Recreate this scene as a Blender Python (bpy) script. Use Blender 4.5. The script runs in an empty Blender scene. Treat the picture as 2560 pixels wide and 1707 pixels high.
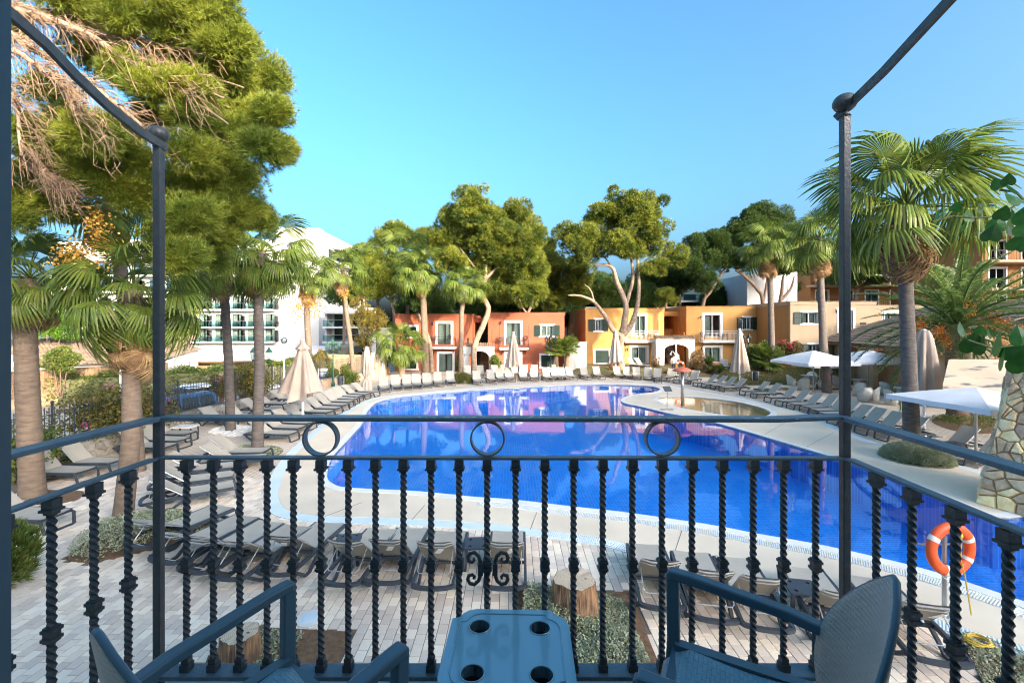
import bpy, math, random
import numpy as np
from mathutils import Vector, Matrix
from mathutils.geometry import tessellate_polygon
R = math.radians
random.seed(7); rng = np.random.default_rng(7)
sc = bpy.context.scene; COL = sc.collection

# ---------------------------------------------------------------- camera, sky, sun, exposure
F, CX, HY, H = 1137.8, 1280.0, 816.0, 4.5          # focal length, centre and horizon in photo pixels; eye height
cam = bpy.data.cameras.new('camera'); cam.lens = 16; cam.sensor_width = 36
cam.shift_y = -37.5/2560; cam.clip_start = 0.05; cam.clip_end = 3000
camo = bpy.data.objects.new('camera', cam); COL.objects.link(camo)
camo.location = (0, 0, H); camo.rotation_euler = (R(90), 0, 0); sc.camera = camo

SUN_EL, SUN_AZ = 13.5, 141.0                        # degrees; azimuth clockwise from +Y
W = bpy.data.worlds.new('World'); sc.world = W; W.use_nodes = True
nt = W.node_tree; nt.nodes.clear()
o_ = nt.nodes.new('ShaderNodeOutputWorld'); bg = nt.nodes.new('ShaderNodeBackground')
sky = nt.nodes.new('ShaderNodeTexSky'); sky.sky_type = 'NISHITA'; sky.sun_disc = False
sky.sun_elevation = R(SUN_EL); sky.sun_rotation = R(SUN_AZ); sky.air_density = 0.7; sky.dust_density = 9.0; sky.ozone_density = 3.0
hs = nt.nodes.new('ShaderNodeHueSaturation'); hs.inputs['Saturation'].default_value = 1.10; hs.inputs['Hue'].default_value = 0.480
gm = nt.nodes.new('ShaderNodeGamma'); gm.inputs[1].default_value = 1.15
nt.links.new(sky.outputs[0], gm.inputs[0]); nt.links.new(gm.outputs[0], hs.inputs['Color']); nt.links.new(hs.outputs[0], bg.inputs[0])
bg.inputs[1].default_value = 0.14; nt.links.new(bg.outputs[0], o_.inputs[0])
sl = bpy.data.lights.new('sun', 'SUN'); sl.energy = 2.0; sl.angle = R(0.5); sl.color = (1.0, 0.83, 0.62)
so = bpy.data.objects.new('sun', sl); COL.objects.link(so); so.location = (20, -20, 40)
sdir = Vector((math.sin(R(SUN_AZ))*math.cos(R(SUN_EL)), math.cos(R(SUN_AZ))*math.cos(R(SUN_EL)), math.sin(R(SUN_EL))))
so.rotation_euler = (-sdir).to_track_quat('-Z', 'Y').to_euler()
sc.view_settings.view_transform = 'Standard'; sc.view_settings.look = 'None'
sc.view_settings.gamma = 1; sc.view_settings.use_curve_mapping = False
sc.view_settings.exposure = 2.4
sc.render.engine = 'CYCLES'
sc.cycles.use_denoising = True; sc.cycles.pixel_filter_type = 'BLACKMAN_HARRIS'; sc.cycles.filter_width = 1.1
sc.cycles.max_bounces = 7; sc.cycles.transparent_max_bounces = 8; sc.cycles.glossy_bounces = 3
sc.cycles.diffuse_bounces = 4; sc.cycles.transmission_bounces = 4
sc.cycles.sample_clamp_indirect = 6

# ---------------------------------------------------------------- helpers
def Gp(px, py, z=0.0):
    Y = F*(H-z)/(py-HY); return ((px-CX)/F*Y, Y, z)
def Wp(px, py, Y):
    return ((px-CX)/F*Y, Y, H-(py-HY)/F*Y)

class MB:
    def __init__(s): s.v = []; s.f = []
    def add(s, vs, fs):
        o = len(s.v); s.v += [tuple(p) for p in vs]; s.f += [tuple(i+o for i in q) for q in fs]; return s
    def box(s, x0, x1, y0, y1, z0, z1):
        return s.add([(x0,y0,z0),(x1,y0,z0),(x1,y1,z0),(x0,y1,z0),(x0,y0,z1),(x1,y0,z1),(x1,y1,z1),(x0,y1,z1)],
              [(3,2,1,0),(4,5,6,7),(0,1,5,4),(1,2,6,5),(2,3,7,6),(3,0,4,7)])
    def bar(s, a, b, w, h, up=(0,0,1)):
        a, b = Vector(a), Vector(b); d = (b-a).normalized(); u = Vector(up)
        if abs(d.dot(u)) > .98: u = Vector((0,1,0))
        r = d.cross(u).normalized()*(w/2); u = r.cross(d).normalized()*(h/2)
        return s.add([a-r-u,a+r-u,a+r+u,a-r+u,b-r-u,b+r-u,b+r+u,b-r+u],
              [(0,1,2,3),(7,6,5,4),(4,5,1,0),(5,6,2,1),(6,7,3,2),(7,4,0,3)])
    def path(s, pts, w, h, up=(0,0,1)):
        """swept rectangle along a polyline"""
        pts = [Vector(p) for p in pts]; n = len(pts); vs = []; fs = []
        for i, p in enumerate(pts):
            d = (pts[min(i+1,n-1)]-pts[max(i-1,0)]).normalized(); u = Vector(up)
            if abs(d.dot(u)) > .985: u = Vector((0,1,0))
            r = d.cross(u).normalized(); u = r.cross(d).normalized()
            vs += [p-r*w/2-u*h/2, p+r*w/2-u*h/2, p+r*w/2+u*h/2, p-r*w/2+u*h/2]
        for i in range(n-1):
            o = 4*i
            for k in range(4): fs.append((o+k, o+(k+1)%4, o+4+(k+1)%4, o+4+k))
        fs += [(3,2,1,0), tuple(4*(n-1)+k for k in range(4))]
        return s.add(vs, fs)
    def tube(s, pts, r, n=8, cap=True):
        pts = [Vector(p) for p in pts]; m = len(pts); rs = r if isinstance(r, (list, tuple)) else [r]*m
        vs = []; fs = []; prev = None
        for i, p in enumerate(pts):
            d = (pts[min(i+1,m-1)]-pts[max(i-1,0)])
            d = d.normalized() if d.length > 1e-9 else Vector((0,0,1))
            if prev is None:
                a = Vector((1,0,0)) if abs(d.x) < .8 else Vector((0,1,0)); a = (a-d*a.dot(d)).normalized()
            else: a = (prev-d*prev.dot(d)).normalized()
            prev = a; b = d.cross(a)
            for k in range(n):
                t = 2*math.pi*k/n; vs.append(p+(a*math.cos(t)+b*math.sin(t))*rs[i])
        for i in range(m-1):
            for k in range(n): fs.append((i*n+k, i*n+(k+1)%n, (i+1)*n+(k+1)%n, (i+1)*n+k))
        if cap: fs += [tuple(range(n-1,-1,-1)), tuple((m-1)*n+k for k in range(n))]
        return s.add(vs, fs)
    def lathe(s, prof, n=16, c=(0,0,0)):
        vs = []; fs = []; m = len(prof)
        for r, z in prof:
            for k in range(n):
                t = 2*math.pi*k/n; vs.append((c[0]+r*math.cos(t), c[1]+r*math.sin(t), c[2]+z))
        for i in range(m-1):
            for k in range(n): fs.append((i*n+k, i*n+(k+1)%n, (i+1)*n+(k+1)%n, (i+1)*n+k))
        fs += [tuple(range(n-1,-1,-1)), tuple((m-1)*n+k for k in range(n))]
        return s.add(vs, fs)
    def prism(s, poly, z0, z1, bottom=True):
        n = len(poly); vs = [(p[0],p[1],z0) for p in poly]+[(p[0],p[1],z1) for p in poly]
        fs = [tuple(range(n,2*n))]+[(i,(i+1)%n,n+(i+1)%n,n+i) for i in range(n)]
        if bottom: fs.append(tuple(range(n-1,-1,-1)))
        return s.add(vs, fs)
    def ell(s, c, rx, ry, rz, n=10, m=7):
        prof = [(math.sin(math.pi*i/m), -math.cos(math.pi*i/m)) for i in range(m+1)]
        prof[0] = (.02,-1); prof[-1] = (.02,1); o = len(s.v); s.lathe(prof, n)
        for i in range(o, len(s.v)):
            x, y, z = s.v[i]; s.v[i] = (c[0]+x*rx, c[1]+y*ry, c[2]+z*rz)
        return s
    def build(s, name, m, parent=None, smooth=False, bevel=0, loc=None):
        me = bpy.data.meshes.new(name); me.from_pydata(s.v, [], s.f); me.update()
        return link(name, me, m, parent, smooth, bevel, loc)

def link(name, me, m, parent=None, smooth=False, bevel=0, loc=None):
    if m is not None: me.materials.append(m)
    if smooth: me.polygons.foreach_set('use_smooth', [True]*len(me.polygons))
    o = bpy.data.objects.new(name, me); COL.objects.link(o)
    if parent: o.parent = parent
    if loc: o.location = loc
    if bevel:
        b = o.modifiers.new('bevel', 'BEVEL'); b.width = bevel; b.segments = 2; b.limit_method = 'ANGLE'; b.angle_limit = R(40)
    return o
def npmesh(name, verts, faces, m, parent=None, smooth=False):
    verts = np.asarray(verts, np.float32); faces = np.asarray(faces, np.int32); k = faces.shape[1]
    me = bpy.data.meshes.new(name); me.vertices.add(len(verts)); me.vertices.foreach_set('co', verts.ravel())
    me.loops.add(faces.size); me.loops.foreach_set('vertex_index', faces.ravel())
    me.polygons.add(len(faces)); me.polygons.foreach_set('loop_start', np.arange(0, faces.size, k, dtype=np.int32))
    me.update(calc_edges=True)
    return link(name, me, m, parent, smooth)
def tag(o, label=None, cat=None, group=None, kind=None):
    if label: o['label'] = label
    if cat: o['category'] = cat
    if group: o['group'] = group
    if kind: o['kind'] = kind
    return o
def thing(name, label, cat, loc=(0,0,0), rz=0, group=None):
    o = bpy.data.objects.new(name, None); COL.objects.link(o); o.empty_display_size = .1
    o.location = loc; o.rotation_euler = (0,0,rz); return tag(o, label, cat, group)
def inst(name, me, parent, loc=(0,0,0), rot=(0,0,0), scale=None):
    o = bpy.data.objects.new(name, me); COL.objects.link(o); o.parent = parent; o.location = loc; o.rotation_euler = rot
    if scale: o.scale = scale if isinstance(scale, tuple) else (scale,)*3
    return o
def dup(o, parent=None):
    c = o.copy(); COL.objects.link(c)
    if parent: c.parent = parent
    for ch in [k for k in o.children]: dup(ch, c)
    return c
def struct(o): return tag(o, kind='structure')
ORD = ['first','second','third','fourth','fifth','sixth','seventh','eighth','ninth','tenth','eleventh','twelfth','thirteenth','fourteenth','fifteenth']

# ---------------------------------------------------------------- materials
def M(name, col, rough=.6, var=None, scale=8, bump=0, bscale=40, metal=0, island=0, spec=.5, coord='Object', stretch=None, trans=0, detail=4):
    """principled material; var = second colour mixed in by noise; island = random brightness per piece"""
    m = bpy.data.materials.new(name); m.use_nodes = True; t = m.node_tree; n = t.nodes; L = t.links.new
    b = n['Principled BSDF']; b.inputs['Roughness'].default_value = rough; b.inputs['Metallic'].default_value = metal
    b.inputs['Specular IOR Level'].default_value = spec
    tc = n.new('ShaderNodeTexCoord'); src = tc.outputs[coord]
    if coord == 'World': pass
    if stretch:
        mp = n.new('ShaderNodeMapping'); mp.inputs['Scale'].default_value = stretch; L(src, mp.inputs[0]); src = mp.outputs[0]
    cur = None
    c4 = (*col, 1)
    if var:
        ns = n.new('ShaderNodeTexNoise'); ns.inputs['Scale'].default_value = scale; ns.inputs['Detail'].default_value = detail; L(src, ns.inputs['Vector'])
        rp = n.new('ShaderNodeValToRGB'); rp.color_ramp.elements[0].position = .35; rp.color_ramp.elements[1].position = .65
        rp.color_ramp.elements[0].color = c4; rp.color_ramp.elements[1].color = (*var, 1)
        L(ns.outputs['Fac'], rp.inputs[0]); cur = rp.outputs[0]
    if island:
        ge = n.new('ShaderNodeNewGeometry'); oi = n.new('ShaderNodeObjectInfo'); ad = n.new('ShaderNodeMath'); ad.operation = 'ADD'
        L(ge.outputs['Random Per Island'], ad.inputs[0]); L(oi.outputs['Random'], ad.inputs[1])
        fr = n.new('ShaderNodeMath'); fr.operation = 'FRACT'; L(ad.outputs[0], fr.inputs[0])
        mr = n.new('ShaderNodeMapRange'); mr.inputs[3].default_value = 1-island; mr.inputs[4].default_value = 1+island; L(fr.outputs[0], mr.inputs[0])
        hv = n.new('ShaderNodeHueSaturation'); L(mr.outputs[0], hv.inputs['Value'])
        mh = n.new('ShaderNodeMapRange'); mh.inputs[3].default_value = .5-island*.05; mh.inputs[4].default_value = .5+island*.05; L(fr.outputs[0], mh.inputs[0]); L(mh.outputs[0], hv.inputs['Hue'])
        if cur is None: hv.inputs['Color'].default_value = c4
        else: L(cur, hv.inputs['Color'])
        cur = hv.outputs[0]
    if cur is None: b.inputs['Base Color'].default_value = c4
    else: L(cur, b.inputs['Base Color'])
    if bump:
        nb = n.new('ShaderNodeTexNoise'); nb.inputs['Scale'].default_value = bscale; nb.inputs['Detail'].default_value = 4; L(src, nb.inputs['Vector'])
        bp = n.new('ShaderNodeBump'); bp.inputs['Strength'].default_value = bump; bp.inputs['Distance'].default_value = .02
        L(nb.outputs['Fac'], bp.inputs['Height']); L(bp.outputs[0], b.inputs['Normal'])
    if trans:
        tr = n.new('ShaderNodeBsdfTranslucent'); mx = n.new('ShaderNodeMixShader'); mx.inputs[0].default_value = trans
        if cur is None: tr.inputs[0].default_value = c4
        else: L(cur, tr.inputs[0])
        L(b.outputs[0], mx.inputs[1]); L(tr.outputs[0], mx.inputs[2]); L(mx.outputs[0], n['Material Output'].inputs[0])
    return m
def leafmat(name, col, var, scale=1.2, trans=.35, island=.3, rough=.5):
    return M(name, col, rough, var, scale, island=island, spec=.3, trans=trans, detail=2)
mt = {}
mt['iron'] = M('painted_iron', (.042,.047,.046), .42, (.06,.066,.064), 30, bump=.15, bscale=90)
mt['rail'] = M('worn_painted_rail', (.075,.125,.155), .4, (.11,.165,.19), 14, bump=.2, bscale=120)
mt['black'] = M('black_metal', (.02,.022,.024), .45)
mt['char'] = M('charcoal_resin', (.035,.045,.056), .5, bump=.05, bscale=200)
mt['chair'] = M('anthracite_resin', (.075,.14,.17), .42)
mt['alu'] = M('grey_aluminium', (.5,.5,.48), .35, metal=.6)
mt['sling'] = M('beige_sling', (.40,.365,.295), .8, (.44,.405,.335), 3, bump=.15, bscale=400, island=.06, trans=.12)
mt['paper'] = M('white_card', (.8,.8,.78), .7)
mt['conc'] = M('pale_concrete', (.74,.63,.47), .7, (.63,.53,.395), .55, bump=.1, bscale=60, detail=8)
mt['rim'] = M('white_rim', (.72,.72,.68), .5, (.64,.64,.60), 1.5)
mt['drain'] = M('pale_blue_tile', (.55,.66,.68), .45, (.62,.70,.70), 2)
mt['grate'] = M('white_grating', (.74,.78,.78), .45)
mt['paver'] = M('pale_paver', (.74,.60,.455), .8, (.66,.575,.47), 1.3, bump=.25, bscale=70, island=.2)
mt['joint'] = M('paver_joint', (.12,.10,.08), .95, (.17,.14,.11), 6)
mt['soil'] = M('mulch', (.13,.07,.035), .95, (.20,.12,.06), 14, bump=.8, bscale=70, detail=8)
mt['stone'] = M('honey_stone', (.74,.47,.21), .85, (.84,.63,.37), 7, bump=1.0, bscale=26, island=.34, detail=8)
mt['gstone'] = M('grey_stone', (.36,.33,.28), .88, (.27,.25,.21), 5, bump=.7, bscale=22, island=.25, detail=8)
mt['mortar'] = M('mortar', (.40,.275,.16), .95, (.50,.36,.22), 12, bump=.5, bscale=50)
mt['street'] = M('street', (.40,.36,.30), .9, (.34,.31,.26), 2)
mt['ground'] = M('dry_ground', (.20,.18,.12), .95, (.12,.13,.06), .2)
mt['lawn'] = M('lawn_soil', (.10,.11,.035), .95, (.19,.13,.055), .7, bump=.6, bscale=40)
mt['white'] = M('white_paint', (.70,.68,.63), .6, (.64,.62,.57), 1.2)
mt['hotel'] = M('white_render', (.54,.53,.51), .7, (.50,.49,.475), .6)
mt['red'] = M('terracotta_render', (.36,.105,.05), .85, (.30,.085,.04), .7, bump=.1, bscale=60, detail=8)
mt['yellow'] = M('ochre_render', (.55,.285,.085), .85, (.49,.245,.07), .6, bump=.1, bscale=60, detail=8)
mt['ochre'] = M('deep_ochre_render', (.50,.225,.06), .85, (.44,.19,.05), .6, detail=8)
mt['shadeorange'] = M('shaded_orange_render', (.36,.165,.055), .85, (.31,.14,.045), .6)  # ochre darkened so the far hotel looks shaded
mt['cream'] = M('cream_render', (.47,.345,.215), .85, (.42,.305,.185), .6, bump=.1, bscale=60, detail=8)
mt['green'] = M('green_shutter', (.006,.026,.015), .45)
mt['frame'] = M('white_frame', (.75,.75,.72), .45)
mt['dframe'] = M('dark_frame', (.05,.042,.035), .5)
mt['curtain'] = M('pale_curtain', (.66,.66,.58), .9, (.5,.51,.46), 9, stretch=(1,1,.02))
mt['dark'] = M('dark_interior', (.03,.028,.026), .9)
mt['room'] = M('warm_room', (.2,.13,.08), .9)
mt['tile'] = M('roof_tile', (.28,.19,.12), .85, (.17,.13,.095), 5, bump=.3, bscale=30, island=.2)
mt['wood'] = M('brown_wood', (.16,.08,.035), .7, (.11,.055,.025), 8)
mt['plank'] = M('tan_plank', (.26,.165,.09), .8, (.21,.13,.07), 5, island=.12)
mt['brick'] = M('tan_block', (.28,.185,.10), .85, (.22,.145,.08), 4, island=.12, bump=.3)
mt['canvas'] = M('beige_canvas', (.50,.41,.335), .9, (.44,.355,.285), 2, bump=.2, bscale=30, trans=.15)
mt['wcanvas'] = M('white_canvas', (.80,.80,.80), .9, (.74,.74,.74), 2, trans=.15)
mt['wmetal'] = M('white_metal', (.75,.76,.76), .4)
mt['steel'] = M('brushed_steel', (.45,.46,.46), .3, metal=.9)
mt['gpost'] = M('green_post', (.03,.10,.06), .5)
mt['wicker'] = M('pale_wicker', (.55,.56,.52), .8, (.42,.43,.41), 12, bump=.6, bscale=60, stretch=(1,1,8))
mt['tabletop'] = M('glossy_resin', (.22,.43,.50), .11, spec=.6)  # base lightened and blued to hold reflected sky
mt['orange'] = M('orange_buoy', (.80,.10,.018), .5, (.74,.085,.015), 5)
mt['redcap'] = M('salmon_fibreglass', (.62,.17,.09), .5, (.55,.14,.075), 3)
mt['rope'] = M('yellow_rope', (.62,.42,.06), .8)
mt['pink'] = M('pink_fabric', (.75,.02,.15), .6)
mt['skin'] = M('skin', (.55,.34,.24), .6)
mt['hair'] = M('brown_hair', (.06,.035,.02), .7)
mt['shirt'] = M('pale_shirt', (.62,.63,.66), .8, (.30,.28,.3), 14)
mt['shirt2'] = M('blue_shirt', (.45,.52,.70), .8)
mt['trou'] = M('dark_trousers', (.02,.022,.03), .8)
mt['bark'] = M('pine_bark', (.24,.16,.105), .9, (.14,.095,.065), 5, bump=.9, bscale=12, detail=8)
mt['palebark'] = M('pale_pine_bark', (.34,.25,.17), .9, (.20,.14,.10), 4, bump=.9, bscale=12, detail=8)
mt['palmbark'] = M('palm_bark', (.21,.155,.105), .9, (.14,.10,.07), 2.6, bump=.9, bscale=9, stretch=(1.6,1.6,6), detail=8)
mt['shadepalmbark'] = M('shaded_palm_bark', (.15,.125,.105), .9, (.085,.072,.063), 2.6, bump=.9, bscale=9, stretch=(1.6,1.6,6), detail=8)  # palm bark greyed and darkened for trunks standing in shade
mt['twig'] = M('bare_twig', (.30,.20,.12), .9, (.20,.13,.08), 2)
mt['cut'] = M('cut_wood', (.50,.40,.28), .85, (.40,.30,.19), 5)
mt['needle'] = leafmat('pine_needles', (.235,.26,.030), (.062,.10,.016), .9)  # dark second colour paints shaded clumps into the sunlit green
mt['needle_near'] = leafmat('near_pine_needles', (.27,.30,.035), (.13,.18,.024), 1.1)
mt['needle_brown'] = leafmat('brown_pine_needles', (.24,.21,.04), (.15,.11,.03), .9)
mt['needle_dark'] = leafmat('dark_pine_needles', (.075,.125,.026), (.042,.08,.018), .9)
mt['palm'] = leafmat('palm_leaf', (.165,.21,.034), (.085,.14,.024), 2, trans=.4, island=.25, rough=.4)
mt['dead'] = leafmat('dead_palm_leaf', (.36,.22,.10), (.22,.13,.06), 2, trans=.25, island=.3)
mt['gold'] = leafmat('golden_fruit', (.55,.33,.06), (.42,.22,.035), 3, trans=.2)
mt['orangefruit'] = leafmat('orange_fruit', (.55,.19,.02), (.40,.13,.015), 3, trans=.2)
mt['phoenix'] = leafmat('date_palm_leaf', (.075,.14,.035), (.13,.19,.045), 1.5, trans=.3, island=.2, rough=.35)
mt['bush'] = leafmat('shrub_leaf', (.085,.14,.026), (.18,.20,.04), 2.5, trans=.3)
mt['bbush'] = leafmat('bronze_shrub_leaf', (.12,.135,.03), (.24,.18,.05), 2.5, trans=.3)
mt['bright'] = leafmat('bright_leaf', (.11,.25,.025), (.17,.31,.035), 1.5, trans=.4)
mt['dry'] = leafmat('dry_leaf', (.30,.18,.075), (.22,.13,.05), 3, trans=.2)
mt['cover'] = leafmat('ground_cover', (.30,.33,.19), (.42,.44,.29), 5, trans=.25)
mt['cushion'] = leafmat('cushion_leaf', (.15,.155,.045), (.20,.19,.06), 4, trans=.25)
mt['bigleaf'] = leafmat('climber_leaf', (.030,.115,.018), (.05,.15,.025), 3, trans=.3, island=.3, rough=.35)
mt['flower'] = leafmat('magenta_flower', (.55,.03,.22), (.6,.05,.3), 3, trans=.3)
mt['redflower'] = leafmat('crimson_flower', (.65,.015,.07), (.6,.03,.12), 3, trans=.3)
mt['pebble'] = M('white_pebble', (.66,.63,.57), .7, island=.2)
mt['bluecar'] = M('blue_car_paint', (.035,.13,.30), .25, spec=.6)
mt['whitecar'] = M('white_car_paint', (.72,.73,.74), .25, spec=.6)
mt['rubber'] = M('tyre', (.02,.02,.02), .8)
mt['cglass'] = M('car_glass', (.02,.03,.035), .05, spec=.8)
mt['bluesign'] = M('blue_sign', (.03,.09,.35), .5)

def glassmat(name, col, rough=.02, mix=.75):
    m = bpy.data.materials.new(name); m.use_nodes = True; n = m.node_tree.nodes; L = m.node_tree.links.new
    n.remove(n['Principled BSDF']); g = n.new('ShaderNodeBsdfGlossy'); g.inputs['Roughness'].default_value = rough
    t = n.new('ShaderNodeBsdfTransparent'); t.inputs[0].default_value = (*col,1)
    fr = n.new('ShaderNodeFresnel'); fr.inputs[0].default_value = 1.5; mx = n.new('ShaderNodeMixShader')
    L(fr.outputs[0], mx.inputs[0]); L(t.outputs[0], mx.inputs[1]); L(g.outputs[0], mx.inputs[2]); L(mx.outputs[0], n['Material Output'].inputs[0])
    return m
mt['glass'] = glassmat('window_glass', (.75,.82,.82))
mt['bglass'] = glassmat('balcony_glass', (.62,.80,.82))
def watermat(name, tint, bump, scale):
    m = bpy.data.materials.new(name); m.use_nodes = True; n = m.node_tree.nodes; L = m.node_tree.links.new
    n.remove(n['Principled BSDF']); g = n.new('ShaderNodeBsdfGlossy'); g.inputs['Roughness'].default_value = .015
    t = n.new('ShaderNodeBsdfTransparent'); t.inputs[0].default_value = (*tint,1)
    fr = n.new('ShaderNodeLayerWeight'); fr.inputs[0].default_value = .5; mx = n.new('ShaderNodeMixShader')
    tc = n.new('ShaderNodeTexCoord'); ns = n.new('ShaderNodeTexNoise'); ns.inputs['Scale'].default_value = scale; ns.inputs['Detail'].default_value = 2
    mp = n.new('ShaderNodeMapping'); mp.inputs['Scale'].default_value = (1,1.6,1); L(tc.outputs['Object'], mp.inputs[0]); L(mp.outputs[0], ns.inputs['Vector'])
    bp = n.new('ShaderNodeBump'); bp.inputs['Strength'].default_value = bump; bp.inputs['Distance'].default_value = .02
    L(ns.outputs['Fac'], bp.inputs['Height'])
    for q in (g, fr): L(bp.outputs[0], q.inputs['Normal'])
    pw5 = n.new('ShaderNodeMath'); pw5.operation = 'POWER'; pw5.inputs[1].default_value = 5.0; L(fr.outputs['Facing'], pw5.inputs[0])
    ma = n.new('ShaderNodeMath'); ma.operation = 'MULTIPLY_ADD'; ma.inputs[1].default_value = .97; ma.inputs[2].default_value = .022; L(pw5.outputs[0], ma.inputs[0]); L(ma.outputs[0], mx.inputs[0]); L(t.outputs[0], mx.inputs[1]); L(g.outputs[0], mx.inputs[2]); L(mx.outputs[0], n['Material Output'].inputs[0])
    return m
mt['water'] = watermat('pool_water', (.66,.96,1.0), .06, 2.2)
mt['kwater'] = watermat('shallow_water', (.92,.96,.95), .10, 3.5)
def mosaic(name, c1, c2, grout, s):
    m = bpy.data.materials.new(name); m.use_nodes = True; n = m.node_tree.nodes; L = m.node_tree.links.new; b = n['Principled BSDF']
    tc = n.new('ShaderNodeTexCoord'); br = n.new('ShaderNodeTexBrick'); br.offset = 0; br.inputs['Scale'].default_value = 1
    br.inputs['Brick Width'].default_value = s; br.inputs['Row Height'].default_value = s; br.inputs['Mortar Size'].default_value = s*.10
    br.inputs['Color1'].default_value = (*c1,1); br.inputs['Color2'].default_value = (*c2,1); br.inputs['Mortar'].default_value = (*grout,1)
    L(tc.outputs['Object'], br.inputs['Vector']); L(br.outputs[0], b.inputs['Base Color']); b.inputs['Roughness'].default_value = .4
    return m
mt['mosaic'] = mosaic('blue_mosaic', (.001,.10,.50), (.003,.165,.66), (.03,.27,.72), .11)
mt['mosaicwall'] = mosaic('blue_mosaic_wall', (.003,.095,.45), (.006,.15,.58), (.05,.24,.66), .11)
mt['sand'] = M('sand_mosaic', (.55,.38,.19), .6, (.46,.30,.14), 6)
# weave for the balcony chairs
def weave(name, col):
    m = M(name, col, .42); n = m.node_tree.nodes; L = m.node_tree.links.new
    tc = n.new('ShaderNodeTexCoord'); br = n.new('ShaderNodeTexBrick'); br.offset = .5
    br.inputs['Brick Width'].default_value = .035; br.inputs['Row Height'].default_value = .014; br.inputs['Mortar Size'].default_value = .003
    br.inputs['Mortar Smooth'].default_value = 1.0; br.inputs['Scale'].default_value = 1
    br.inputs['Color1'].default_value = (1,1,1,1); br.inputs['Color2'].default_value = (1,1,1,1); br.inputs['Mortar'].default_value = (0,0,0,1)
    L(tc.outputs['UV'], br.inputs['Vector']); bp = n.new('ShaderNodeBump'); bp.inputs['Strength'].default_value = .8; bp.inputs['Distance'].default_value = .003
    L(br.outputs[0], bp.inputs['Height']); L(bp.outputs[0], n['Principled BSDF'].inputs['Normal'])
    return m
mt['weave'] = weave('woven_resin', (.16,.32,.38))
mt['weaveback'] = weave('woven_resin_back_lit', (.46,.41,.34))  # pale warm colour stands in for light bounced from the room

# curves
def spline(pts, n=6, closed=True):
    P = [np.array(p[:2], float) for p in pts]; m = len(P); out = []
    for i in range(m if closed else m-1):
        g = (lambda k: P[k % m]) if closed else (lambda k: P[min(max(k,0),m-1)])
        p0, p1, p2, p3 = g(i-1), g(i), g(i+1), g(i+2)
        for k in range(n):
            t = k/n; out.append(.5*((2*p1)+(-p0+p2)*t+(2*p0-5*p1+4*p2-p3)*t*t+(-p0+3*p1-3*p2+p3)*t**3))
    if not closed: out.append(P[-1])
    return [tuple(p) for p in out]
def area(poly): return .5*sum(poly[i-1][0]*poly[i][1]-poly[i][0]*poly[i-1][1] for i in range(len(poly)))
def ccw(poly): return poly if area(poly) > 0 else poly[::-1]
def offset(poly, d):
    n = len(poly); out = []
    for i in range(n):
        a, b = np.array(poly[i-1]), np.array(poly[(i+1)%n]); t = b-a; t = t/max(np.linalg.norm(t),1e-9)
        out.append((poly[i][0]+t[1]*d, poly[i][1]-t[0]*d))     # outwards for a ccw loop
    return out
def inside(p, poly):
    x, y = p; c = False; j = len(poly)-1
    for i in range(len(poly)):
        xi, yi = poly[i]; xj, yj = poly[j]
        if (yi > y) != (yj > y) and x < (xj-xi)*(y-yi)/(yj-yi)+xi: c = not c
        j = i
    return c
def sheet(name, loops, z, m, parent=None, thick=0):
    """flat sheet: first loop is the outline, the others holes"""
    pl = [[Vector((p[0],p[1],0)) for p in l] for l in loops]; vs = [(p[0],p[1],z) for l in loops for p in l]
    fs = []
    for t in tessellate_polygon(pl):
        a, b, c = [vs[i] for i in t]
        fs.append(tuple(t) if (b[0]-a[0])*(c[1]-a[1])-(b[1]-a[1])*(c[0]-a[0]) > 0 else tuple(t[::-1]))
    if thick:
        o = len(vs); vs += [(x,y,z-thick) for x, y, _ in vs]; k = 0
        for l in loops:
            n = len(l); up = area(l) > 0
            for i in range(n):
                q = (k+i, k+(i+1)%n, o+k+(i+1)%n, o+k+i); fs.append(q)
            k += n
    b = MB(); b.v = vs; b.f = fs
    return b.build(name, m, parent)
def strip(name, la, lb, z, m, parent=None, closed=True, thick=.03):
    n = len(la); k = n if closed else n-1; b = MB()
    b.v = [(p[0],p[1],z) for p in la]+[(p[0],p[1],z) for p in lb]+[(p[0],p[1],z-thick) for p in la]+[(p[0],p[1],z-thick) for p in lb]
    for i in range(k):
        j = (i+1)%n; b.f += [(i,n+i,n+j,j),(i,j,2*n+j,2*n+i),(n+i,3*n+i,3*n+j,n+j)]
    return b.build(name, m, parent)
# ---------------------------------------------------------------- ground, paving, pool
def px2w(l, z=0): return [Gp(x, y, z)[:2] for x, y in l]
POOL = ccw(spline(px2w([(818,1193),(833,1211),(862,1220),(955,1225.5),(1032,1229),(1108,1236),(1185,1244),(1282,1251),(1427,1268),(1555,1282),(1683,1300),(1797,1318),(1900,1338),(2000,1355),(2100,1375),(2272,1415),(2400,1453),(2560,1507)])
   + [(8.6,7.1),(10.6,7.0),(13.3,8.4),(14.0,9.8),(13.0,10.8)]
   + px2w([(2484,1294),(2363,1248.6),(2257,1206),(2137,1161),(2058,1137),(1940,1101.5),(1829,1069),(1763,1052),(1662,1032),(1625,1023),(1591,1015),(1562,1009),(1552,1001),(1560,994),(1575,989),(1599,985),(1635,981),(1649,975.6),(1645,970.5),(1625,966),(1591,963.7),(1540,962),(1478,962),(1402,964),(1300,970),(1185,976),(1083,984),(1040,988),(990,994),(963,1000),(937,1010),(918,1030),(905,1060),(865,1105),(830,1145)]), 4))
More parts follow.
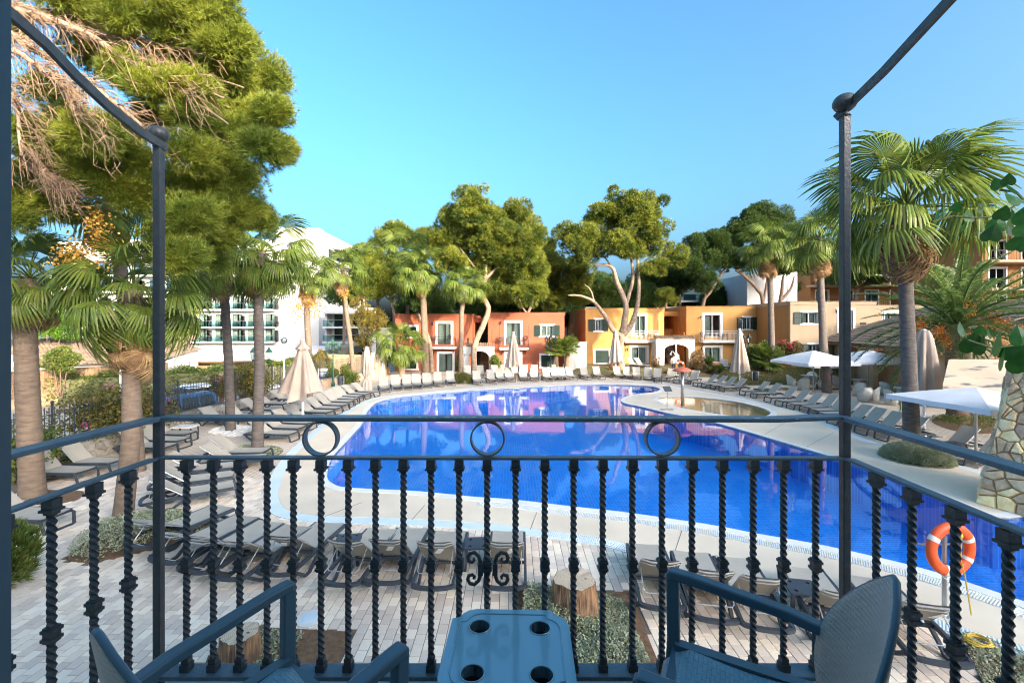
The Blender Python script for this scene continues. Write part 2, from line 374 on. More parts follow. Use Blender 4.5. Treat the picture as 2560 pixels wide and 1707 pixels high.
KIDS = ccw(spline(px2w([(1645,1000),(1659,993.5),(1703,992.2),(1744,993.5),(1795,998.6),(1846,1006),(1880,1014),(1906,1021),(1925,1031),(1922,1038),(1900,1043),(1860,1043),(1810,1038),(1761,1031),(1710,1021.6),(1669,1011)]), 4))
DECK = ccw(spline(px2w([(696,1243),(711,1270),(746,1283),(821,1291),(1020,1297),(1233,1310),(1339,1323),(1500,1345),(1567,1361),(1770,1413),(1951,1459),(2130,1498),(2311,1540),(2518,1605)])
   + [(8.0,6.0),(10.6,5.6),(14.4,7.4),(16.0,10.2)]
   + px2w([(2460,1187.5),(2348,1152.5),(2250,1128),(2200,1117),(2137,1096),(2060,1061),(2004,1031),(1940,1019),(1880,1005),(1829,994),(1761,982),(1693,970.5),(1659,964),(1580,958),(1453,956.5),(1300,963),(1159,973),(1108,978),(1040,985),(997,988.5),(946,996),(912,1010),(871,1032),(829,1052),(793,1086),(749,1126),(717,1170),(702,1210)]), 4))
BEDS = []       # planting beds cut out of the paving
def bed_poly(l): p = ccw(spline(px2w(l), 4)); BEDS.append(p); return p
BED_P2 = bed_poly([(166,1394),(222,1405),(300,1392),(380,1372),(480,1345),(560,1318),(500,1285),(420,1270),(330,1285),(235,1340)])
BED_P1 = bed_poly([(66,1240),(85,1258),(130,1262),(180,1252),(208,1238),(204,1228),(160,1226),(100,1226)])
BED_P5 = bed_poly([(580,1128),(600,1142),(650,1146),(690,1140),(708,1126),(690,1116),(640,1113),(600,1117)])
BED_S2 = ccw(px2w([(612,1566),(884,1580),(835,1671),(790,1760),(480,1760),(520,1640)])); BEDS.append(BED_S2)
BED_S1 = ccw(px2w([(1300,1467),(1577,1481),(1627,1610),(1690,1760),(1280,1760),(1285,1560)])); BEDS.append(BED_S1)
BED_R = ccw(px2w([(2395,1585),(2470,1598),(2760,1720),(2700,1850),(2470,1730)])); BEDS.append(BED_R)
BED_T = ccw(spline(px2w([(2330,1050),(2370,1072),(2440,1084),(2500,1080),(2520,1062),(2470,1040),(2390,1030)]), 4)); BEDS.append(BED_T)
PEB = ccw(spline(px2w([(522,1080),(545,1090),(590,1093),(625,1086),(640,1074),(610,1066),(560,1066)]), 4))

DECKO = offset(DECK, .34)            # outer edge of the pale drain band
# far ground sheet with a hole for the pool area, and the street beyond the fence at the left
sheet_hole = offset(DECK, -.25)
struct(sheet('ground', [[(-1500,-900),(1500,-900),(1500,2500),(-1500,2500)], [(-70,-45),(-70,75),(70,75),(70,-45)]], -.9, mt['ground']))
FENCE = [(-14.6,2.0),(-14.4,11.5),(-14.5,14.5),(-14.2,17.5),(-14.9,20.5),(-14.4,24.0),(-14.6,28.0),(-14.0,33.5),(-12.6,38.5),(-11.8,44.0)]
PLAZA = [(-14.5,-6)]+FENCE+[(-11.8,60),(70,60),(70,-6)]
# paving sheet in brick pattern
def brickmat():
    m = bpy.data.materials.new('distant_paving'); m.use_nodes = True; n = m.node_tree.nodes; L = m.node_tree.links.new; b = n['Principled BSDF']
    tc = n.new('ShaderNodeTexCoord'); mp = n.new('ShaderNodeMapping'); mp.inputs['Rotation'].default_value = (0,0,R(90)); L(tc.outputs['Object'], mp.inputs[0])
    br = n.new('ShaderNodeTexBrick'); br.inputs['Brick Width'].default_value = .225; br.inputs['Row Height'].default_value = .15; br.inputs['Mortar Size'].default_value = .008; br.inputs['Scale'].default_value = 1
    br.inputs['Color1'].default_value = (.64,.52,.39,1); br.inputs['Color2'].default_value = (.70,.60,.48,1); br.inputs['Mortar'].default_value = (.22,.18,.14,1)
    L(mp.outputs[0], br.inputs['Vector'])
    ns = n.new('ShaderNodeTexNoise'); ns.inputs['Scale'].default_value = .5; ns.inputs['Detail'].default_value = 6; L(tc.outputs['Object'], ns.inputs['Vector'])
    mx = n.new('ShaderNodeMix'); mx.data_type = 'RGBA'; mx.blend_type = 'MULTIPLY'; mx.inputs[0].default_value = .5
    rp = n.new('ShaderNodeValToRGB'); rp.color_ramp.elements[0].position = .35; rp.color_ramp.elements[1].position = .65
    rp.color_ramp.elements[0].color = (.72,.66,.58,1); rp.color_ramp.elements[1].color = (1,1,1,1); L(ns.outputs['Fac'], rp.inputs[0])
    L(br.outputs[0], mx.inputs['A']); L(rp.outputs[0], mx.inputs['B']); L(mx.outputs['Result'], b.inputs['Base Color']); b.inputs['Roughness'].default_value = .85
    return m
mt['brickpave'] = brickmat()
NEAR = [(-13.5,5.2),(9.5,5.2),(9.5,13.5),(-13.5,13.5)]     # here the pavers are real
near_paving = struct(sheet('paving_bed', [NEAR, ], -.016, mt['joint']))
paving = struct(sheet('paving', [PLAZA, NEAR[::-1], sheet_hole], .0, mt['brickpave']))
# cut the joint bed under the pool
bpy.data.objects.remove(near_paving)
def clip_y(poly, ymax):   # keep the part with y < ymax
    out = []
    for i in range(len(poly)):
        a, b = poly[i-1], poly[i]
        ia, ib = a[1] < ymax, b[1] < ymax
        if ia != ib:
            t = (ymax-a[1])/(b[1]-a[1]); out.append((a[0]+t*(b[0]-a[0]), ymax))
        if ib: out.append(b)
    return out
def halfplane(poly, nx, ny, c):   # keep nx*x+ny*y<=c
    out = []
    for i in range(len(poly)):
        a, b = poly[i-1], poly[i]; da, db = nx*a[0]+ny*a[1]-c, nx*b[0]+ny*b[1]-c
        if (da <= 0) != (db <= 0):
            t = da/(da-db); out.append((a[0]+t*(b[0]-a[0]), a[1]+t*(b[1]-a[1])))
        if db <= 0: out.append(b)
    return out
bpy.data.objects.remove(paving)
paving = struct(sheet('paving', [PLAZA, sheet_hole[::-1]], -.014, mt['joint']))
# patterned sheet for the part beyond the real pavers, cut to y > 13.5 or x > 9.5
pl_ = [[Vector((p[0],p[1],0)) for p in l] for l in (PLAZA, sheet_hole[::-1])]; flat = [p for l in pl_ for p in l]; b = MB()
for t in tessellate_polygon(pl_):
    tri = ccw([(flat[i].x,flat[i].y) for i in t])
    for piece in (halfplane(tri, 0, -1, -13.5), halfplane(halfplane(tri, 0, 1, 13.5), -1, 0, -9.5), halfplane(halfplane(tri, 0, 1, 5.1), 1, 0, 9.5)):
        if len(piece) > 2 and abs(area(piece)) > 1e-6: b.add([(x,y,-.002) for x,y in piece], [tuple(range(len(piece)))])
far = struct(b.build('far_paving', mt['brickpave']))
# pavers: 300 nearest as separate pieces, the others as one part
pw, pl, rowx = .15, .225, .010
cells = []
for i in range(int(23/pw)):
    x = -13.4+i*pw
    for j in range(int(8.5/pl)+1):
        y = 5.1+j*pl+(i % 2)*pl/2
        if y > 13.45: continue
        if abs(x) > 1.18*y+.4: continue
        c = (x+pw/2, y+pl/2)
        if inside(c, sheet_hole): continue
        if any(inside(c, b) for b in BEDS): continue
        cells.append((x, y, math.hypot(x, y)))
cells.sort(key=lambda c: c[2])
pm = MB(); a, b_, c_ = pw-rowx, pl-rowx, .006
pm.add([(0,0,-.02),(a,0,-.02),(a,b_,-.02),(0,b_,-.02),(0,0,-.003),(a,0,-.003),(a,b_,-.003),(0,b_,-.003),(c_,c_,0),(a-c_,c_,0),(a-c_,b_-c_,0),(c_,b_-c_,0)],
       [(8,9,10,11)]+[(k,(k+1)%4,4+(k+1)%4,4+k) for k in range(4)]+[(4+k,4+(k+1)%4,8+(k+1)%4,8+k) for k in range(4)])
p0 = pm.build('paver', mt['paver'], paving); me_p = p0.data
first = True; vis = [c for c in cells if c[1] > 5.7 and abs(c[0]) < 1.13*c[1]]
sel = vis[:300]; selset = set(sel)
for (x, y, d) in sel:
    z = random.uniform(-.003,.002); tl = (random.uniform(-.006,.006), random.uniform(-.004,.004), 0)
    if first: p0.location = (x,y,z); first = False
    else: inst('paver', me_p, paving, (x,y,z), tl)
rb = MB()
base = pm.v
for c in cells:
    if c in selset: continue
    z = random.uniform(-.004,.002); sx = random.uniform(-.002,.002)
    rb.add([(v[0]+c[0]+sx, v[1]+c[1], v[2]+z) for v in base], pm.f)
tag(rb.build('pavers', mt['paver'], paving), kind='stuff')

deck = struct(sheet('pool_deck', [DECK, POOL[::-1], KIDS[::-1]], .022, mt['conc'], thick=.05))
struct(strip('pool_edge', offset(POOL,.26), POOL, .034, mt['rim'], thick=.09))
struct(strip('paddling_pool_edge', offset(KIDS,.3), KIDS, .034, mt['rim'], thick=.09))
struct(strip('drain_band', DECKO, offset(DECK,-.01), .016, mt['drain'], thick=.04))
# expansion joints in the deck
jb = MB()
for (x, y, x2, y2) in [(1062,1262,1030,1298),(1342,1280,1326,1322),(1705,1325,1683,1390),(905,1255,812,1290),(2010,1120,2085,1080),(1900,1092,1990,1040)]:
    a, b = Gp(x,y,.026), Gp(x2,y2,.026); jb.bar((*a[:2],.024),(*b[:2],.024),.012,.004)
tag(jb.build('deck_joint', mt['joint'], deck), kind='stuff')
# slotted overflow gratings: short bars across the channel
def grating(name, inner, outer, z, x0, x1, y1, step):
    g = MB(); n = len(inner)
    for i in range(n):
        j = (i+1) % n; a, b = inner[i], inner[j]
        if not (x0 < a[0] < x1 and a[1] < y1): continue
        L_ = math.hypot(b[0]-a[0], b[1]-a[1]); m = max(1, int(L_/step))
        for k in range(m):
            t = k/m; p = (a[0]+(b[0]-a[0])*t, a[1]+(b[1]-a[1])*t, z); q = (outer[i][0]+(outer[j][0]-outer[i][0])*t, outer[i][1]+(outer[j][1]-outer[i][1])*t, z)
            g.bar(p, q, step*.5, .02)
    return g
g1 = grating('g', offset(POOL,.30), offset(POOL,.56), .03, -1.0, 9.5, 13, .035)
g2 = grating('g', offset(DECK,.03), offset(DECK,.30), .022, -1.5, 9.5, 10, .04)
gr = thing('overflow_grating', 'white slotted overflow grating running along the near pool edge', 'grating', (0,0,0), 0)
tag(g1.build('slats', mt['grate'], gr), kind='stuff')
gr = thing('overflow_grating', 'white slotted drain grating between pool deck and brick paving', 'grating', (0,0,0), 0)
tag(g2.build('slats', mt['grate'], gr), kind='stuff')

# pool basins
def basin(name, poly, depth, mw, mf, wmat, wz):
    b = MB(); n = len(poly)
    b.v = [(p[0],p[1],.0) for p in poly]+[(p[0],p[1],-depth) for p in poly]
    b.f = [(i,(i+1)%n,n+(i+1)%n,n+i) for i in range(n)]
    struct(b.build(name+'_wall', mw)); struct(sheet(name+'_floor', [poly], -depth, mf))
    struct(sheet(name+'_water', [poly], wz, wmat))
basin('pool', POOL, 1.2, mt['mosaicwall'], mt['mosaic'], mt['water'], -.035)
basin('paddling_pool', KIDS, .28, mt['sand'], mt['sand'], mt['kwater'], -.02)

# street behind the fence, lawn and raised terraces
struct(sheet('street', [[(-70,-45),(-14.5,-45),(-14.5,2.0)]+FENCE[1:]+[(-11.8,75),(-70,75)]], -.86, mt['street']))
def soil(name, poly, z=.012, m='soil'): return struct(sheet(name, [poly], z, mt[m], thick=.03))
for p in BEDS: soil('planting_bed', p)
def terrain(name, xs, ys, zf, m):
    b = MB(); nx = len(xs)
    b.v = [(x,y,zf(x,y)) for y in ys for x in xs]
    b.f = [(j*nx+i, j*nx+i+1, (j+1)*nx+i+1, (j+1)*nx+i) for j in range(len(ys)-1) for i in range(nx-1)]
    return struct(b.build(name, m, smooth=True))
def sm(t): t = min(max(t,0),1); return t*t*(3-2*t)
def zt(x, y):
    return .004+.62*sm((y-41.0)/3.5)*sm((x-5.2)/1.5)+.35*sm((x-21)/4)*sm((y-38)/4)
terrain('garden_bank', np.linspace(5.0,60,90), np.linspace(40.4,70,60), zt, mt['lawn'])
def zl(x, y): return .004+.9*sm((y-35.6)/4.6)
terrain('lawn', np.linspace(17.5,44,50), np.linspace(32.2,40.45,30), lambda x,y: .006+.85*sm((y-34.6)/5.2)*sm((x-17.4)/2.5), mt['lawn'])
struct(strip('garden_path', [(17.2,33.9),(20,34.3),(24,34.3),(30,33.8),(44,33.0)], [(17.2,32.8),(20,33.3),(24,33.2),(30,32.7),(44,31.8)], .10, mt['conc'], closed=False, thick=.12))

# ---------------------------------------------------------------- stone polygons on a plane
def stones(w, h, size, seed, irregular=.85, gap=.022):
    """irregular stone polygons (Voronoi cells) over a w x h panel"""
    r = random.Random(seed); nx = max(1, round(w/size)); nz = max(1, round(h/size)); pts = []
    for j in range(nz):
        for i in range(nx):
            pts.append(((i+.5+(.25 if j % 2 else -.25)+r.uniform(-.5,.5)*irregular)*w/nx, (j+.5+r.uniform(-.42,.42)*irregular)*h/nz))
    out = []
    for k, p in enumerate(pts):
        poly = [(0,0),(w,0),(w,h),(0,h)]
        for q in pts:
            if q is p: continue
            dx, dz = q[0]-p[0], q[1]-p[1]; d = math.hypot(dx,dz)
            if d > 3.2*size: continue
            nx_, nz_ = dx/d, dz/d; c = nx_*(p[0]+q[0])/2+nz_*(p[1]+q[1])/2-gap/2
            poly = halfplane(poly, nx_, nz_, c)
            if len(poly) < 3: break
        if len(poly) < 3: continue
        cl = [poly[0]]
        for v in poly[1:]:
            if math.hypot(v[0]-cl[-1][0], v[1]-cl[-1][1]) > .02: cl.append(v)
        if len(cl) > 2 and abs(area(cl)) > size*size*.06: out.append(ccw(cl))
    return out
def stone_panel(parent, P0, U, V, N, w, h, size, seed, m, depth=.05):
    """stones as separate pieces on the panel P0 + u*U + v*V, proud along N"""
    P0, U, V, N = Vector(P0), Vector(U), Vector(V), Vector(N); r = random.Random(seed+1)
    for poly in stones(w, h, size, seed):
        n = len(poly); cx = sum(p[0] for p in poly)/n; cz = sum(p[1] for p in poly)/n; d = depth*r.uniform(.6,1.25); b = MB()
        ring = lambda k, dd: [(P0+U*(cx+(p[0]-cx)*k)+V*(cz+(p[1]-cz)*k)+N*dd) for p in poly]
        b.v = [tuple(p) for p in ring(1,-.02)+ring(1,d*.55)+ring(.86,d)]+[tuple(P0+U*cx+V*cz+N*d*1.12)]
        b.f = [(i,(i+1)%n,n+(i+1)%n,n+i) for i in range(n)]+[(n+i,n+(i+1)%n,2*n+(i+1)%n,2*n+i) for i in range(n)]+[(2*n+i,2*n+(i+1)%n,3*n) for i in range(n)]
        b.build('stone', m, parent)

# low retaining wall with fence along the street
wl = thing('retaining_wall', 'low grey rubble stone wall carrying the iron fence beside the street', 'stone wall')
cap = MB(); core = MB()
for i in range(len(FENCE)-1):
    a, b = Vector((*FENCE[i],0)), Vector((*FENCE[i+1],0)); d = (b-a); L_ = d.length; d /= L_; n = Vector((d.y,-d.x,0))
    core.add([a+Vector((0,0,-.9)), b+Vector((0,0,-.9)), b+Vector((0,0,.52)), a+Vector((0,0,.52)), a-n*.35+Vector((0,0,-.9)), b-n*.35+Vector((0,0,-.9)), b-n*.35+Vector((0,0,.52)), a-n*.35+Vector((0,0,.52))],
             [(0,1,2,3),(5,4,7,6),(3,2,6,7)])
    cap.bar(a-n*.17+Vector((0,0,.55)), b-n*.17+Vector((0,0,.55)), .44, .06)
    if 8 < FENCE[i+1][1] < 36: stone_panel(wl, a+Vector((0,0,0)), d, (0,0,1), n, L_, .52, .34 if FENCE[i+1][1] < 25 else .5, i*7+3, mt['gstone'], .06)
core.build('core', mt['mortar'], wl); cap.build('coping', mt['gstone'], wl)
# ---------------------------------------------------------------- houses
def wall_cells(b, x0, x1, z0, z1, y0, y1, ops):
    xs = sorted({x0,x1,*[o[0] for o in ops],*[o[1] for o in ops]}); zs = sorted({z0,z1,*[o[2] for o in ops],*[o[3] for o in ops]})
    for j in range(len(zs)-1):
        run = None
        for i in range(len(xs)-1):
            cx, cz = (xs[i]+xs[i+1])/2, (zs[j]+zs[j+1])/2
            solid = not any(o[0] < cx < o[1] and o[2] < cz < o[3] for o in ops)
            if solid and run is None: run = xs[i]
            if run is not None and (not solid): b.box(run, xs[i], y0, y1, zs[j], zs[j+1]); run = None
        if run is not None: b.box(run, xs[-1], y0, y1, zs[j], zs[j+1])
def surround(p, x0, x1, z0, z1, y, t=.2, sill=True):
    b = MB(); b.box(x0-t,x0,y-.04,y+.08,z0,z1); b.box(x1,x1+t,y-.04,y+.08,z0,z1); b.box(x0-t,x1+t,y-.04,y+.08,z1,z1+t)
    if sill: b.box(x0-t-.04,x1+t+.04,y-.09,y+.08,z0-t*.8,z0)
    return b.build('surround', mt['frame'], p)
def glazing(p, x0, x1, z0, z1, y, n=2, fm='dframe', curtain=True, fw=.06, openleaf=False):
    b = MB(); b.box(x0,x1,y,y+.06,z0,z0+fw); b.box(x0,x1,y,y+.06,z1-fw,z1)
    for k in range(n+1):
        x = x0+(x1-x0-fw)*k/n; b.box(x,x+fw,y+.002,y+.058,z0+fw,z1-fw)
    b.build('frame', mt[fm], p)
    g = MB(); e = x1 if not openleaf else (x0+x1)/2; g.box(x0+.02,e-.02,y+.025,y+.035,z0+.02,z1-.02); g.build('pane', mt['glass'], p)
    if curtain:
        c = MB(); m = 22; hi = z1-.04
        for side in ((0,.44),(.58,1)) if not openleaf else ((0,.4),):
            pts = [(x0+(x1-x0)*(side[0]+(side[1]-side[0])*i/m), y+.18+.03*math.sin(i*2.1)) for i in range(m+1)]
            vs = [(x,yy,z0+.03) for x,yy in pts]+[(x,yy,hi) for x,yy in pts]
            c.add(vs, [(i,i+1,m+2+i,m+1+i) for i in range(m)])
        c.build('curtain', mt['curtain'], p)
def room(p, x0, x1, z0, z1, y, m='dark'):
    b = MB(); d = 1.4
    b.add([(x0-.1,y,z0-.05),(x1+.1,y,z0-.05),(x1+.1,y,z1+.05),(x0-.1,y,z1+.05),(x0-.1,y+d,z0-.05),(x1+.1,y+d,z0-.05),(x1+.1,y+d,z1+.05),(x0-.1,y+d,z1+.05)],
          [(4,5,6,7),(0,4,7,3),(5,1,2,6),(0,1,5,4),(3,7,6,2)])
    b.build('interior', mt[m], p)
def shutter(p, x0, x1, z0, z1, y):
    b = MB(); fw = .06; b.box(x0,x0+fw,y-.03,y+.012,z0,z1); b.box(x1-fw,x1,y-.03,y+.012,z0,z1)
    for z in (z0, (z0+z1)/2-fw/2, z1-fw): b.box(x0+fw,x1-fw,y-.028,y+.01,z,z+fw)
    n = int((z1-z0)/.07)
    for k in range(n):
        z = z0+.03+(z1-z0-.06)*k/n; b.add([(x0+fw,y-.02,z),(x1-fw,y-.02,z),(x1-fw,y+.008,z+.06),(x0+fw,y+.008,z+.06)], [(0,1,2,3)])
    return b.build('shutter', mt['green'], p)
def walllamp(p, x, z, y=-.02):
    b = MB(); b.bar((x,y,z+.1),(x,y-.16,z+.16),.03,.03); b.lathe([(.03,-.16),(.05,-.12),(.075,.06),(.09,.08),(.02,.15)], 6, (x,y-.18,z)); b.build('wall_lamp', mt['black'], p)
def balcony(p, x0, x1, z, m='black', depth=1.05, pergola=True):
    e = bpy.data.objects.new('balcony', None); COL.objects.link(e); e.parent = p
    s = MB(); s.box(x0,x1,-depth,.0,z-.14,z); s.box(x0+.03,x1-.03,-depth+.03,0,z-.2,z-.14); s.build('slab', mt['white'], e)
    b = MB(); h = .98
    for zz in (z+.08, z+h*.82, z+h): b.bar((x0+.03,-depth+.04,zz),(x1-.03,-depth+.04,zz),.03,.03); b.bar((x0+.03,-depth+.04,zz),(x0+.03,-.02,zz),.03,.03); b.bar((x1-.03,-depth+.04,zz),(x1-.03,-.02,zz),.03,.03)
    n = int((x1-x0)/.13)
    for k in range(n+1):
        x = x0+.03+(x1-x0-.06)*k/n; b.bar((x,-depth+.04,z+.08),(x,-depth+.04,z+h*.82),.018,.018)
    for k in range(1,8):
        y = -depth+.04+(depth-.06)*k/8
        for x in (x0+.03,x1-.03): b.bar((x,y,z+.08),(x,y,z+h*.82),.018,.018)
    b.build('railing', mt[m], e)
    br = MB()
    for x in (x0+.3,x1-.3): br.bar((x,-.8,z-.2),(x,-.02,z-.62),.04,.04)
    br.build('bracket', mt['black'], e)
    if pergola:
        q = MB()
        for x in (x0+.03,x1-.03):
            q.bar((x,-depth+.04,z),(x,-depth+.04,z+2.05),.035,.035)
            q.tube([(x,-depth+.04-(-depth+.04)*t*.98,z+2.05+.32*t*(1.6-.6*t)) for t in [k/6 for k in range(7)]], .014, 5)
        q.build('canopy_bar', mt['black'] if m == 'black' else mt['frame'], e)
    return e
def small_chair(loc, rz, label, group, m='black', name='balcony_chair'):
    b = MB()
    for x in (-.22,.22):
        for y in (-.22,.22): b.bar((x,y,0),(x,y,.44 if y < 0 else .66),.035,.035)
        b.bar((x,-.24,.66),(x,.26,.66),.05,.03); b.bar((x,-.22,.4),(x,-.30,.88),.035,.035)
    b.box(-.23,.23,-.23,.23,.41,.45)
    for k in range(4): b.bar((-.22,-.235-.02*k,.52+.11*k),(.22,-.235-.02*k,.52+.11*k),.02,.07)
    o = b.build(name, mt[m]); o.location = loc; o.rotation_euler = (0,0,rz); return tag(o, label, 'chair', group)
def window(p, name='window'):
    e = bpy.data.objects.new(name, None); COL.objects.link(e); e.parent = p; return e
def house(name, label, X, Y, Z, Wd, D, Hh, mat, ups, side=None, hroof=.28):
    """axis-aligned block; X, Y, Z: front left bottom corner"""
    t = thing(name, label, 'house', (X,Y,Z)); ops = []
    for u in ups:
        k, x, z, w, h = u[:5]
        if k != 'lamp' and k != 'balcony': ops.append((x,x+w,z,z+h))
    b = MB(); wall_cells(b, 0, Wd, -.6, Hh-hroof, 0, .25, ops)
    b.build('wall', mt[mat], t)
    s = MB(); s.box(0,.25,.25,D,-.6,Hh-hroof); s.box(Wd-.25,Wd,.25,D,-.6,Hh-hroof); s.box(.25,Wd-.25,D-.25,D,-.6,Hh-hroof)
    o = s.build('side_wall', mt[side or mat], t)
    r = MB(); r.box(-.05,Wd+.05,-.05,D+.05,Hh-hroof,Hh-.03); r.box(-.10,Wd+.10,-.10,D+.10,Hh-.03,Hh+.03); r.build('roof_parapet', mt[mat], t)
    for u in ups:
        k, x, z, w, h = u[:5]; x1, z1 = x+w, z+h
        if k == 'lamp': walllamp(t, x, z)
        elif k == 'door':
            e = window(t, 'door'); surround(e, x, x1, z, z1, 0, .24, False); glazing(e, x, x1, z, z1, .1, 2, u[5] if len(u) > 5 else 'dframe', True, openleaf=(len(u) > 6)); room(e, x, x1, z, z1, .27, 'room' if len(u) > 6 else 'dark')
        elif k == 'shut':
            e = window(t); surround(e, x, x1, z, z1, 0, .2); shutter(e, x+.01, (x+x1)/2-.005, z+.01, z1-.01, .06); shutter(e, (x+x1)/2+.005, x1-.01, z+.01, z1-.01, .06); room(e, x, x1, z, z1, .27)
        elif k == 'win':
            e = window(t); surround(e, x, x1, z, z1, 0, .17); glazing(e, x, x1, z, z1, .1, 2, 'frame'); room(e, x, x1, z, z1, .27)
            sw = u[5] if len(u) > 5 else .62
            shutter(e, x-sw-.02, x-.02, z-.03, z1+.03, -.055); shutter(e, x1+.02, x1+sw+.02, z-.03, z1+.03, -.055)
        elif k == 'balcony': balcony(t, x, x1, z, u[5] if len(u) > 5 else 'black')
    return t
def hx(px, Y, X0): return (px-CX)/F*Y-X0
def hz(py, Y, Z0): return H-(py-HY)/F*Y-Z0
def U(kind, px0, px1, py0, py1, Y, X0, Z0, *more):
    """feature measured on the facade plane"""
    x0, x1 = hx(px0,Y,X0), hx(px1,Y,X0); z1, z0 = hz(py0,Y,Z0), hz(py1,Y,Z0)
    return (kind, x0, z0, x1-x0, z1-z0, *more)
YR = 45.5
XA, XB = Wp(988,0,YR)[0], Wp(1221,0,YR)[0]
u = [U('door',1095,1127,809,861,YR,XA,0), U('balcony',1077,1142,860,866,YR,XA,0), U('door',1098,1131,884,929,YR,XA,0), U('shut',1013.5,1041,892,921,YR,XA,0), U('shut',1018,1041,817,841,YR,XA,0),
     ('lamp',hx(1082,YR,XA),4.75,0,0), ('lamp',hx(1084.5,YR,XA),1.8,0,0)]
hA = house('terracotta_house', 'terracotta red two-storey house behind the tall palm trunks, left of the white arch', XA, YR, 0, hx(1181,YR,XA), 11, 5.72, 'red', u)
u = [U('door',1266,1300,807,862,YR-.5,XB,0), U('balcony',1249,1321,862,868,YR-.5,XB,0), U('door',1266,1300,884,930,YR-.5,XB,0), U('win',1352,1383,814,840,YR-.5,XB,0,.62), U('shut',1353,1385,888,917,YR-.5,XB,0),
     ('lamp',hx(1252.5,YR,XB),4.85,0,0), ('lamp',hx(1254.5,YR,XB),1.85,0,0)]
hB = house('terracotta_house', 'terracotta red two-storey house right of the white arch, with one upper balcony', XB, YR-.5, 0, hx(1411,YR-.5,XB), 11, 5.86, 'red', u)
def link_block(name, label, x0, x1, y, z0, h, m, stair):
    t = thing(name, label, 'stairwell', (x0,y,z0)); w = x1-x0; b = MB()
    b.box(0,w,4.0,4.2,-.6,h); b.box(0,w,0.5,4.2,h-.5,h); b.box(0,.15,.3,4,-.6,h-.5); b.box(w-.15,w,.3,4,-.6,h-.5); b.box(0,w,.6,4,2.45,2.6); b.build('wall', mt[m], t)
    d = MB(); d.box(w*.3,w*.75,3.94,3.99,2.6,4.7); d.build('door', mt['wood'], t)
    return t
link_block('stairwell_block', 'dark recessed stairwell between the two terracotta houses', hx(1181,YR,0)+.02, XB-.02, YR+1, 0, 5.4, 'red', True)
def porch(label, X0, X1, Y, Z, h, ax0, ax1, ah, inner, zt_):
    """white arched entrance with a tiled coping"""
    t = thing('arched_porch', label, 'porch', (X0,Y,Z)); w = X1-X0; a0, a1 = ax0-X0, ax1-X0; sp = ah-.55; r = (a1-a0)/2; cx = (a0+a1)/2; N = 14
    arc = [(cx-r*math.cos(math.pi*k/N), sp+(ah-sp)*math.sin(math.pi*k/N)) for k in range(N+1)]
    out = [(0,-.6),(0,h),(w,h),(w,-.6),(a1,-.6)]+arc[::-1]+[(a0,-.6)]
    b = MB(); n = len(out)
    tri = tessellate_polygon([[Vector((p[0],p[1],0)) for p in out]])
    vs = [(p[0],0,p[1]) for p in out]+[(p[0],.3,p[1]) for p in out]
    b.v = vs; b.f = [tuple(q) for q in tri]+[tuple(i+n for i in q[::-1]) for q in tri]+[(i,(i+1)%n,n+(i+1)%n,n+i) for i in range(n)]
    b.build('arch_wall', mt['white'], t)
    s = MB(); s.box(0,.2,.3,1.6,-.6,h); s.box(w-.2,w,.3,1.6,-.6,h); s.box(.2,w-.2,.3,1.6,h-.15,h); s.build('side_wall', mt['white'], t)
    tl = MB(); k = int(w/.21)
    for i in range(k+1): tl.tube([(.05+i*(w-.1)/k,-.12,h+.05),(.05+i*(w-.1)/k,.7,h+.28)], [.085,.095], 7)
    for i in range(k): tl.box(.06+i*(w-.1)/k,.2+i*(w-.1)/k,-.08,.7,h,h+.03)
    tl.build('coping_tiles', mt['tile'], t)
    st = MB()
    for i in range(12): st.box(cx-.1,a1-.1,1.7+i*.27,2.0+i*.27,-.1,.18*(i+1))
    st.build('stairs', mt['tile'], t)
    bw = MB(); bw.box(a0-.3,a1+.3,5.2,5.3,-.1,ah+1.5); bw.box(a0-.25,a0-.15,1.6,5.2,-.1,ah+1.2); bw.box(a1+.1,a1+.2,1.6,5.2,-.1,ah+1.2); bw.build('back_wall', mt[inner], t)
    rl = MB(); rl.bar((cx-.16,1.7,1.1),(cx-.16,4.9,3.2),.04,.04)
    for i in range(9): rl.bar((cx-.16,1.8+i*.36,.15+i*.24),(cx-.16,1.8+i*.36,1.15+i*.24),.025,.025)
    rl.build('handrail', mt['black'], t)
    for dx in (-.1,.12): 
        q = MB(); q.bar((a0-.42+dx,-.0,ah-.2),(a0-.42+dx,-.14,ah-.15),.02,.02); q.ell((a0-.42+dx,-.16,ah-.3),.07,.07,.1); q.build('wall_lamp', mt['frame'], t)
    return t
porch('white arched porch with terracotta coping tiles in front of the red stairwell', Wp(1156,0,43.8)[0], Wp(1235,0,43.8)[0], 43.8, 0, hz(866,43.8,0), Wp(1172,0,43.8)[0], Wp(1222,0,43.8)[0], hz(877,43.8,0), 'dark', 0)
YY, ZY = 47.0, .62
XC, XD = Wp(1464,0,YY)[0], Wp(1716,0,YY)[0]
u = [U('win',1488,1503,799,827,YY,XC,ZY,.68), U('door',1586,1613,789,840,YY,XC,ZY,'frame'), U('balcony',1556,1641,844,851,YY,XC,ZY,'frame'), U('shut',1488,1522,876,907,YY,XC,ZY), U('door',1578.5,1616,868,909,YY,XC,ZY,'frame'),
     ('lamp',hx(1567,YY,XC),hz(874,YY,ZY),0,0)]
hC = house('ochre_house', 'sunlit ochre two-storey house behind the forked pine trunk', XC, YY, ZY, hx(1660,YY,XC), 16, hz(771,YY,ZY), 'yellow', u, side='ochre')
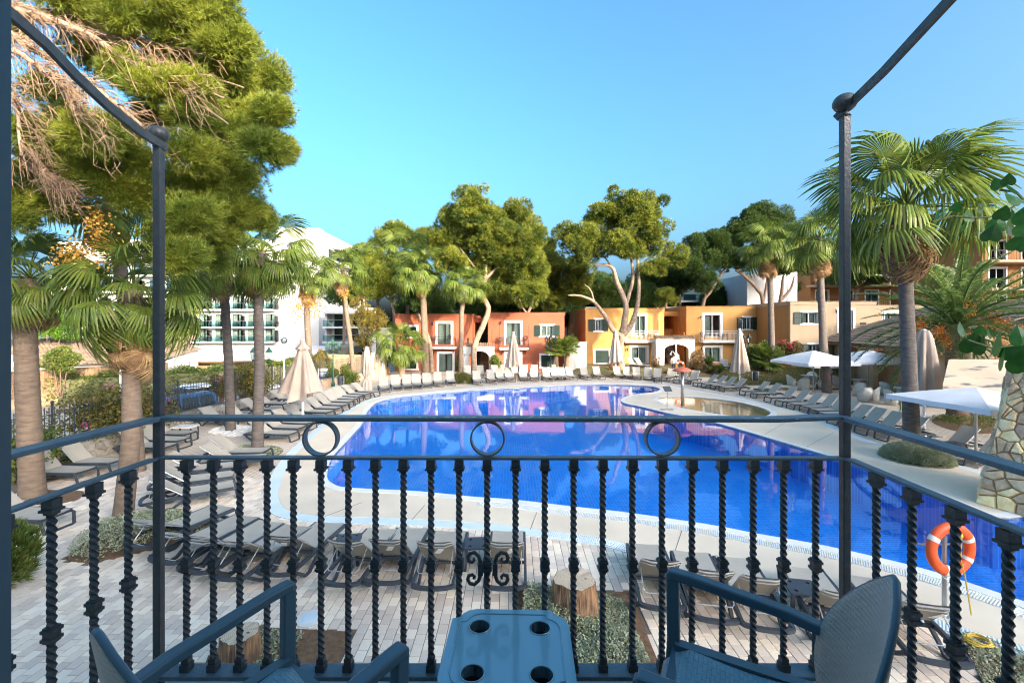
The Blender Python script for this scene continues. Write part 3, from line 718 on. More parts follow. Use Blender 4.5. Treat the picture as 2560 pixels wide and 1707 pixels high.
u = [U('door',1762,1800.5,787,842,YY,XD,ZY,'frame',True), U('balcony',1748,1844,844,851,YY,XD,ZY,'frame'), U('win',1859,1876.5,794,823,YY,XD,ZY,.68), U('door',1762,1800.5,868,906,YY,XD,ZY,'frame'),
     ('lamp',hx(1750,YY,XD),hz(794,YY,ZY),0,0), ('lamp',hx(1752,YY,XD),hz(873,YY,ZY),0,0)]
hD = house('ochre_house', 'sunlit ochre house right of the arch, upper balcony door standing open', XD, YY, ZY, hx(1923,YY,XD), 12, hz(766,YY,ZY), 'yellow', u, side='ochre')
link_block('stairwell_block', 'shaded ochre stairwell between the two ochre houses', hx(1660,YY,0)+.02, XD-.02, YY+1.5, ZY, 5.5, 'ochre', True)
porch('white arched porch leading to an ochre staircase', Wp(1641,0,45.2)[0], Wp(1737,0,45.2)[0], 45.2, .55, hz(847,45.2,.55), Wp(1661,0,45.2)[0], Wp(1722,0,45.2)[0], hz(861,45.2,.55), 'ochre', 0)
YC, ZC = 41.3, .85
XE = Wp(1976,0,YC)[0]
u = [U('win',2005,2040,781,809,YC,XE,ZC,.75), U('door',2098,2132,776,832,YC,XE,ZC,'frame'), U('balcony',2081,2187,830,836,YC,XE,ZC,'black'), U('win',2023,2042,861,892,YC,XE,ZC,.62), ('lamp',hx(2087,YC,XE),hz(779,YC,ZC),0,0)]
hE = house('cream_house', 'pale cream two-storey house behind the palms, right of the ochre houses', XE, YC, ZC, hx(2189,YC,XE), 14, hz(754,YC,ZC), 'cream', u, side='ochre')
u = [('door', 4.2, 2.75, 1.3, 2.2, 'frame'), ('balcony', 3.6, 6.4, 0, 0, 'black')]
u[1] = ('balcony', 3.5, 2.65, 2.9, .1, 'black')
hF = house('cream_house', 'set-back cream house partly hidden by the big date palm', XE+hx(2189,YC,XE)+.05, 45.5, ZC, 15, 10, 5.75, 'cream', u)
gw = thing('garden_wall', 'white rendered garden wall between red and ochre houses', 'wall')
b = MB(); x0, x1 = Wp(1412,0,44)[0], Wp(1466,0,44)[0]; b.box(x0,x1,44,44.25,-.3,hz(858,44,0)); b.build('wall', mt['white'], gw)
b = MB(); b.box(x0-.05,x1+.05,43.95,44.3,hz(858,44,0),hz(855,44,0)); b.build('coping', mt['white'], gw)
# chairs out on the house balconies
for (px, y, z, rz, lab) in [(1090,44.8,2.75,.4,'left dark chair on the left terracotta balcony'),(1120,44.8,2.75,-.5,'right dark chair on the left terracotta balcony'),(1258,44.3,2.68,.5,'left dark chair on the right terracotta balcony'),(1310,44.3,2.68,-.6,'right dark chair on the right terracotta balcony'),
                            (1568,46.3,2.99,.3,'left dark chair on the ochre balcony beside the pine'),(1622,46.3,2.99,-.6,'right dark chair on the ochre balcony beside the pine'),(1760,46.3,2.99,.5,'left dark chair on the ochre balcony with open door'),(1812,46.3,2.99,-.5,'right dark chair on the ochre balcony with open door'),(2160,40.7,3.95,-.4,'dark chair on the cream house balcony')]:
    small_chair((Wp(px,0,y)[0], y, z+.02), rz+math.pi, lab, 'chairs on the house balconies')

# ---------------------------------------------------------------- white hotel, far left
ht = thing('white_hotel', 'large white hotel with rows of balconies behind the left palms', 'hotel', (0,0,0))
YH = 79.0; x0, x1 = -72.0, Wp(797,0,YH)[0]; fl = [1.93,4.45,7.45,10.5,13.3,16.0]
b = MB(); ops = []; bays = [Wp(p,0,YH)[0] for p in (509,550,593,632,676)]
bays = [bays[0]-2.9*k for k in range(9,0,-1)]+bays; wl_ = x1-8.5
for z in fl[:5]:
    for x in bays: ops.append((x-.85,x+.85,z+.05,z+2.2))
wall_cells(b, x0, x1, -1, 19.2, YH, YH+.3, ops)
b.box(x1-.3,x1,YH+.3,104,-1,21.0); b.box(x0,x1,103.7,104,-1,21); b.build('wall', mt['hotel'], ht)
b = MB(); b.box(x0,x1+.02,YH-.02,104,19.2,19.5); b.box(Wp(690,0,YH)[0],x1+.01,YH-.01,YH+2,19.5,21.6); b.box(x1-3,x1+.015,YH+2,103.9,19.5,21.4); b.build('roof', mt['hotel'], ht)
b = MB()
for z in fl: b.box(x0,wl_+1.2,YH-1.35,YH,z-.28,z)
b.build('balcony_slab', mt['hotel'], ht)
wm = None
for z in fl[:5]:
    for k, x in enumerate(bays):
        if x < -58: continue
        if wm is None:
            e = window(ht); glazing(e, -.85, .85, .05, 2.2, .12, 2, 'dframe', True); room(e, -.85, .85, .05, 2.2, .32); e.location = (x,YH,z); wm = e
        else:
            c = dup(wm, ht); c.location = (x,YH,z)
gb = MB(); gp = MB()
for z in fl[:5]:
    gb.box(x0,wl_+1.2,YH-1.33,YH-1.315,z+.05,z+.95); gp.bar((x0,YH-1.33,z+1.0),(wl_+1.2,YH-1.33,z+1.0),.05,.05)
    k = x0
    while k < wl_+1.2: gp.bar((k,YH-1.33,z),(k,YH-1.33,z+1),.04,.04); gp.box(k+.2,k+.26,YH-1.2,YH,z,z+1.6) if False else None; k += 2.9
gb.build('glass_balustrade', mt['bglass'], ht); gp.build('handrail', mt['steel'], ht)
b = MB()
for z in fl[:5]:
    for x in bays: b.box(x+1.4,x+1.46,YH-1.25,YH-.01,z,z+1.9)
b.build('divider', mt['bglass'], ht)
# right-hand side of the hotel with recessed balconies
for (yy, z) in [(84,16.6),(92,16.6),(98,16.6),(86,10.5),(94,10.5)]:
    e = window(ht); b = MB(); b.box(x1,x1+.05,yy-.9,yy+.9,z,z+2.1); b.build('frame', mt['dframe'], e); g = MB(); g.box(x1+.05,x1+.06,yy-.8,yy+.8,z+.08,z+2.02); g.build('pane', mt['cglass'], e)
b = MB(); b.box(x1,x1+1.3,82,101,16.2,16.5); b.build('balcony_slab', mt['hotel'], ht)
b = MB(); b.box(x1+1.25,x1+1.27,82,101,16.5,17.4); b.build('glass_balustrade', mt['bglass'], ht)
for z in fl[1:4]:
    for k, x in enumerate(bays[8:]):
        for dx, s in ((-.9+1.6,'left'),(1.75,'right')):
            if (k+int(z)) % 3 == 2 and s == 'left': continue
            small_chair((x+dx-.2,YH-.7,z), rng.uniform(2.4,4.0), '%s chair, %s bay from the right, %s balcony row of the white hotel' % (s, ORD[len(bays)-9-k], {0:'upper',1:'middle',2:'lower'}[2-fl[1:4].index(z)]), 'chairs on the white hotel balconies')
# lower wing right of the main block
wg = thing('hotel_wing', 'lower white hotel wing with shaded recessed balconies', 'hotel wing')
YW = 72; xa, xb = Wp(812,0,YW)[0], Wp(902,0,YW)[0]
b = MB(); ops = []; zz = [hz(853,YW,0), hz(816,YW,0), hz(780,YW,0)]
for z in zz[:2]: ops.append((xa+.3,xb-.4,z,z+2.25))
wall_cells(b, xa, xb, -1, hz(780,YW,0)+.9, YW, YW+.3, ops)
b.box(xa,xa+.3,YW+.3,YW+8,-1,hz(780,YW,0)+.9); b.box(xb-.3,xb,YW+.3,YW+8,-1,hz(780,YW,0)+.9); b.box(xa,xb,YW+1.9,YW+2.1,-1,hz(780,YW,0)+.8); b.build('wall', mt['hotel'], wg)
b = MB()
for z in zz: b.box(xa,xb+.5,YW-1.0,YW+1.9,z-.3,z)
b.build('balcony_slab', mt['hotel'], wg)
b = MB()
for z in zz[:2]: b.box(xa+.1,xb+.4,YW-.95,YW-.93,z+.05,z+.95)
b.build('glass_balustrade', mt['bglass'], wg)
b = MB()
for z in zz[:2]: b.bar((xa+.1,YW-.94,z+1),(xb+.4,YW-.94,z+1),.05,.05)
b.build('handrail', mt['steel'], wg)
for z in zz[:2]:
    for k in range(2):
        e = window(wg); x = xa+.8+k*2.9; b = MB(); b.box(x,x+1.7,YW+1.82,YW+1.9,z+.02,z+2.1); b.build('frame', mt['dframe'], e); g = MB(); g.box(x+.08,x+1.62,YW+1.80,YW+1.82,z+.1,z+2.02); g.build('pane', mt['cglass'], e)
# pavilion with white fascia and the dark canopy to its right
pv = thing('flat_roof_pavilion', 'low pavilion with deep white fascia in front of the hotel', 'pavilion')
YP = 47; xa, xb = -40, Wp(745,0,YP)[0]; zf1, zf0 = hz(881,YP,0), hz(902,YP,0)
b = MB(); b.box(xa,xb,YP,YP+16,zf0,zf1); b.build('fascia', mt['white'], pv)
b = MB(); b.box(xa,xb-.5,YP+.5,YP+15,zf0-.22,zf0); b.build('soffit', mt['cream'], pv)
b = MB(); b.box(xa,xb-1,YP+2,YP+2.2,-.9,zf0-.22); b.build('wall', mt['cream'], pv)
for x in np.arange(-37, xb, 3.6):
    b = MB(); b.box(x,x+.18,YP+.6,YP+.78,-.9,zf0-.22); b.build('column', mt['wood'], pv)
for k in range(5):
    x = -36+k*3.6; e = window(pv, 'door'); b = MB(); b.box(x,x+1.8,YP+1.92,YP+2,-.85,.5); b.build('frame', mt['frame'], e); g = MB(); g.box(x+.1,x+.85,YP+1.9,YP+1.92,-.8,.42); g.box(x+.95,x+1.7,YP+1.9,YP+1.92,-.8,.42); g.build('pane', mt['cglass'], e)
cn = thing('entrance_canopy', 'long grey sloping canopy over a dark shop front below the hotel', 'canopy')
b = MB(); p0, p1 = Wp(700,893,48), Wp(905,862,58); q0, q1 = Wp(700,884,60), Wp(905,853,66)
b.add([p0,p1,q1,q0,(p0[0],p0[1],p0[2]-.55),(p1[0],p1[1],p1[2]-.9),(q1[0],q1[1],q1[2]-.5),(q0[0],q0[1],q0[2]-.5)], [(0,1,2,3),(4,5,1,0),(5,6,2,1),(6,7,3,2),(7,4,0,3),(7,6,5,4)]); b.build('roof', mt['steel'], cn)
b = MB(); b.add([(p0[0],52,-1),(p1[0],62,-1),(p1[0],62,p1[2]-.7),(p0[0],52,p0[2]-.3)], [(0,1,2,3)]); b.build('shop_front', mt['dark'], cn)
for k in range(5):
    x = p0[0]+1.2+k*1.9; y = 48.6+k*2.1; b = MB(); b.box(x,x+.15,y,y+.15,-1,p0[2]-.2); b.build('column', mt['black'], cn)

# ---------------------------------------------------------------- low tiled house and plank wall, far left
def tile_roof(b, P0, U_, S, w, l, tw=.24, tl=.42, lift=.05):
    """barrel tiles on a slope: P0 eave corner, U_ along the eave, S up the slope"""
    P0, U_, S = Vector(P0), Vector(U_).normalized(), Vector(S).normalized(); N = U_.cross(S).normalized()
    nx, ny = int(w/tw), int(l/tl)
    for i in range(nx):
        for j in range(ny):
            o = P0+U_*(i*tw)+S*(j*tl)+N*(lift+random.uniform(-.008,.008)); r0, r1 = tw*.42, tw*.36; vs = []
            for (s, r, hh) in ((0,r0,.035),(tl*1.08,r1,.0)):
                for a in (0,45,90,135,180): vs.append(o+U_*(tw/2-r*math.cos(R(a)))+S*s+N*(r*.75*math.sin(R(a))+hh))
            b.add(vs, [(k,k+1,6+k,5+k) for k in range(4)]+[(4,3,2,1,0)])
lh = thing('tiled_house', 'low house with broad tan tiled roof behind the plank wall', 'house')
ev = [Wp(-160,925,36), Wp(330,915,38.5)]; rg = [Wp(-160,852,46), Wp(415,842,49)]
e0, e1, r0, r1 = [Vector(p) for p in (ev[0],ev[1],rg[0],rg[1])]
e2 = Vector(Wp(505,872,47)); e1b = Vector(Wp(385,906,40))
b = MB(); b.add([e0,e1b,r1,r0], [(0,1,2,3)]); b.add([e1b,e2,r1], [(0,1,2)]); b.build('roof_deck', mt['tile'], lh)
b = MB(); U_ = (e1b-e0).normalized(); S_ = ((r0+r1)/2-(e0+e1b)/2); S_ = (S_-U_*S_.dot(U_)); tile_roof(b, e0, U_, S_, (e1b-e0).length, S_.length, .34, .5); tag(b.build('roof_tiles', mt['tile'], lh), kind='stuff')
b = MB(); a0, a1 = e0+Vector((0,.7,-.05)), e1b+Vector((0,.7,-.05)); b.add([(a0.x,a0.y,-1),(a1.x,a1.y,-1),a1,a0], [(0,1,2,3)]); a2 = e2+Vector((-.6,.3,-.05)); b.add([(a1.x,a1.y,-1),(a2.x,a2.y,-1),a2,a1], [(0,1,2,3)]); b.build('wall', mt['white'], lh)
gbl = MB(); g0, g1, g2 = Wp(-60,940,34), Wp(118,940,35), Wp(15,879,34.5); gbl.add([(*g0[:2],-1),(*g1[:2],-1),g1,g2,g0], [(0,1,2,3,4)]); gbl.build('gable_wall', mt['hotel'], lh)
pw_ = thing('plank_wall', 'tan block wall topped with upright planks beyond the street', 'wall')
A_, B_ = Vector(Gp(-60,936,1.55)), Vector(Gp(412,909,1.5)); A_.z = B_.z = 0; d = (B_-A_); L_ = d.length; d /= L_; n = Vector((d.y,-d.x,0))
b = MB(); b.bar(A_+Vector((0,0,-.2)), B_+Vector((0,0,-.2)), .25, 1.5); b.build('core', mt['mortar'], pw_)
bm = MB(); bm.box(0,.58,-.02,.1,0,.21); me_b = None; row = 0; z = -.9
while z < .5:
    x = -(.3 if row % 2 else 0)
    while x < L_:
        o = A_+d*x+n*.14; 
        if me_b is None: ob = bm.build('block', mt['brick'], pw_); me_b = ob.data; ob.location = (*o[:2],z); ob.rotation_euler = (0,0,math.atan2(d.y,d.x))
        elif z > -.3: inst('block', me_b, pw_, (*o[:2],z), (0,0,math.atan2(d.y,d.x)))
        x += .6
    z += .23; row += 1
pm_ = MB(); pm_.box(0,.19,-.03,.05,0,1.0); me_b = None; k = 0
while k*.2 < L_:
    o = A_+d*(k*.2)+n*.12
    if me_b is None: ob = pm_.build('plank', mt['plank'], pw_); me_b = ob.data; ob.location = (*o[:2],.55); ob.rotation_euler = (0,0,math.atan2(d.y,d.x))
    else: inst('plank', me_b, pw_, (*o[:2],.55), (0,0,math.atan2(d.y,d.x)))
    k += 1
b = MB(); b.bar(A_+n*.1+Vector((0,0,1.58)), B_+n*.1+Vector((0,0,1.58)), .3, .06); b.build('cap_rail', mt['plank'], pw_)

# ---------------------------------------------------------------- tiled bar at the right, orange hotel, far blocks
br_ = thing('tiled_bar', 'low bar building with grey-brown barrel-tile hip roof behind the date palm', 'building')
ze = 3.1; EA = Vector((28.4,42,ze)); EC = Vector((23.2,24.6,ze)); ed = (EC-EA).normalized(); en = Vector((-ed.y,ed.x,0)); el = (EC-EA).length; rise = 2.9; run = 6.2
RA = EA+ed*4.6+en*run+Vector((0,0,rise)); RC = EC+en*run+Vector((0,0,rise)); EB = EA+en*run*2
b = MB(); b.add([EA+en*.8+Vector((0,0,-3.2)), EC+en*.8+Vector((0,0,-3.2)), EC+en*.8, EA+en*.8], [(0,1,2,3)]); b.add([EA+en*.8+ed*.6+Vector((0,0,-3.2)), EA+en*.8+ed*.6, EB+ed*.6, EB+ed*.6+Vector((0,0,-3.2))], [(0,1,2,3)]); b.build('wall', mt['cream'], br_)
b = MB(); b.add([EA,EC,RC,RA,EB], [(0,1,2,3),(0,3,4)]); b.build('roof_deck', mt['tile'], br_)
tl = MB(); sl = (en*run+Vector((0,0,rise))); tile_roof(tl, EA+Vector((0,0,.02))-en*.1, ed, sl, el, sl.length, .26, .42)
keep = MB(); nv = 10; nup = ed.cross(sl).normalized()
for i in range(0, len(tl.v), nv):
    c = Vector(tl.v[i])-EA; u, v = c.dot(ed), c.dot(en)
    if u > v*4.6/run-.1: keep.add(tl.v[i:i+nv], [(k,k+1,6+k,5+k) for k in range(4)]+[(4,3,2,1,0)])
tag(keep.build('roof_tiles', mt['tile'], br_), kind='stuff')
b = MB(); b.bar(EA-Vector((0,0,.07)), EC-Vector((0,0,.07)), .12, .14)
for k in range(28): p = EA+ed*(.3+k*.62)-Vector((0,0,.16)); b.bar(p-en*.12, p+en*.8, .1, .08)
b.build('eaves_beam', mt['wood'], br_)
for k in range(4): p = EA+ed*(1.0+k*4.6)+en*.4; b = MB(); b.box(p.x-.2,p.x+.2,p.y-.2,p.y+.2,0,ze-.18); b.build('pillar', mt['cream'], br_)
oh = thing('orange_hotel', 'orange hotel with long balconies seen through the right-hand palms', 'hotel')
def oblock(xa, xb, y, z0, floors, roof, parent):
    hgt = 3.0; b = MB(); ops = []; n = int((xb-xa)/3.6)
    for f in range(floors):
        for k in range(n): ops.append((xa+.8+k*3.6,xa+2.6+k*3.6,z0+f*hgt+.1,z0+f*hgt+2.3))
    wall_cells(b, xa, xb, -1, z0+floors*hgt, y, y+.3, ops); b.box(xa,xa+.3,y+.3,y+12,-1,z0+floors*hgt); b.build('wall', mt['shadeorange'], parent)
    s = MB(); r = MB()
    for f in range(floors+1):
        s.box(xa-.6,xb,y-1.6,y,z0+f*hgt-.25,z0+f*hgt)
        if f < floors:
            r.bar((xa-.6,y-1.55,z0+f*hgt+1),(xb,y-1.55,z0+f*hgt+1),.05,.05)
            for k in range(int((xb-xa)/.3)): r.bar((xa-.6+k*.3,y-1.55,z0+f*hgt),(xa-.6+k*.3,y-1.55,z0+f*hgt+1),.025,.025)
    s.build('balcony_slab', mt['cream'], parent); r.build('railing', mt['black'], parent)
    for f in range(floors):
        for k in range(n):
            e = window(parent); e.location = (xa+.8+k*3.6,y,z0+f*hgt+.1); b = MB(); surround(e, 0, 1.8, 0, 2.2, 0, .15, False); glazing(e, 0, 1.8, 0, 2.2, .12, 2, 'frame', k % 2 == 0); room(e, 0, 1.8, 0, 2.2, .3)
    if roof:
        q = MB(); zt_ = z0+floors*hgt; q.add([(xa-1.2,y-2.2,zt_),(xb,y-2.2,zt_),(xb,y+6,zt_+2.4),(xa+3,y+6,zt_+2.4),(xa-1.2,y+13,zt_),(xa-1.2,y-2.2,zt_-.2),(xb,y-2.2,zt_-.2)], [(0,1,2,3),(0,3,4),(5,6,1,0)]); q.build('roof', mt['tile'], parent)
oblock(Wp(2026,0,66)[0], Wp(2290,0,66)[0], 66, hz(766,66,0), 2, False, oh)
oblock(Wp(2455,0,50)[0], Wp(2455,0,50)[0]+22, 50, 5.6, 3, True, oh)
wb = thing('white_block', 'plain white rendered block behind the pines at the right', 'building')
b = MB(); xa, xb = Wp(1868,0,62)[0], Wp(1990,0,62)[0]; b.box(xa,xb,62,72,-1,hz(684,62,0)); b.build('wall', mt['hotel'], wb); b = MB(); b.box(xb-1.2,xb+.1,61.9,72.1,-1,hz(676,62,0)); b.build('pier', mt['white'], wb)
tb = thing('terraced_hotel', 'grey terraced hotel half hidden behind the central pines', 'hotel')
xa, xb = Wp(1290,0,74)[0], Wp(1880,0,74)[0]; b = MB(); b.box(xa,xb,76,90,-1,hz(742,76,0)); b.build('wall', mt['shadepalmbark'] if False else mt['steel'], tb)
for k, y in enumerate((782,768,752)):
    z = hz(y,74,0); b = MB(); b.box(xa,xb,72.5,76,z-.3,z); b.build('balcony_slab', mt['white'], tb); g = MB(); g.box(xa,xb,72.52,72.56,z,z+1); g.build('glass_balustrade', mt['bglass'], tb)
for k in range(14):
    e = window(tb); x = xa+1+k*2.7; g = MB(); g.box(x,x+2,75.9,75.96,hz(768,74,0)+.1,hz(768,74,0)+2.2); g.build('pane', mt['cglass'], e)
# low walls and gate beside the red house
lw = thing('boundary_wall', 'sunlit cream boundary wall behind the green lantern post', 'wall')
b = MB(); x0, x1 = Wp(800,0,43)[0], Wp(905,0,41)[0]; b.bar((x0,43,.75),(x1,41.5,.75),.3,2.3); b.bar((x1,41.5,.95),(Wp(932,0,40)[0],40,.95),.3,2.5); b.build('wall', mt['cream'], lw)
sp = thing('stone_pier', 'rough stone gate pier left of the terracotta house', 'pier')
b = MB(); x0, x1 = Wp(938,0,41)[0], Wp(962,0,41)[0]; b.box(x0,x1,41,41.6,0,2.0); b.build('core', mt['mortar'], sp); stone_panel(sp, (x0,41,0), (1,0,0), (0,0,1), (0,-1,0), x1-x0, 2.0, .42, 77, mt['gstone'], .05)
b = MB(); b.box(x0+.62,x0+.72,40.9,40.98,.6,2.0); b.build('meter_post', mt['wmetal'], sp)

# ---------------------------------------------------------------- our own hotel behind the camera and unseen blocks added to cast shade
own = thing('guest_building', 'pale guest building that carries the balcony, seen at the left edge', 'building')
b = MB(); YF = .47
wall_cells(b, -4.2, 4.6, -.1, 5.9, .2, YF, [(-.525,1.6,2.9,5.3)])
b.box(-4.2,-3.9,-9,.2,-.1,5.9); b.box(4.3,4.6,-9,.2,-.1,5.9); b.box(-3.9,4.3,-9.3,-9,-.1,5.9); b.box(-3.9,4.3,-9,.2,5.7,5.9)
b.build('wall', mt['frame'], own)
b = MB(); b.box(-2.5,3,-4,.2,2.78,2.9); b.box(-2.5,3,-4,-3.9,2.9,5.4); b.box(-2.5,-2.4,-3.9,.2,2.9,5.4); b.box(2.9,3,-3.9,.2,2.9,5.4); b.box(-2.5,3,-4,.2,5.4,5.5); b.build('room', mt['white'], own)
b = MB(); b.box(-.60,-.5215,.36,.474,2.9,5.3); b.build('door_frame', mt['chair'], own)
b = MB(); b.box(-1.75,1.62,YF,1.92,2.72,2.90); b.build('balcony_slab', mt['conc'], own)
b = MB(); b.box(-1.47,1.40,1.70,1.88,2.9,3.10); b.box(-1.47,-1.31,YF,1.70,2.9,3.10); b.box(1.24,1.40,YF,1.70,2.9,3.10); b.build('balcony_kerb', mt['white'], own)

# unseen blocks added well behind us: their long shadow lies over the pool terrace
tw_ = thing('shade_block', 'unseen cream blocks added behind the guest building to shade the terrace', 'hotel')
b = MB(); b.box(-60,42,-62,-50,-1,22.2); b.box(42,105,-62.02,-49.98,-1,27.4); b.box(105,190,-62.04,-49.96,-1,45); b.build('wall', mt['cream'], tw_)
for k in range(40):
    for f in range(6):
        if k == 0 and f == 0: e = MB(); e.box(-.9,.9,-49.96,-49.9,.2,2.4); w0 = e.build('window', mt['cglass'], tw_); w0.location = (-56,0,0)
        else: inst('window', w0.data, tw_, (-56+k*5.2,.03 if -56+k*5.2 > 42 else 0,f*3.4))
# ---------------------------------------------------------------- vegetation builders
def unit(n): 
    v = rng.normal(size=(n,3)); return v/np.linalg.norm(v,axis=1,keepdims=True)
def needles(P, A, L, w, k, spread=.9):
    """k thin triangular blades from every point of P, leaning to A"""
    n = len(P); P = np.repeat(P,k,0); A = np.repeat(A,k,0)
    d = A*1.0+unit(n*k)*spread; d /= np.linalg.norm(d,axis=1,keepdims=True)
    s = np.cross(d, unit(n*k)); s /= np.linalg.norm(s,axis=1,keepdims=True)
    L = L*rng.uniform(.7,1.2,(n*k,1)); v = np.stack([P-s*w, P+s*w, P+d*L],1).reshape(-1,3)
    return v, np.arange(len(v)).reshape(-1,3)
def leaves(P, size, asp=.5, up=.3, nrm=None):
    n = len(P); N = unit(n); N[:,2] += up
    if nrm is not None: N += nrm
    N /= np.linalg.norm(N,axis=1,keepdims=True)
    t = np.cross(N, unit(n)); t /= np.linalg.norm(t,axis=1,keepdims=True); b = np.cross(N,t)
    s = size*rng.uniform(.7,1.3,(n,1)); v = np.stack([P-t*s*.5, P+b*s*asp*.5+N*s*.06, P+t*s*.5, P-b*s*asp*.5+N*s*.06],1).reshape(-1,3)
    return v, np.arange(len(v)).reshape(-1,4)
def shell(c, r, n, inner=.55, flat=0):
    """random points in the outer part of an ellipsoid, with outward directions"""
    u = unit(n); t = rng.uniform(inner**3,1,(n,1))**(1/3); r = np.asarray(r)
    P = np.asarray(c)+u*t*r; return P, u
def lobes_px(lst, Y, flatten=.8, dj=1.2):
    """lobes measured in the photo (px, py, rx, ry) -> world ellipsoids round depth Y"""
    out = []
    for (px,py,rx,ry,*dy) in lst:
        y = Y+(dy[0] if dy else rng.uniform(-dj,dj)); c = Wp(px,py,y); k = y/F
        out.append((np.array(c), np.array([rx*k, (rx+ry)/2*k, ry*k])))
    return out
def crown(parent, lobes, mat_, tuft=.32, dens=1.0, k=8, name='crown', sub=.42, w=.022):
    Ps = []; As = []
    for c, r in lobes:
        m = max(6, int(13*(r.mean()/1.6)**1.3)); cs, us = shell(c, r*.80, m, .45)
        for q, u in zip(cs, us):
            rr = r*sub*rng.uniform(.7,1.2); n = int(dens*95*(rr.mean()/.6)**2)+6
            P, U_ = shell(q, rr, n, .6); Ps.append(P); As.append(U_*.8+u*.35+np.array([.1,-.1,.4]))
    P = np.concatenate(Ps); A = np.concatenate(As); A /= np.linalg.norm(A,axis=1,keepdims=True)
    v, f = needles(P, A, tuft, w, k); return npmesh(name, v, f, mat_, parent)
def limb(parent, pts, r0, r1, mat_, name='limb', n=8, wob=.0):
    sp = []; m = len(pts); P = [np.array(p) for p in pts]
    for i in range(m-1):
        p0, p1, p2, p3 = P[max(i-1,0)], P[i], P[i+1], P[min(i+2,m-1)]
        for k in range(4):
            t = k/4; sp.append(.5*((2*p1)+(-p0+p2)*t+(2*p0-5*p1+4*p2-p3)*t*t+(-p0+3*p1-3*p2+p3)*t**3)+rng.uniform(-wob,wob,3))
    sp.append(P[-1]); q = len(sp); b = MB(); b.tube([tuple(p) for p in sp], [r0+(r1-r0)*i/(q-1) for i in range(q)], n)
    return b.build(name, mat_, parent, smooth=True)
def pine(label, Y, trunk, lobes, m='needle', limbs=(), r=.3, bark='bark', dens=1.0, tuft=.32, k=8, base=None, group=None, name='pine_tree', w=.022):
    """trunk / limbs: photo polylines at depth Y"""
    t = thing(name, label, 'tree', (0,0,0), 0, group)
    tr = [Wp(x,y,Y) for x,y in trunk]
    if base is not None: tr = [(tr[0][0], Y, base)]+tr
    limb(t, tr, r, r*.6, mt[bark], 'trunk', 9, .02)
    for l in limbs:
        ll, ra, rb = l; limb(t, [Wp(x,y,Y+(d[0] if d else 0)) for x,y,*d in ll], ra, rb, mt[bark], 'limb', 7, .02)
    crown(t, lobes_px(lobes, Y), mt[m], tuft, dens, k, w=w); return t

# fan palm leaf: petiole along +Y, pleated blade with drooping tips
def fan_mesh(name, m, seed, pet=.9, R_=1.0, nseg=34, droop=.55, span=250, curl=.25, w=.055):
    r = random.Random(seed); b = MB()
    b.tube([(0,0,-.02),(0,pet*.3,.07),(0,pet*.65,.07),(0,pet,.0)], [.034,.026,.02,.014], 4, False)
    for i in range(nseg):
        a = R(-span/2+span*i/(nseg-1)); da = R(span/nseg/2)*.93; ln = R_*(1-.22*abs(a/R(span/2))**2)*r.uniform(.92,1.06)
        dr = droop*r.uniform(.7,1.3); rows = []; sw = r.uniform(-.05,.05)
        for t in (0.02,.3,.55,.75,.9,1.0):
            rad = ln*t; wv = min(rad*math.tan(da), w)*(1 if t < .7 else (1.05-t)/.35+.02)
            zz = curl*math.cos(a*.6)*.18*t-dr*max(0,t-.45)**1.6*ln*1.5-.08*abs(math.sin(a))*t
            rr = rad-(dr*.35*max(0,t-.5)**2)*ln
            aa = a+sw*max(0,t-.5)
            x, y = math.sin(aa)*rr, pet+math.cos(aa)*rr; px_, py_ = math.cos(aa), -math.sin(aa)
            rows.append(((x-px_*wv,y-py_*wv,zz-wv*.35),(x,y,zz+wv*.25),(x+px_*wv,y+py_*wv,zz-wv*.35)))
        vs = [q for row in rows for q in row]; fs = []
        for j in range(len(rows)-1):
            o = 3*j; fs += [(o,o+1,o+4,o+3),(o+1,o+2,o+5,o+4)]
        b.add(vs, fs)
    me = bpy.data.meshes.new(name); me.from_pydata(b.v, [], b.f); me.update(); me.materials.append(mt[m]); return me
FAN = [fan_mesh('frond', 'palm', s, 1.15+.12*s, 1.12, 36, 1.0+.22*(s % 3), 225+12*(s % 3), w=.048) for s in range(4)]
FANY = [fan_mesh('frond', 'palm', 20+s, 1.0, .95, 30, .45, 190) for s in range(2)]
FAND = [fan_mesh('dead_frond', 'dead', 40+s, .8, .95, 24, 1.25, 200, w=.05) for s in range(3)]
FANS = [fan_mesh('frond', 'palm', 60+s, .5, .62, 22, .12, 200, w=.035) for s in range(2)]
def fruit(parent, c, L, m='gold', n=260, nm='fruit_cluster'):
    P = np.array(c)+rng.normal(size=(n,3))*np.array([.16,.16,.26])*L; v, f = leaves(P, .05*L+.02, .9); return tag(npmesh(nm, v, f, mt[m], parent), kind='stuff')
def palm_trunk(t, pts, r0, r1, m):
    P = [np.array(p) for p in pts]; q = 26; b = MB(); sp = []; rs = []
    cum = [0]
    for i in range(len(P)-1): cum.append(cum[-1]+np.linalg.norm(P[i+1]-P[i]))
    for i in range(q*2+1):
        s = cum[-1]*i/(q*2); j = min(max(k for k in range(len(cum)) if cum[k] <= s+1e-9), len(P)-2); u = (s-cum[j])/(cum[j+1]-cum[j])
        sp.append(tuple(P[j]*(1-u)+P[j+1]*u)); f = i/(q*2); rs.append((r0+(r1-r0)*f**.7+.10*r0*max(0,1-f*9))*(1+(.022 if i % 2 else -.012)+random.uniform(-.012,.012)))
    b.tube(sp, rs, 14); return b.build('trunk', m, t, smooth=True)
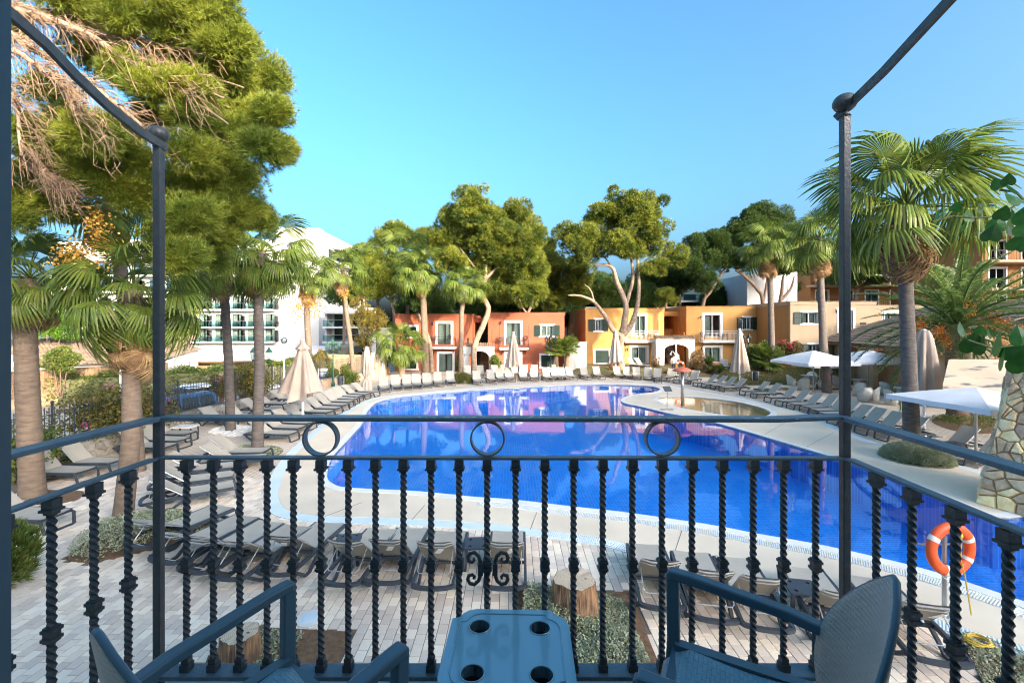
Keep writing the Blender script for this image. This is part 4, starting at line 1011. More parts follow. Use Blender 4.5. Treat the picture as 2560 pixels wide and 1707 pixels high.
def fanpalm(label, px_pts, Y, r0, r1, crown_px, size0, n=30, nd=22, bark='palmbark', fruits=(), tilt=(0,0), skirt=1.0, group='fan palms round the pool', base=0.0, low=-38, lean=0):
    """trunk through photo points at depth Y; crown at crown_px, leaf size in metres"""
    size = size0
    t = thing('fan_palm', label, 'palm tree', (0,0,0), 0, group)
    pts = [Wp(x,y,Y) for x,y in px_pts]; pts[0] = (pts[0][0], Y, base-.1)
    c = Wp(*crown_px, Y); pts.append((c[0],c[1],c[2]-.1*size)); palm_trunk(t, pts, r0, r1, mt[bark])
    for i in range(n):
        az = i*2.39996+rng.uniform(-.25,.25); e = R(84-(84-low)*((i+.5)/n)**.85+rng.uniform(-7,7))
        me = FANY[i % 2] if i < n*.18 else FAN[i % 4]
        o = inst('frond', me, t, c, (e, rng.uniform(-.25,.25), az), size*rng.uniform(.88,1.12))
        o.location = (c[0]+.08*size*math.sin(-az)*0, c[1], c[2]-.25*size*i/n)
    for i in range(nd):
        az = i*2.39996+rng.uniform(-.3,.3); e = R(rng.uniform(-84,-58)); z = c[2]-min(size,1.1)*(.25+.95*skirt*rng.uniform(0,1)**1.1)
        o = inst('dead_frond', FAND[i % 3], t, (c[0]+r1*1.3*math.sin(-az), c[1]+r1*1.3*math.cos(az), z), (e, rng.uniform(-.3,.3), az), min(size*.8,1.05)*rng.uniform(.65,.95))
    for (fx,fy,L) in fruits: fruit(t, Wp(fx,fy,Y-r1-.2), L)
    return t
# feather leaf for the date palm
def feather(name, m, L=4.2, n=62, seed=0, arch=1.2):
    r = random.Random(seed); b = MB(); pts = []
    for i in range(13):
        s = i/12; pts.append((0, L*(s-.18*s*s), arch*(.55*s-1.15*s*s)))
    b.tube(pts, [.045*(1-.85*i/12)+.006 for i in range(13)], 4, False)
    def at(s):
        k = min(int(s*12), 11); u = s*12-k; return [pts[k][q]*(1-u)+pts[k+1][q]*u for q in range(3)]
    for i in range(n):
        s = .14+.85*i/n; p = at(s); p2 = at(min(1,s+.02)); ll = .55*math.sin(math.pi*min(.95,.22+.75*s))*r.uniform(.9,1.1); dz = (p2[2]-p[2])/max(1e-4,p2[1]-p[1])
        for sd in (-1,1):
            d = Vector((sd*.72, .5, .22+r.uniform(-.35,.4)+dz*.3)).normalized()*ll; w = Vector((0,.013,.006)); dr = -.16*ll
            a = Vector(p); e = a+d+Vector((0,0,dr)); mid = a+d*.5; b.add([a-w,a+w,mid+w*1.4,mid-w*1.4,e], [(0,1,2,3),(3,2,4)])
    me = bpy.data.meshes.new(name); me.from_pydata(b.v, [], b.f); me.update(); me.materials.append(mt[m]); return me
FEA = [feather('frond', 'phoenix', 4.9, 78, s, 1.5+.5*s) for s in range(3)]

def bush(name, label, cat, c, r, n, size, m, group=None, flowers=None, nfl=0, fs=.09, stems=True, lumps=14, asp=.55, base=0):
    """c = centre, r = radii"""
    t = thing(name, label, cat, (0,0,0), 0, group); c = np.array(c); r = np.array(r); Ps = []
    cs, us = shell(c, r*.66, lumps, .3)
    for q in cs:
        P, _ = shell(q, r*rng.uniform(.32,.5), n//lumps, .5); Ps.append(P)
    P = np.concatenate(Ps); P = P[P[:,2] > base+.02]; v, f = leaves(P, size, asp, .4); npmesh('foliage', v, f, mt[m], t)
    if stems:
        b = MB()
        for i in range(6):
            a = i*1.05; b.tube([(c[0]+.08*math.cos(a),c[1]+.08*math.sin(a),base-.05),(c[0]+r[0]*.35*math.cos(a),c[1]+r[1]*.35*math.sin(a),c[2]),(c[0]+r[0]*.6*math.cos(a),c[1]+r[1]*.6*math.sin(a),c[2]+r[2]*.5)], [.03,.02,.008], 5)
        b.build('stems', mt['bark'], t)
    if flowers:
        q = cs[rng.integers(0,len(cs),nfl//8+1)]; P = np.concatenate([k+rng.normal(size=(8,3))*.13*min(1,r.mean()) for k in q+unit(len(q))*r*.42]); v, f = leaves(P, fs, .8); npmesh('blossom', v, f, mt[flowers], t)
    return t
def hedge(label, pts, h0, h1, w, n, size, m='bush', flowers=None, nfl=0, group=None):
    t = thing('hedge', label, 'hedge', (0,0,0), 0, group); seg = []; tot = 0; P = [np.array(p,float) for p in pts]
    L_ = [np.linalg.norm(P[i+1]-P[i]) for i in range(len(P)-1)]; A = []
    for i in range(len(P)-1):
        k = int(n*L_[i]/sum(L_)); u = rng.uniform(0,1,(k,1)); c = P[i]*(1-u)+P[i+1]*u; d = (P[i+1]-P[i])/L_[i]; nr = np.array([-d[1],d[0]])
        face = rng.integers(0,3,k); s = rng.uniform(-1,1,k); z = rng.uniform(h0,h1,k); wob = .16*np.sin(c[:,0]*1.7+c[:,1]*2.3)+.1*rng.normal(size=k)
        off = np.where(face == 0, s*w/2, np.where(face == 1, w/2, -w/2)+wob*.8); zz = np.where(face == 0, h1+wob, z)
        A.append(np.column_stack([c+nr*off[:,None], zz]))
    v, f = leaves(np.concatenate(A), size, .6, .5); npmesh('foliage', v, f, mt[m], t)
    b = MB()
    for i in range(len(P)-1): b.bar((*P[i],(h0+h1)/2-.06),(*P[i+1],(h0+h1)/2-.06), w*.78, (h1-h0)*.84)
    b.build('core', mt['ground'], t)
    if flowers: q = np.concatenate(A); v, f = leaves(q[rng.integers(0,len(q),nfl)]+rng.normal(size=(nfl,3))*.06, .13, .8); npmesh('blossom', v, f, mt[flowers], t)
    return t
def cover(name, poly, n, size, m, hmax=.3, label=None, cat='ground cover', dome=None, kind='stuff'):
    """low trailing plants in a bed"""
    xs = [p[0] for p in poly]; ys = [p[1] for p in poly]; P = []
    while len(P) < n:
        p = (rng.uniform(min(xs),max(xs)), rng.uniform(min(ys),max(ys)))
        if inside(p, poly): P.append(p)
    P = np.array(P)
    if dome is None: hh = hmax*(.45+.35*np.sin(P[:,0]*2.1+.7)*np.cos(P[:,1]*1.7)+.2*np.sin(P[:,0]*5.3)*np.sin(P[:,1]*6.1))
    else:
        d = np.hypot((P[:,0]-dome[0])/dome[2],(P[:,1]-dome[1])/dome[3]); hh = hmax*np.sqrt(np.clip(1-d*d,0,1)); P = P[d < 1]; hh = hh[d < 1]
    z = np.maximum(.015, hh*rng.uniform(.55,1.05,len(P))); Q = np.column_stack([P,z]); v, f = leaves(Q, size, .42, .9)
    return tag(npmesh(name, v, f, mt[m]), label, cat, None, kind)

# ---------------------------------------------------------------- pines in the middle distance
pine('tallest pine in the centre with a bright dense crown and slender leaning trunk', 43, [(1186,866),(1211,806),(1221,770),(1208,741),(1212,700),(1215,650)],
  [(1163,500,46,40),(1203,492,24,30),(1140,560,55,50),(1222,560,60,55),(1286,560,55,60),(1322,605,42,55),(1110,610,45,48),(1178,640,70,58),(1258,650,70,58),(1325,680,48,50),(1248,715,62,38),(1318,735,42,38),(1128,660,46,34),(1190,535,50,45),(1255,600,60,50),(1310,645,44,50)],
  limbs=[(((1212,700),(1180,660),(1150,620)),.16,.06),(((1212,700),(1250,660),(1290,610)),.16,.06),(((1212,680),(1205,600),(1200,530)),.2,.05)], r=.31, bark='palebark', dens=1.15, base=0)
pine('smaller olive pine left of centre above the terracotta house', 46, [(993,850),(988,800),(979,756),(972,720)],
  [(912,675,42,36),(958,662,48,40),(1000,690,42,38),(915,722,40,34),(960,730,42,30),(938,700,46,40),(1048,680,32,30),(1075,705,28,24)], m='needle', r=.16, bark='palebark', base=0, limbs=[(((979,756),(945,720),(920,700)),.09,.03),(((979,756),(1000,720),(1010,690)),.09,.03)])
pine('brownish drooping pine beside the stone gate pier', 44.5, [(935,925),(925,860),(918,800)], [(905,800,24,36),(936,790,34,28),(915,845,26,26),(948,820,26,26),(900,760,24,24)], m='needle_brown', r=.12, base=0, dens=.9)
pine('pine with white leaning trunk in front of the terracotta house', 44, [(1080,915),(1075,860),(1058,812),(1043,782)], [(1040,752,40,24),(1080,745,36,22),(1008,748,28,22)], m='needle_dark', r=.24, bark='palebark', base=0)
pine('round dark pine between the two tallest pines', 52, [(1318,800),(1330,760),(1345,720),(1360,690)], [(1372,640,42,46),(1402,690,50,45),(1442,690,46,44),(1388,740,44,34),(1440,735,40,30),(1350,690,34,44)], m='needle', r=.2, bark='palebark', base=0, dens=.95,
  limbs=[(((1345,720),(1380,700),(1410,690)),.1,.04),(((1332,800),(1306,768),(1298,745)),.13,.08)])
fp = pine('large forked pine with several bare curving limbs before the ochre house', 43.5, [(1552,905),(1551,862),(1556,832)],
  [(1545,495,38,30),(1592,502,42,30),(1640,510,26,28),(1520,545,50,42),(1582,550,60,50),(1638,565,44,44),(1492,575,42,40),(1560,610,62,42),(1618,610,50,40),(1678,640,40,32),(1640,668,42,26),(1500,615,46,36),(1450,600,46,40),(1415,590,34,34),(1455,640,38,26),(1700,655,20,18)],
  limbs=[(((1554,840),(1532,823),(1514,791),(1486,756),(1453,740),(1420,738)),.30,.07),(((1556,832),(1561,806),(1564,759),(1543,706),(1528,666),(1486,664)),.36,.12),(((1563,765),(1571,741),(1582,698),(1578,648),(1574,615)),.22,.08),(((1556,836),(1578,812),(1593,766),(1597,723),(1595,663),(1590,620)),.31,.09),
         (((1582,690),(1600,660),(1640,636)),.1,.03),(((1486,756),(1476,725),(1462,712)),.09,.04),(((1528,666),(1510,640),(1500,620)),.09,.04),(((1578,648),(1590,620),(1596,600)),.08,.03)], r=.46, bark='palebark', dens=1.1, base=.2)
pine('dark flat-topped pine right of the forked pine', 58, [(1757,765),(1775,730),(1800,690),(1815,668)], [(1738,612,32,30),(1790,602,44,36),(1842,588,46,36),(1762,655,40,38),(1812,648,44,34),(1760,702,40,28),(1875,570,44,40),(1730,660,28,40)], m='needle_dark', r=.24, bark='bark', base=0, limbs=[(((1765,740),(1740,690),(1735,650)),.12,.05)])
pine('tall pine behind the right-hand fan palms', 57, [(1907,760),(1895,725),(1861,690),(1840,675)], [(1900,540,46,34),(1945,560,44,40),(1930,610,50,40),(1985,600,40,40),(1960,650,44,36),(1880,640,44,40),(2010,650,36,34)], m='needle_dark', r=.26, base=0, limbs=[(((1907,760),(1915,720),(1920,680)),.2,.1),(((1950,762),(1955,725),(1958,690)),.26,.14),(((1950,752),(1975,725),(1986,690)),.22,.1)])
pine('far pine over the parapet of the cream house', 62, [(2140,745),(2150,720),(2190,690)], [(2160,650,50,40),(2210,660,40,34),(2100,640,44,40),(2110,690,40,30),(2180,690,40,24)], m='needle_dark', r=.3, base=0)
k = 0
for (px,py,Y,rx,lab) in [(1300,720,58,60,'broad dark pine right behind the central crown'),(1640,705,68,60,'broad dark pine right of the forked crown'),(1560,765,66,60,'low dark pine behind the ochre parapet'),(1210,770,62,55,'low dark pine behind the right terracotta parapet'),(1800,745,70,50,'low dark pine behind the right ochre parapet'),(860,730,62,40,'dark pine left of the grove, before the hotel wing'),(1345,770,60,46,'dark pine behind the right terracotta roof'),(1420,780,62,46,'dark pine behind the gap between red and ochre houses'),(1500,720,62,50,'dark pine filling the fork of the large pine'),(1600,745,64,44,'dark pine right of the forked trunk'),(1665,740,55,26,'small round pine behind the ochre parapet'),(1700,690,66,44,'dark pine behind the stairwell of the ochre houses'),(1270,775,60,40,'dark pine behind the central trunk'),
                     (1090,770,58,44,'dark pine behind the terracotta parapet at the left'),(1130,740,60,44,'dark pine under the central crown'),(1030,760,60,40,'dark pine left of the tall palm trunk'),(905,640,62,40,'bright pine at the left end of the grove'),(985,590,64,44,'pine top behind the two distant fan palms'),(1065,600,62,38,'narrow pine between distant palms and the central crown'),(2022,700,70,36,'light green round tree beside the white block')]:
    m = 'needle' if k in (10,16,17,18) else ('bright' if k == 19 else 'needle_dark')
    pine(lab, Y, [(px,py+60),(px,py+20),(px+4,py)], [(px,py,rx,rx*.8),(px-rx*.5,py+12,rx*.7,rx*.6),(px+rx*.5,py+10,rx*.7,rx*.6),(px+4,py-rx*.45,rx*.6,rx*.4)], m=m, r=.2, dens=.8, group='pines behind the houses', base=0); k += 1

# ---------------------------------------------------------------- the big near pine at the left
np_ = thing('pine_tree', 'huge overhanging pine at upper left with bare twigs and bright needles', 'tree')
limb(np_, [(-16.5,9.5,-.9),(-16.2,9.6,6),(-15.6,9.7,12),(-15.0,9.8,17)], .5, .3, mt['palebark'], 'trunk', 10)
YN = 10.0
br = [([(-40,-10),(60,25),(180,42),(300,26),(420,0)],.14,.05,10.0),([(-40,-20),(40,25),(110,40),(220,85),(330,95),(380,110),(470,125)],.12,.03,9.6),([(-60,-20),(50,30),(140,55),(240,100),(330,160),(395,180),(480,215),(560,245)],.11,.02,9.3),
      ([(-60,40),(0,70),(60,110),(130,150),(210,200),(290,260),(350,310),(390,345)],.10,.02,9.0),([(-80,150),(0,200),(40,260),(48,320),(52,390)],.08,.02,8.8),([(-70,330),(30,380),(100,430),(140,470)],.07,.02,9.6),([(330,95),(400,150),(520,190),(610,220)],.05,.015,9.8),([(395,180),(450,230),(510,270),(570,310)],.05,.015,9.2),([(-50,100),(40,130),(120,190),(180,260),(230,330)],.07,.015,8.6),([(420,0),(480,60),(560,100)],.05,.02,10.5),([(140,470),(250,500),(400,540),(560,560),(640,545)],.05,.015,10.6)]
ends = []
for pts, a, b_, y in br:
    limb(np_, [Wp(x,yy,y) for x,yy in pts], a, b_, mt['palebark'], 'limb', 6, .01)
# bare twigs under the crown
tw = MB()
for i in range(1000):
    pts, a, b_, y = br[rng.integers(0,len(br)-1)]; j = rng.integers(0,len(pts)-1); u = rng.uniform(); x = pts[j][0]*(1-u)+pts[j+1][0]*u; yy = pts[j][1]*(1-u)+pts[j+1][1]*u
    if x > 470: continue
    dx = rng.uniform(20,95); dy = rng.uniform(-10,110); dz = rng.uniform(-.9,.9); P = [Wp(x,yy,y)]
    for q in (.35,.7,1): P.append(Wp(x+dx*q+rng.uniform(-9,9), yy+dy*q*q+rng.uniform(-9,9), y+dz*q))
    tw.tube(P, [.012,.008,.006,.003], 3, False)
    for s in range(3):
        p = np.array(P[rng.integers(1,4)]); e = p+np.array([rng.uniform(-.1,.4),rng.uniform(-.3,.3),rng.uniform(-.4,.15)])*.8; tw.tube([tuple(p),tuple((p+e)/2+rng.uniform(-.04,.04,3)),tuple(e)], [.006,.005,.002], 3, False)
tag(tw.build('twigs', mt['twig'], np_), kind='stuff')
NL = [(250,140,70,40),(120,230,60,30),(230,330,60,40),(150,380,60,40),(60,330,40,40),(250,440,60,40),(330,480,60,40),(160,510,60,40),(380,220,40,26),(520,640,40,30),(450,640,40,30),(300,20,50,22),(330,35,75,45),(440,30,75,55),(540,40,55,50),(560,110,60,50),(470,110,70,45),(600,110,30,50),(560,180,55,40),(620,215,40,40),(680,190,28,36),(640,290,38,40),(690,280,16,25),(560,260,60,40),(480,230,60,40),(500,310,60,40),(590,330,55,40),(660,370,50,30),(700,372,20,18),(560,400,60,40),(480,390,60,45),(600,440,40,40),(520,470,60,45),(440,470,45,50),(590,520,55,40),(480,540,60,40),(640,540,30,22),(540,590,50,26),(380,300,36,26),(300,330,40,26),(410,160,60,40),(330,180,50,26),(420,590,40,36),(330,395,40,30),(200,420,50,40),(90,440,50,40),(40,520,40,50),(250,60,60,26),(170,300,40,22),(20,60,22,20),(150,-10,80,22)]
Ps = []; As = []
for (px,py,rx,ry) in NL:
    y = rng.uniform(9.0,11.3); k = y/F; c = np.array(Wp(px,py,y)); r = np.array([rx*k,(rx+ry)*.55*k,ry*k])
    m = int(12+(rx*ry)/190); cs, us = shell(c, r*.85, m, .3)
    for q, u in zip(cs, us):
        rr = np.array([.34,.34,.24])*rng.uniform(.7,1.2); n = int(62*rng.uniform(.7,1.2)); P, U_ = shell(q, rr, n, .2); Ps.append(P); As.append(U_*.5+u*.3+np.array([.25,0,.35]))
P = np.concatenate(Ps); A = np.concatenate(As); A /= np.linalg.norm(A,axis=1,keepdims=True)
v, f = needles(P, A, .15, .0062, 11, .85); npmesh('crown', v, f, mt['needle_near'], np_)

# ---------------------------------------------------------------- fan palms
fanpalm('fan palm at the far left with a thick sunlit trunk', [(82,1240),(70,1000),(62,800)], 12.1, 0.27, 0.225, (75,690), 0.66, 26, 14, fruits=[(190,640,1.0),(250,600,.8)])
fanpalm('fan palm with dark hanging fronds, trunk rising from the mulch bed', [(304,1318),(328,1100),(330,880)], 10.3, 0.20, 0.165, (335,715), 0.66, 30, 46, fruits=[(180,655,.9),(265,620,.9),(240,560,.7)], skirt=2.1, low=-78)
fanpalm('tall fan palm rising behind the dark hanging one into the pine', [(345,1190),(330,900),(290,600)], 14.2, 0.20, 0.170, (272,470), 0.85, 26, 30, fruits=[(190,640,1.0),(290,600,1.0)], skirt=1.2)
fanpalm('slim grey-trunked fan palm on the white pebble bed', [(577,1078),(571,900),(563,760)], 19.6, 0.19, 0.165, (556,655), 0.85, 26, 14, 'shadepalmbark')
fanpalm('light green fan palm with grey trunk in the small green bed by the loungers', [(643,1124),(649,900),(646,780)], 16.7, 0.20, 0.150, (655,625), 0.80, 30, 22, 'shadepalmbark', low=-55)
fanpalm('fan palm with golden skirt behind the large half-folded parasol', [(775,980),(773,900),(768,800)], 28.5, 0.19, 0.170, (768,680), 0.78, 22, 30, skirt=1.5, fruits=[(745,770,1.6),(785,765,1.5)], base=-.5)
fanpalm('fan palm with brown skirt over the boundary wall near the hotel wing', [(886,925),(877,860),(866,780)], 36, 0.19, 0.160, (856,668), 0.92, 22, 30, skirt=1.3, fruits=[(862,735,1.2)])
fanpalm('tall fan palm with dark shaded trunk against the terracotta house', [(1064,935),(1062,860),(1059,760)], 42.5, 0.36, 0.280, (1052,672), 1.12, 26, 24, skirt=1.3)
fanpalm('medium fan palm standing left of the white arch', [(1152,940),(1153,860),(1154,780)], 41, 0.24, 0.200, (1163,708), 0.92, 26, 16, skirt=.8)
fanpalm('short young fan palm with big upright leaves at the left terracotta corner', [(1005,936),(1004,895)], 41, 0.30, 0.260, (1000,858), 1.05, 22, 4, low=-50)
fanpalm('small distant fan palm at the left edge of the pine grove', [(945,780),(944,700)], 51, 0.20, 0.170, (942,632), 1.05, 20, 12)
fanpalm('wide distant fan palm left of the central pine', [(1020,790),(1018,700)], 50, 0.20, 0.170, (1017,620), 1.30, 24, 14)
fanpalm('tall dark-trunked fan palm between parasol and bougainvillea', [(1931,951),(1929,860),(1926,720)], 38.4, 0.29, 0.200, (1921,610), 1.15, 30, 34, 'shadepalmbark', skirt=1.5)
fanpalm('dark-trunked fan palm left of the balcony post', [(2068,982),(2058,850),(2052,720)], 31, 0.29, 0.190, (2050,592), 1.05, 30, 36, 'shadepalmbark', skirt=1.6)
fanpalm('large fan palm with shaggy brown skirt at the right', [(2281,1128),(2272,900),(2264,700)], 16.6, 0.27, 0.200, (2266,508), 1.32, 30, 60, 'shadepalmbark', skirt=1.35, low=-30)
for (px, cx_, cy, lab) in [(1393,1389,872,'left dwarf fan palm of the pair beside the white garden wall'),(1414,1421,868,'right dwarf fan palm of the pair beside the white garden wall')]:
    t = thing('dwarf_palm', lab, 'palm tree', (0,0,0), 0, 'dwarf fan palms'); Y = 42.6; c = Wp(cx_,cy,Y); palm_trunk(t, [(Wp(px,0,Y)[0],Y,-.1),c], .22, .19, mt['bark'])
    for i in range(34): inst('frond', FANS[i % 2], t, c, (R(80-115*(i/34)**.9), rng.uniform(-.3,.3), i*2.39996), 1.15*rng.uniform(.85,1.1))
t = thing('dwarf_palm', 'bushy dwarf fan palm in front of the green shrub near the lamp post', 'palm tree', (0,0,0), 0, 'dwarf fan palms'); Y = 38.6; c = Wp(1917,898,Y); palm_trunk(t, [(Wp(1917,0,Y)[0],Y,-.1),c], .25, .24, mt['bark'])
for i in range(40): inst('frond', FANS[i % 2], t, c, (R(80-120*(i/40)**.9), rng.uniform(-.3,.3), i*2.39996), 1.3*rng.uniform(.85,1.1))
# date palm
dp = thing('date_palm', 'broad feather-leaved date palm with orange fruit stalks at the right', 'palm tree')
Y = 21.5; c = Wp(2394,812,Y); palm_trunk(dp, [(c[0],Y,-.1),(c[0],Y,2.2),(c[0],Y,c[2])], .40, .46, mt['bark'])
for i in range(58):
    az = i*2.39996+rng.uniform(-.15,.15); e = R(82-128*((i+.5)/58)**.85); inst('frond', FEA[i % 3], dp, (c[0],c[1],c[2]-.5*i/58), (e, rng.uniform(-.25,.25), az), rng.uniform(.9,1.12))
for (px,py,L) in [(2300,815,1.6),(2345,830,1.5),(2365,850,1.4),(2420,850,1.2),(2455,815,1.2),(2485,805,1.8),(2510,812,1.5),(2425,775,1.4)]: fruit(dp, Wp(px,py,Y-1.2), L*.5, 'orangefruit', 260, 'fruit_stalk')

# ---------------------------------------------------------------- shrubs, hedges
bush('bougainvillea', 'large sunlit bougainvillea sprawling over the fence at left', 'shrub', (-14.9,17.4,1.15), (1.7,2.6,1.25), 9500, .12, 'bbush', flowers='flower', nfl=90, lumps=26)
bush('bougainvillea', 'bougainvillea cascading over the fence behind the left fan palm, near the gate', 'shrub', (-14.5,13.6,.7), (1.1,1.5,1.0), 4500, .11, 'bush', flowers='flower', nfl=60, lumps=16)
bush('bougainvillea', 'dark bronze bougainvillea on the fence between the two grey palm trunks', 'shrub', Wp(617,958,25.5), (1.25,1.5,1.35), 7000, .13, 'bbush', flowers='flower', nfl=110, lumps=22)
bush('bougainvillea', 'flowering bougainvillea on the fence right of the large half-folded parasol', 'shrub', Wp(800,905,40), (.9,1.2,1.3), 3000, .15, 'bbush', flowers='flower', nfl=90, lumps=14)
bush('bougainvillea', 'small flowering shrub on the fence at the right of the white pickup', 'shrub', Wp(550,965,24), (.5,.8,.8), 2200, .12, 'bbush', flowers='flower', nfl=120, lumps=10)
hedge('clipped hedge along the far side of the street behind the cars', [(-32,31),(-25.5,36),(-20.5,38.5),(-16.5,41)], -.9, 1.05, 1.3, 16000, .16)
hedge('lower hedge behind the fence towards the hotel', [(-20.5,37),(-17.5,42),(-15.5,46)], -.9, 1.5, 1.2, 9000, .17)
hedge('hedge on the terrace in front of the pavilion', [(-33,42),(-26,44),(-19,46)], -.9, .5, 1.2, 7000, .17)
bush('round_shrub', 'sunlit leafy shrub left of the green lantern post', 'shrub', Wp(828,940,35.5), (.6,.8,1.0), 3200, .14, 'bush', lumps=12)
bush('round_shrub', 'sunlit leafy shrub right of the green lantern post', 'shrub', Wp(872,938,36), (1.0,.9,1.1), 4800, .14, 'bush', lumps=16)
bush('round_shrub', 'dark rounded shrub right of the white arch of the terracotta house', 'shrub', Wp(1239,903,43), (.68,.68,.78), 2600, .14, 'bush', lumps=10)
bush('climbing_shrub', 'narrow climbing shrub on the wall left of the white arch', 'shrub', Wp(1146,905,45), (.4,.35,1.0), 1500, .15, 'bbush', lumps=8)
for k, px in enumerate((985,1012,1040,1062)): bush('low_shrub', 'small dark shrub behind the %s sunlit lounger of the far row' % ORD[k+1], 'shrub', Wp(px,957,36.5), (.45,.4,.5), 900, .12, 'bush', lumps=6, group='small shrubs behind the far loungers')
bush('dry_shrub', 'dry straw-coloured shrub right of the ochre arch', 'shrub', Wp(1744,905,43), (1.05,.9,1.25), 4500, .12, 'dry', lumps=16, base=.5)
bush('dry_shrub', 'thin dry shrub left of the ochre arch', 'shrub', Wp(1640,912,44), (.65,.5,1.0), 1100, .11, 'dry', lumps=10, base=.5)
bush('clipped_ball', 'clipped dark green ball shrub under the ochre window', 'shrub', Wp(1774,903,42.3), (.5,.5,.5), 2200, .09, 'bush', lumps=12, base=.4)
bush('clipped_ball', 'lower clipped dark green ball shrub beside the flower bed', 'shrub', Wp(1800,920,41.3), (.45,.45,.45), 2000, .09, 'bush', lumps=12, base=.2)
bush('flowering_shrub', 'low brownish shrub between the two clipped balls', 'shrub', Wp(1782,922,42), (.8,.5,.5), 1700, .11, 'bbush', lumps=9, base=.2, flowers='flower', nfl=20)
bush('flowering_shrub', 'low purple-flowered plants in front of the left ochre door', 'plant', Wp(1570,930,42.5), (.7,.3,.35), 1000, .1, 'bush', lumps=6, base=.2, flowers='flower', nfl=80)
bush('flowering_shrub', 'low purple-flowered plants at the foot of the ochre arch', 'plant', Wp(1672,932,42), (.8,.3,.35), 1000, .1, 'bush', lumps=6, base=.2, flowers='flower', nfl=80)
bush('flowering_shrub', 'dry flowering plant at the foot of the forked pine', 'plant', Wp(1528,918,43), (.4,.3,.6), 700, .1, 'dry', lumps=6, base=.2, flowers='flower', nfl=30)
bush('oleander', 'broad glossy green shrub behind the dwarf palm and lamp post', 'shrub', Wp(1905,890,40), (1.7,1.2,1.5), 7500, .17, 'bush', lumps=20, base=.4)
bush('bougainvillea', 'bougainvillea with crimson blossom climbing the cream house', 'shrub', Wp(1975,868,40.5), (1.35,.7,1.3), 3200, .15, 'bbush', flowers='redflower', nfl=240, fs=.16, lumps=14, base=.5)
bush('leafy_tree', 'bright green feathery tree behind the tiled house at far left', 'tree', Wp(120,806,44), (4.4,3.0,2.1), 15000, .24, 'bright', lumps=26, base=-.5, asp=.3)
bush('leafy_tree', 'bright green feathery tree at the very left edge', 'tree', Wp(-30,810,43), (3.0,2.5,1.9), 5000, .22, 'bright', lumps=18, base=-.5, asp=.3)
bush('leafy_tree', 'dark broad-leaved tree before the hotel, right of the dark hanging palm', 'tree', Wp(462,790,52), (2.9,2.5,4.2), 9000, .24, 'bush', lumps=24, base=-.5)
bush('leafy_tree', 'yellowish small tree beside the hotel facade', 'tree', Wp(385,800,54), (2.6,2,2.8), 5000, .22, 'bbush', lumps=18, base=-.5)
bush('round_shrub', 'dark green shrub growing over the plank wall by the tiled roof', 'shrub', Wp(152,898,29.5), (1.5,1.0,1.0), 5200, .13, 'bush', lumps=20, base=0)
bush('round_shrub', 'dark bush on the tiled roof corner beside the left balcony post', 'shrub', Wp(385,895,37), (.9,.7,.8), 2000, .14, 'bush', lumps=12, base=.3)
# spiky shrub at the lower left
sh = thing('spiky_shrub', 'dark narrow-leaved shrub at the lower left edge', 'shrub'); c = np.array((-8.95,7.9,.0)); P, U_ = shell(c+np.array([0,0,.45]), (.55,.55,.62), 700, .2); P = P[P[:,2] > .05]; U_ = P-(c+np.array([0,0,.1])); U_ /= np.linalg.norm(U_,axis=1,keepdims=True)
v, f = needles(P, U_+np.array([0,0,.4]), .16, .016, 9, .8); npmesh('foliage', v, f, mt['bush'], sh); b = MB(); b.tube([tuple(c),tuple(c+np.array([0,0,.5]))], [.03,.015], 6); b.build('stem', mt['bark'], sh)
# cushions and ground cover
def dome(px, py, rx, ry, h, m, label, n=2600, size=.06):
    c = Gp(px,py); poly = [(c[0]+rx*math.cos(a*.3),c[1]+ry*math.sin(a*.3)) for a in range(21)]
    t = thing('cushion_plant', label, 'plant', (0,0,0)); P = rng.uniform(-1,1,(n*2,2)); P = P[(P**2).sum(1) < 1][:n]; z = h*np.sqrt(1-(P**2).sum(1))*rng.uniform(.8,1.05,len(P)); Q = np.column_stack([c[0]+P[:,0]*rx, c[1]+P[:,1]*ry, np.maximum(z,.02)])
    N = np.column_stack([P[:,0]*1.1,P[:,1]*1.1,.5+0*z]); v, f = needles(Q, N/np.linalg.norm(N,axis=1,keepdims=True), size*1.7, size*.16, 5, .7); npmesh('foliage', v, f, mt[m], t)
    b = MB(); b.ell((c[0],c[1],0), rx*.86, ry*.86, h*.82, 16, 8); b.build('core', mt['ground'], t, smooth=True); return t
dome(1154,957,.85,.8,.78,'cushion','bright sunlit cushion plant in front of the far loungers', 3200, .08)
dome(2290,1150,.92,.95,.50,'cover','olive cushion plant round the foot of the shaggy fan palm', 5200, .075)
cover('ground_cover', [(p[0],p[1]) for p in BED_P2], 9000, .055, 'cover', .42, 'silvery green trailing plants round the left palm', dome=(-8.0,9.75,1.35,1.05))
cover('ground_cover', BED_P5, 2600, .06, 'cover', .12, 'short green plants under the grey-trunked palm')
cover('ground_cover', ccw(px2w([(610,1572),(760,1590),(720,1680),(700,1750),(500,1750),(530,1640)])), 4200, .045, 'cover', .17, 'sparse silvery plants in the bed round the smaller stump')
cover('ground_cover', ccw(px2w([(1310,1485),(1420,1490),(1560,1500),(1610,1640),(1650,1760),(1290,1760)])), 17000, .05, 'cover', .26, 'dense silvery green plants round the large tree stump')
cover('ground_cover', BED_R, 3000, .05, 'cover', .14, 'grassy plants in the bed at lower right')
cover('ground_cover', BED_T, 4200, .07, 'bush', .45, 'dark low plants under the date palm', dome=(21.0,20.6,2.6,1.6))
